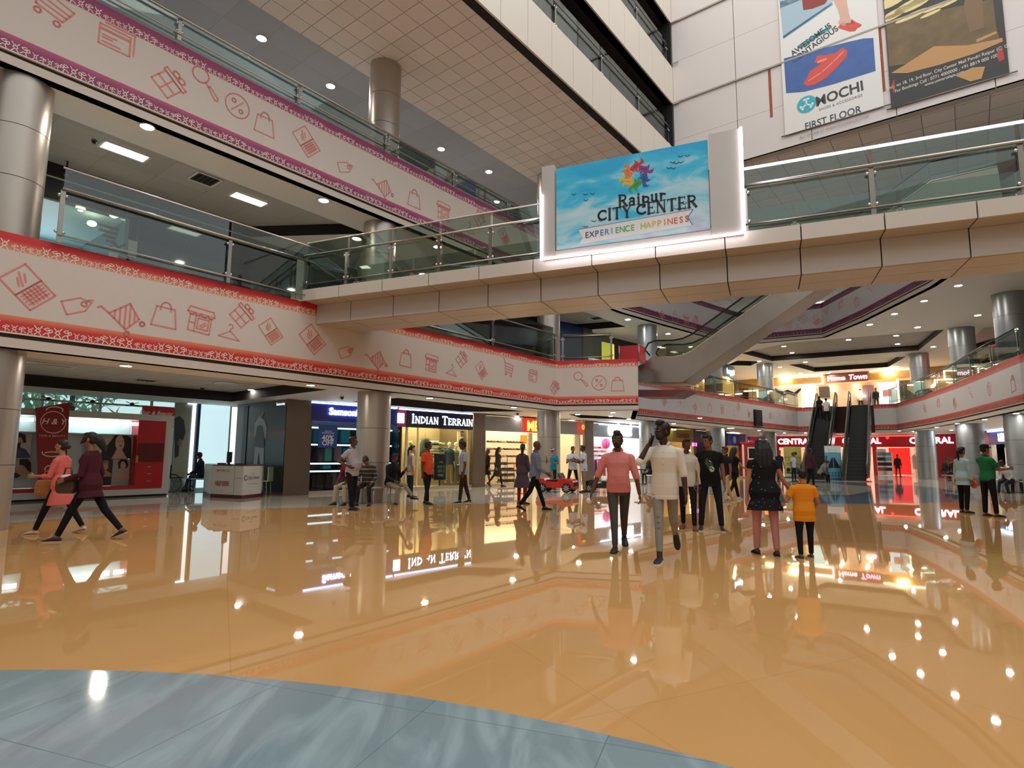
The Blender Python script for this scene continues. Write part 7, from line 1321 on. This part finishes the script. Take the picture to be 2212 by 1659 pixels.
def dots(t, MW, g):
    T, TR = g['T'], g['TR']; rnd = random.Random(9); mb = MB()
    for k in range(70):
        a = rnd.uniform(0, 2 * pi); zz = rnd.uniform(-.26, .42); q = max([r for r in TR if r[0] <= zz] or [TR[0]]); ex = .026 + (max(0, -.1 - zz) * .35); mb.ell(T((q[1] + ex) * cos(a), q[3] + (q[2] + ex) * sin(a), zz), (.007,) * 3, 6, 4)
    g['put']('sparkle_dots', mb.mesh(), M('#a9aab0', .4))
    for sd in (-1, 1): mb = MB(); mb.ell(g['Hh'](sd * .045, -.085, .10), (.02, .012, .012), 8, 5); g['put']('hair_clip', mb.mesh(), M('#cfcac6', .4))
person("person with long dark hair, black speckled top and pink trousers holding a child's hand", p, 12, 1.56, ((6, 3, 2), (-3, 5, 2)), (((.22, -.06, -1), (.12, .05, -1)), ((.42, .05, -1), (.62, .3, -.9))), 2, 0, (-8, 0), fem=True, bw=1.16, top=('#17171c', .3, .27, .06), low=('#b9807a', 1.1), shoe=('#171617', '#171617'), hair=('wavy', '#1b1412'), skin='l', vox=.0068, collar=False, extra=dots)
p = fl(1742, 1207)
person('child in an orange polo shirt and dark trousers seen from behind', p, 4, 1.15, ((-4, 4, 3), (8, 4, 3)), (((.5, .1, -1), (.0, .62, .5)), ((.35, .1, -1), (.05, .8, -.5))), 0, 0, (-4, 0), bw=1.22, top=('#e08a1e', .62, .2), low=('#17181d', 1.1), shoe=('#3a332e', '#b8ab9c'), hair=('short', '#161213'), skin='l', vox=.0075)
p = fl(1488, 1144)
person('person in cream shirt and dark trousers half hidden behind the phone caller', (p[0], p[1]), 200, 1.62, ((8, 4, 2), (-8, 10, 2)), (HANG, HANG), 1, 0, (-30, 0), top=('#c9c0ae', 1.9, .1), low=('#1b1b1f', .9), shoe=('#7a4a34', '#6a3e2a'), hair=('short', '#1b1513'), skin='d', vox=.009)
p = fl(1588, 1080)
person('person with long dark hair in black walking right behind the black T-shirt', p, 75, 1.62, ((16, 2, 2), (-18, 16, 2)), (((.2, .25, -1), (.12, .6, -.9)), ((.25, .5, -.9), (.2, .9, -.5))), 2, 0, (0, 0), fem=True, top=('#161518', .4, .16), low=('#151518', .9), shoe=('#d8d4ce', '#d8d4ce'), hair=('long', '#15110f'), skin='l')
p = fl(1572, 1086)
person('person in khaki trousers almost hidden behind the black T-shirt', (p[0], p[1]), 260, 1.6, ((12, 4, 2), (-10, 12, 2)), None, 1, 0, (0, 0), top=('#22242a', .5, .1), low=('#c4b08a', 1.1), shoe=('#b49a86', '#d0c4b4'), hair=('short', '#171312'))
# ---- left pair ----
p = fl(184, 1168)
def tanbag(t, MW, g): pass
tt, MW, A = person('person in a dark maroon jacket with flying black hair and black trousers walking left', p, 262, 1.68, ((26, 4, 2), (-26, 14, 2)), (((.2, .1, -1), (.0, .85, -.25)), ((.22, -.15, -1), (.1, .5, -1))), 3, 0, (0, 0), fem=True, bw=1.08, top=('#451a22', 1.95, .2, .03), low=('#131317', .85), shoe=('#2a2a33', '#b89a80'), hair=('blown', '#1b1413'), skin='m', vox=.0072, collar=False)
p = fl(122, 1154)
tt2, MW2, A2 = person('person in a coral kurta with dark tied hair and black leggings walking left', (p[0], p[1]), 264, 1.55, ((22, 3, 2), (-20, 12, 2)), (((.18, .3, -1), (.0, .9, .05)), ((.2, .25, -1), (.05, .9, -.1))), 3, 0, (0, 4), fem=True, bw=1.12, top=('#d4685e', 1.5, .36, .05), low=('#141318', .8), shoe=('#c9a88c', '#b08e74'), hair=('bun', '#1d1512'), skin='l', vox=.0075, collar=False)
def bag(label, c, col, w, hgt, d):
    t = thing('handbag', label, 'bag', c); mb = MB(); mb.loft([[(c[0] + x * k, c[1] + y * k, c[2] + zz) for x, y in ((-w, -d), (w, -d), (w, d), (-w, d))] for k, zz in ((.8, 0), (1, .06), (1, hgt * .7), (.85, hgt))]); mb.build('body', M(col, .55, 0, .3, .2, 30), t, False, .025)
    mb = MB(); mb.tube([(c[0] - w * .5, c[1], c[2] + hgt * .95), (c[0] - w * .3, c[1], c[2] + hgt + .14), (c[0] + w * .3, c[1], c[2] + hgt + .14), (c[0] + w * .5, c[1], c[2] + hgt * .95)], .012, 6); mb.build('handle', M(col, .5), t, True)
c = D(98, 1072, p[1] + .1); bag('tan leather handbag carried in front of the person in the coral kurta', (c.x, c.y, c.z), '#a06a3c', .13, .27, .1)
c = D(143, 1066, fl(150, 1168)[1] - .12); bag('dark brown handbag at the side of the person in the maroon jacket', (c.x, c.y, c.z), '#4a3a2e', .14, .24, .07)
c = D(146, 1030, fl(150, 1168)[1] - .2); mb = MB(); mb.ell((c.x, c.y, c.z), (.11, .05, .035), 10, 6); item('white_cloth', 'crumpled white cloth on top of the dark brown handbag', 'cloth', mb, M('#dcdcd6', .8))
# ---- around the bench column ----
p = fl(757, 1103)
person('person in a grey polo shirt and black trousers standing with hands on hips, facing right', p, 108, 1.72, ((-2, 4, 5), (10, 4, 4)), (((.55, -.55, -.75), (-.35, .75, -.45)), ((.55, -.55, -.75), (-.35, .75, -.45))), -2, 0, (-20, 0), top=('#a8a1a4', .6, .12), low=('#17161a', 1.25), shoe=('#17161a', '#8a8078'), hair=('short', '#1a1413'), skin='d', vox=.0085, bw=1.12, belly=.14)
def sitter(label, px, py, face, top, low, hair=('short', '#171312'), skin='m', legs=((78, 78, 7), (78, 78, 7)), arms=None, lean=14, head=(0, -18), bw=1., shoe=('#17161a', '#3a3632'), Y=None, hz=.56, fem=False, h=1.68, pattern=None, beard=None, hat=None, z=0.):
    c = fl(px, py) if Y is None else tuple(D(px, 1000, Y).xy); return person(label, c, face, h, legs, arms or (((.2, .35, -.9), (-.3, .9, -.35)), ((.2, .35, -.9), (-.3, .9, -.35))), lean, 0, head, hz, bw, 0., fem, top, low, shoe, hair, skin, .0095, beard, hat, pattern=pattern, z=z)
m_str = stripes('striped_knit', [('#3a3436', .4), ('#8c8078', .25), ('#2a2628', .35)], 2, .11)
C2p = C2; q = lambda a, r: (C2p[0] + r * cos(R(a)), C2p[1] + r * sin(R(a)))
def seat(a, r=.86): return q(a, r)
def sit_at(label, a, face, **k):
    c = seat(a); kw = dict(legs=((78, 78, 7), (78, 78, 7)), arms=(((.2, .35, -.9), (-.3, .9, -.35)), ((.2, .35, -.9), (-.3, .9, -.35))), lean=12, head=(0, -16), sit=.57, h=1.68, vox=.0095); kw.update(k); return person(label, c, face, **kw)
sit_at("person in dark red pullover and beige trousers seated behind the standing person in grey", 243, 205, top=('#6a1c26', 1.95, .08), low=('#a99a80', 1.), hair=('short', '#1b1413'), skin='d')
sit_at('person in a striped grey pullover seated on the bench looking down at a phone', 278, 184, top=('#4a4446', 1.9, .08), low=('#22242a', 1.05), pattern=m_str, head=(0, -38), lean=20, collar=False, hair=('short', '#15110f'))
c = seat(278); mb = MB(); mb.box((c[0], c[1] - .36, .78), (.075, .15, .01)); item('mobile_phone', 'dark mobile phone in the hands of the seated person in stripes', 'phone', mb, m_black, False)
sit_at("person in black shirt and khaki trousers seated cross-legged at the bench's right end", 318, 120, top=('#18181b', 1.9, .08), low=('#8d8270', 1.05), legs=((84, 40, 4), (74, 80, 6)), arms=(((.2, .5, -.8), (-.2, .6, .7)), ((.2, .3, -.9), (-.3, .9, -.3))), lean=10, head=(0, -6), hair=('short', '#1a1513'), skin='d')
p = fl(868, 1078)
person('person with dark hair and ponytail in a pale beige top behind the cross-legged person', (p[0] + .1, p[1] + .8), 60, 1.6, ((2, 2, 3), (2, 2, 3)), None, 2, 0, (10, -8), fem=True, top=('#b89c8a', 1.2, .2, .03), low=('#2a2a30', .9), hair=('pony', '#15110f'), skin='l', collar=False)
p = fl(921, 1089)
person('person in a bright orange polo shirt and black trousers facing right, before the menswear window', p, 112, 1.66, ((-6, 6, 5), (10, 4, 4)), (((.2, -.05, -1), (.1, .15, -1)), ((.22, -.05, -1), (.1, .12, -1))), -1, 0, (-25, 0), top=('#d8522c', .65, .1), low=('#16151a', 1.2), shoe=('#15141a', '#15141a'), hair=('short', '#141110'), skin='d', vox=.009, bw=1.08, belly=.07)
p = fl(1000, 1087)
person('person in a light blue-grey shirt and dark brown trousers in profile facing left', p, 262, 1.68, ((8, 2, 3), (-10, 6, 3)), (((.2, -.1, -1), (.1, .2, -1)), ((.2, .05, -1), (.1, .25, -1))), 0, 0, (0, -4), top=('#9fa8b0', .7, .12), low=('#33231f', 1.15), shoe=('#1a1716', '#b0a698'), hair=('short', '#120f0e'), skin='d', vox=.009)
p = fl(1052, 1048)
person('person with long hair in a knee length black dress walking right by the brown pillar', p, 70, 1.6, ((14, 2, 2), (-20, 18, 2)), None, 2, 0, (0, 0), fem=True, top=('#151317', 1.9, .42, .07), low=('#6a4a3c', .6), shoe=('#2a1c1a', '#2a1c1a'), hair=('long', '#120e0d'), skin='l', vox=.012, collar=False)
p = fl(1075, 1051)
person('person with long hair in a dark dress with a pale printed chest walking right', p, 110, 1.66, ((12, 2, 2), (-18, 20, 2)), None, 2, 0, (0, 0), fem=True, top=('#3a302c', 1.9, .45, .07), low=('#211c1c', .6), shoe=('#2a1c1a', '#2a1c1a'), hair=('long', '#1b1310'), skin='l', vox=.012, collar=False, extra=lambda t, MW, g: [g['put']('chest_print', m_.mesh(), M('#9a9c94', .6)) for m_ in [MB().ell(g['T'](0, .115, .34), (.085, .03, .1), 10, 8)]])
p = fl(1128, 1089)
person('person in a long grey-purple kurta and red trousers seen from behind', p, 40, 1.62, ((2, 3, 3), (-2, 3, 3)), (((.2, .12, -1), (.05, .6, -.9)), ((.2, .05, -1), (.0, .5, -.9))), 0, 0, (-30, 0), fem=True, bw=1.06, top=('#4d3f48', 1.9, .46, .09), low=('#9a1f26', 1.15), shoe=('#5a2a28', '#5a2a28'), hair=('pony', '#141010'), skin='m', vox=.0095, collar=False)
p = fl(1155, 1103)
person('balding person in a blue-grey shirt and black trousers walking right past the purple kurta', p, 80, 1.70, ((20, 2, 2), (-20, 18, 2)), (((.2, -.12, -1), (.1, .3, -1)), ((.2, .15, -1), (.1, .8, -.5))), 2, 0, (-8, -2), top=('#747c90', 1.9, .12), low=('#131317', 1.05), shoe=('#171417', '#171417'), hair=('bald', '#201815'), skin='d', vox=.009, belly=.05)
p = fl(1190, 1062)
person("person in teal polo shirt and pale cap by the column behind the red toy car", (p[0] + .15, p[1] + 1.3), 190, 1.6, ((6, 4, 3), (-4, 4, 3)), (((.2, .2, -.9), (-.7, .6, .1)), ((.2, .3, -.8), (-.1, .7, .75))), -2, 0, (20, -4), top=('#1b7f92', .6, .1), low=('#221a1c', 1.), hat='#b9b4ae', hair=('short', '#171312'), skin='m')
p = fl(1240, 1062)
person('person in a white T-shirt with folded arms and dark trousers beside the red toy car', (p[0], p[1] + .4), 172, 1.66, ((4, 2, 9), (2, 4, 12)), (((.25, .25, -.9), (-.8, .55, .15)), ((.25, .3, -.85), (-.6, .5, .55))), 0, 0, (0, -4), top=('#c6ccd0', .5, .1), low=('#2a1f20', .85), shoe=('#a89a8c', '#c9beb0'), hair=('short', '#171312'), skin='m', vox=.0095)
p = fl(1262, 1064)
person('person in a white shirt and khaki trousers turned left, talking beside the toy cars', (p[0], p[1] + .1), 262, 1.68, ((2, 3, 3), (-2, 4, 3)), (((.2, .4, -.9), (-.1, .85, .35)), ((.2, .3, -.9), (-.1, .9, .15))), 0, 0, (10, -2), top=('#bfc6cb', .6, .14), low=('#8b7558', 1.05), shoe=('#3a1f1c', '#3a1f1c'), hair=('short', '#0f0d0c'), skin='d', vox=.0095)
# ---- lobby sitter ----
sitter('person in dark clothes and cap sitting sideways left of the help desk', 432, 1062, 262, ('#1c2230', 1.9, .08), ('#2a3a4c', 1.), legs=((70, 62, 5), (84, 84, 5)), lean=6, head=(10, -6), hat='#2a3040')
c = Z(440, 1062, 0); t = thing('bench', 'low pale bench under the person sitting left of the help desk', 'bench', (c.x, c.y, 0)); MB().box((c.x, c.y, .44), (1.0, .45, .05)).build('seat', M('#b8ccd0', .3), t)
for i, j in ((-1, -1), (1, -1), (1, 1), (-1, 1)): MB().tube([(c.x + i * .44, c.y + j * .18, 0), (c.x + i * .44, c.y + j * .18, .42)], .02, 6).build('leg', m_steel, t, True)
# ---- middle distance right ----
p = fl(1403, 1046); sitter('small seated person in black at the cafe table by the column', 1408, 1046, 250, ('#1c1c20', 1.9, .08), ('#15151a', 1.), hz=.57)
p = fl(1503, 1052); person('person in a white shirt standing far back between the phone caller and the black T-shirt', (p[0], p[1] + 4), 200, 1.62, top=('#c9cfd8', 1.9, .1), low=('#22242c', 1.), skin='d', vox=.014)
p = fl(1642, 1050); person('person in a pale shirt standing behind the hair of the mother', (p[0], p[1]), 120, 1.66, top=('#c9c4be', .6, .1), low=('#3a3634', 1.), vox=.014)
p = fl(1668, 1046); person('person with long hair and a green top facing the camera near the yellow banner', (p[0], p[1]), 180, 1.6, fem=True, top=('#8ab05a', 1.2, .14), low=('#3a3a48', .9), hair=('long', '#171210'), skin='l', vox=.014, collar=False)
p = fl(1686, 1040); person('person in dark navy standing left of the yellow banner', (p[0], p[1]), 170, 1.66, top=('#1d2436', .6, .1), low=('#1b1b20', 1.), vox=.014)
p = fl(1752, 1052); person('person in a maroon pullover walking right before the twin escalators', p, 70, 1.70, ((8, 30, 2), (4, 2, 2)), (((.2, .0, -1), (.1, .25, -1)), ((.2, .1, -1), (.1, .35, -.9))), 1, 0, (0, 0), top=('#4a2a2c', 1.9, .1), low=('#171519', 1.05), hair=('short', '#120f0e'), skin='d', vox=.012)
p = fl(1735, 1042); person('person in a pale blue shirt half hidden behind the maroon pullover', (p[0], p[1] + 1), 150, 1.55, top=('#b4c4d4', .6, .1), low=('#22242c', 1.), vox=.014)
sitter('person in grey crouching at the foot of the left escalator', 1772, 1042, 100, ('#7f8280', .6, .08), ('#1b1c1f', 1.), lean=30, hz=.5)
p = fl(1941, 1030); person('lone dark dressed person standing before the red store', p, 188, 1.55, ((2, 2, 3), (-4, 4, 3)), top=('#2a1516', 1.9, .3, .03), low=('#3a3a38', 1.), skin='d', vox=.014)
# people on the left escalator
def esc(px, py, Y): q = D(px, py, Y); return q
for (a, b, lb, tc, lc, hr, fem) in ((.78, -.24, 'dark silhouetted person near the top of the left escalator', '#1b1b1f', '#151518', ('pony', '#120f0e'), True), (.72, .22, 'person in a white T-shirt and dark trousers riding up the left escalator', '#c9c6c2', '#17171b', ('short', '#120f0e'), False)):
    pz = EC2 + UE * (8.7 * a) + ME * b; n = 24; zz = F1 * (math.ceil(a * n)) / n; person(lb, (pz.x, pz.y), 38, 1.66, top=(tc, .6, .14), low=(lc, 1.), hair=hr, fem=fem, vox=.014, z=zz)
# right edge group
p = fl(2140, 1116)
person('person in a green polo shirt and black cap holding both arms forward, facing right', p, 88, 1.62, ((0, 2, 3), (4, 3, 4)), (((.15, .5, -.85), (-.05, 1, .0)), ((.15, .55, -.8), (-.05, 1, .08))), -2, 0, (0, 0), top=('#1d6a40', .7, .06), low=('#141417', 1.4), shoe=('#5a4030', '#3a2a20'), hat='#131318', hair=('short', '#15110f'), skin='m', vox=.008, bw=1.06, belly=.06)
p = fl(2118, 1112)
person('person with a long braid and pale blue kurta behind the green polo shirt', (p[0], p[1] + .45), 80, 1.58, ((2, 3, 2), (-4, 4, 2)), None, 0, 0, (0, 0), fem=True, top=('#9fb6b8', 1.9, .2, .02), low=('#131316', 1.4), shoe=('#5a4030', '#3a2a20'), hair=('pony', '#120e0e'), skin='m', collar=False)
c = D(2104, 1046, p[1] + .3); mb = MB(); mb.ell((c.x, c.y, c.z), (.09, .06, .1), 10, 8); mb.tube([(c.x, c.y, c.z + .08), (c.x + .02, c.y, c.z + .2)], .02, 6); item('coral_bag', 'small coral red pouch hanging from the hand behind the green shirt', 'bag', mb, M('#d8584a', .6))
sitter('person in a white shirt and blue jeans seated on the right bench leaning forward', 2186, 1066, 262, ('#d2cec8', 1.9, .08), ('#1f2f48', 1.05), lean=26, head=(0, -24), skin='d', legs=((62, 70, 6), (70, 64, 5)))
sitter('person in dark green seated at the extreme right edge behind the white shirt', 2212, 1064, 250, ('#2f3a34', 1.9, .08), ('#2a2a22', 1.05), lean=18, skin='d')
sitter('person in black seated on the bench left of the green shirt, looking down', 2066, 1040, 262, ('#17161a', 1.9, .08), ('#15151a', 1.), lean=20, head=(0, -30), legs=((84, 50, 4), (74, 80, 5)))
sitter('person in dark clothes seated at the left end of the far right bench', 2040, 1038, 150, ('#24242a', 1.9, .08), ('#3a3a40', 1.), lean=14)
c = Z(2090, 1036, 0); t = thing('chair', 'dark red chair behind the green polo shirt', 'chair', (c.x, c.y, 0)); MB().box((c.x, c.y, .45), (.5, .5, .06)).build('seat', M('#6a1c22', .5), t); MB().box((c.x + .2, c.y + .1, .7), (.08, .5, .5)).build('backrest', M('#6a1c22', .5), t); [MB().tube([(c.x + i * .2, c.y + j * .2, 0), (c.x + i * .2, c.y + j * .2, .43)], .02, 6).build('leg', m_steel, t, True) for i in (-1, 1) for j in (-1, 1)]
# far figures on the first floor
for px, Y, lb, tc in ((1892, 45.5, 'dark dressed person on the first floor right of the twin escalators', '#26262a'), (1858, 46.5, 'person in beige on the first floor above the right escalator', '#c9ae90'), (2108, 33.5, 'dark dressed person on the first floor balcony between the right columns', '#2e2e33'), (2138, 30.5, 'person in dark grey on the first floor balcony near the right edge', '#3a3836')):
    c = D(px, 850, Y); person(lb, (c.x, c.y), 190, 1.66, top=(tc, 1.9, .12), low=('#2a2a2e', 1.), vox=.016, z=F1)
# mannequins in the menswear window
def mannequin(label, px, d, tc, lc, **k):
    s = sx_(LP, px, d); c = LP.at(s, d); return person(label, c, 140, 1.72, top=tc, low=lc, shoe=None, hair=('bald', '#dcd8d0'), skin='#d8d2c4', name='mannequin', cat='mannequin', z=.12, vox=.011, **k)
mannequin('white mannequin in a pale green shirt and dark trousers in the menswear window', 886, -.5, ('#b9c9a8', .6, .12), ('#17181c', 1.))
mannequin('mannequin in a denim shirt and sand trousers in the menswear window', 970, -.6, ('#33485e', 1.6, .12), ('#b59a6a', 1.))
mannequin('mannequin in a grey patterned shirt and olive trousers behind the light blue shirted person', 984, -.7, ('#8f8f88', 1.4, .12), ('#5f5a4a', 1.))
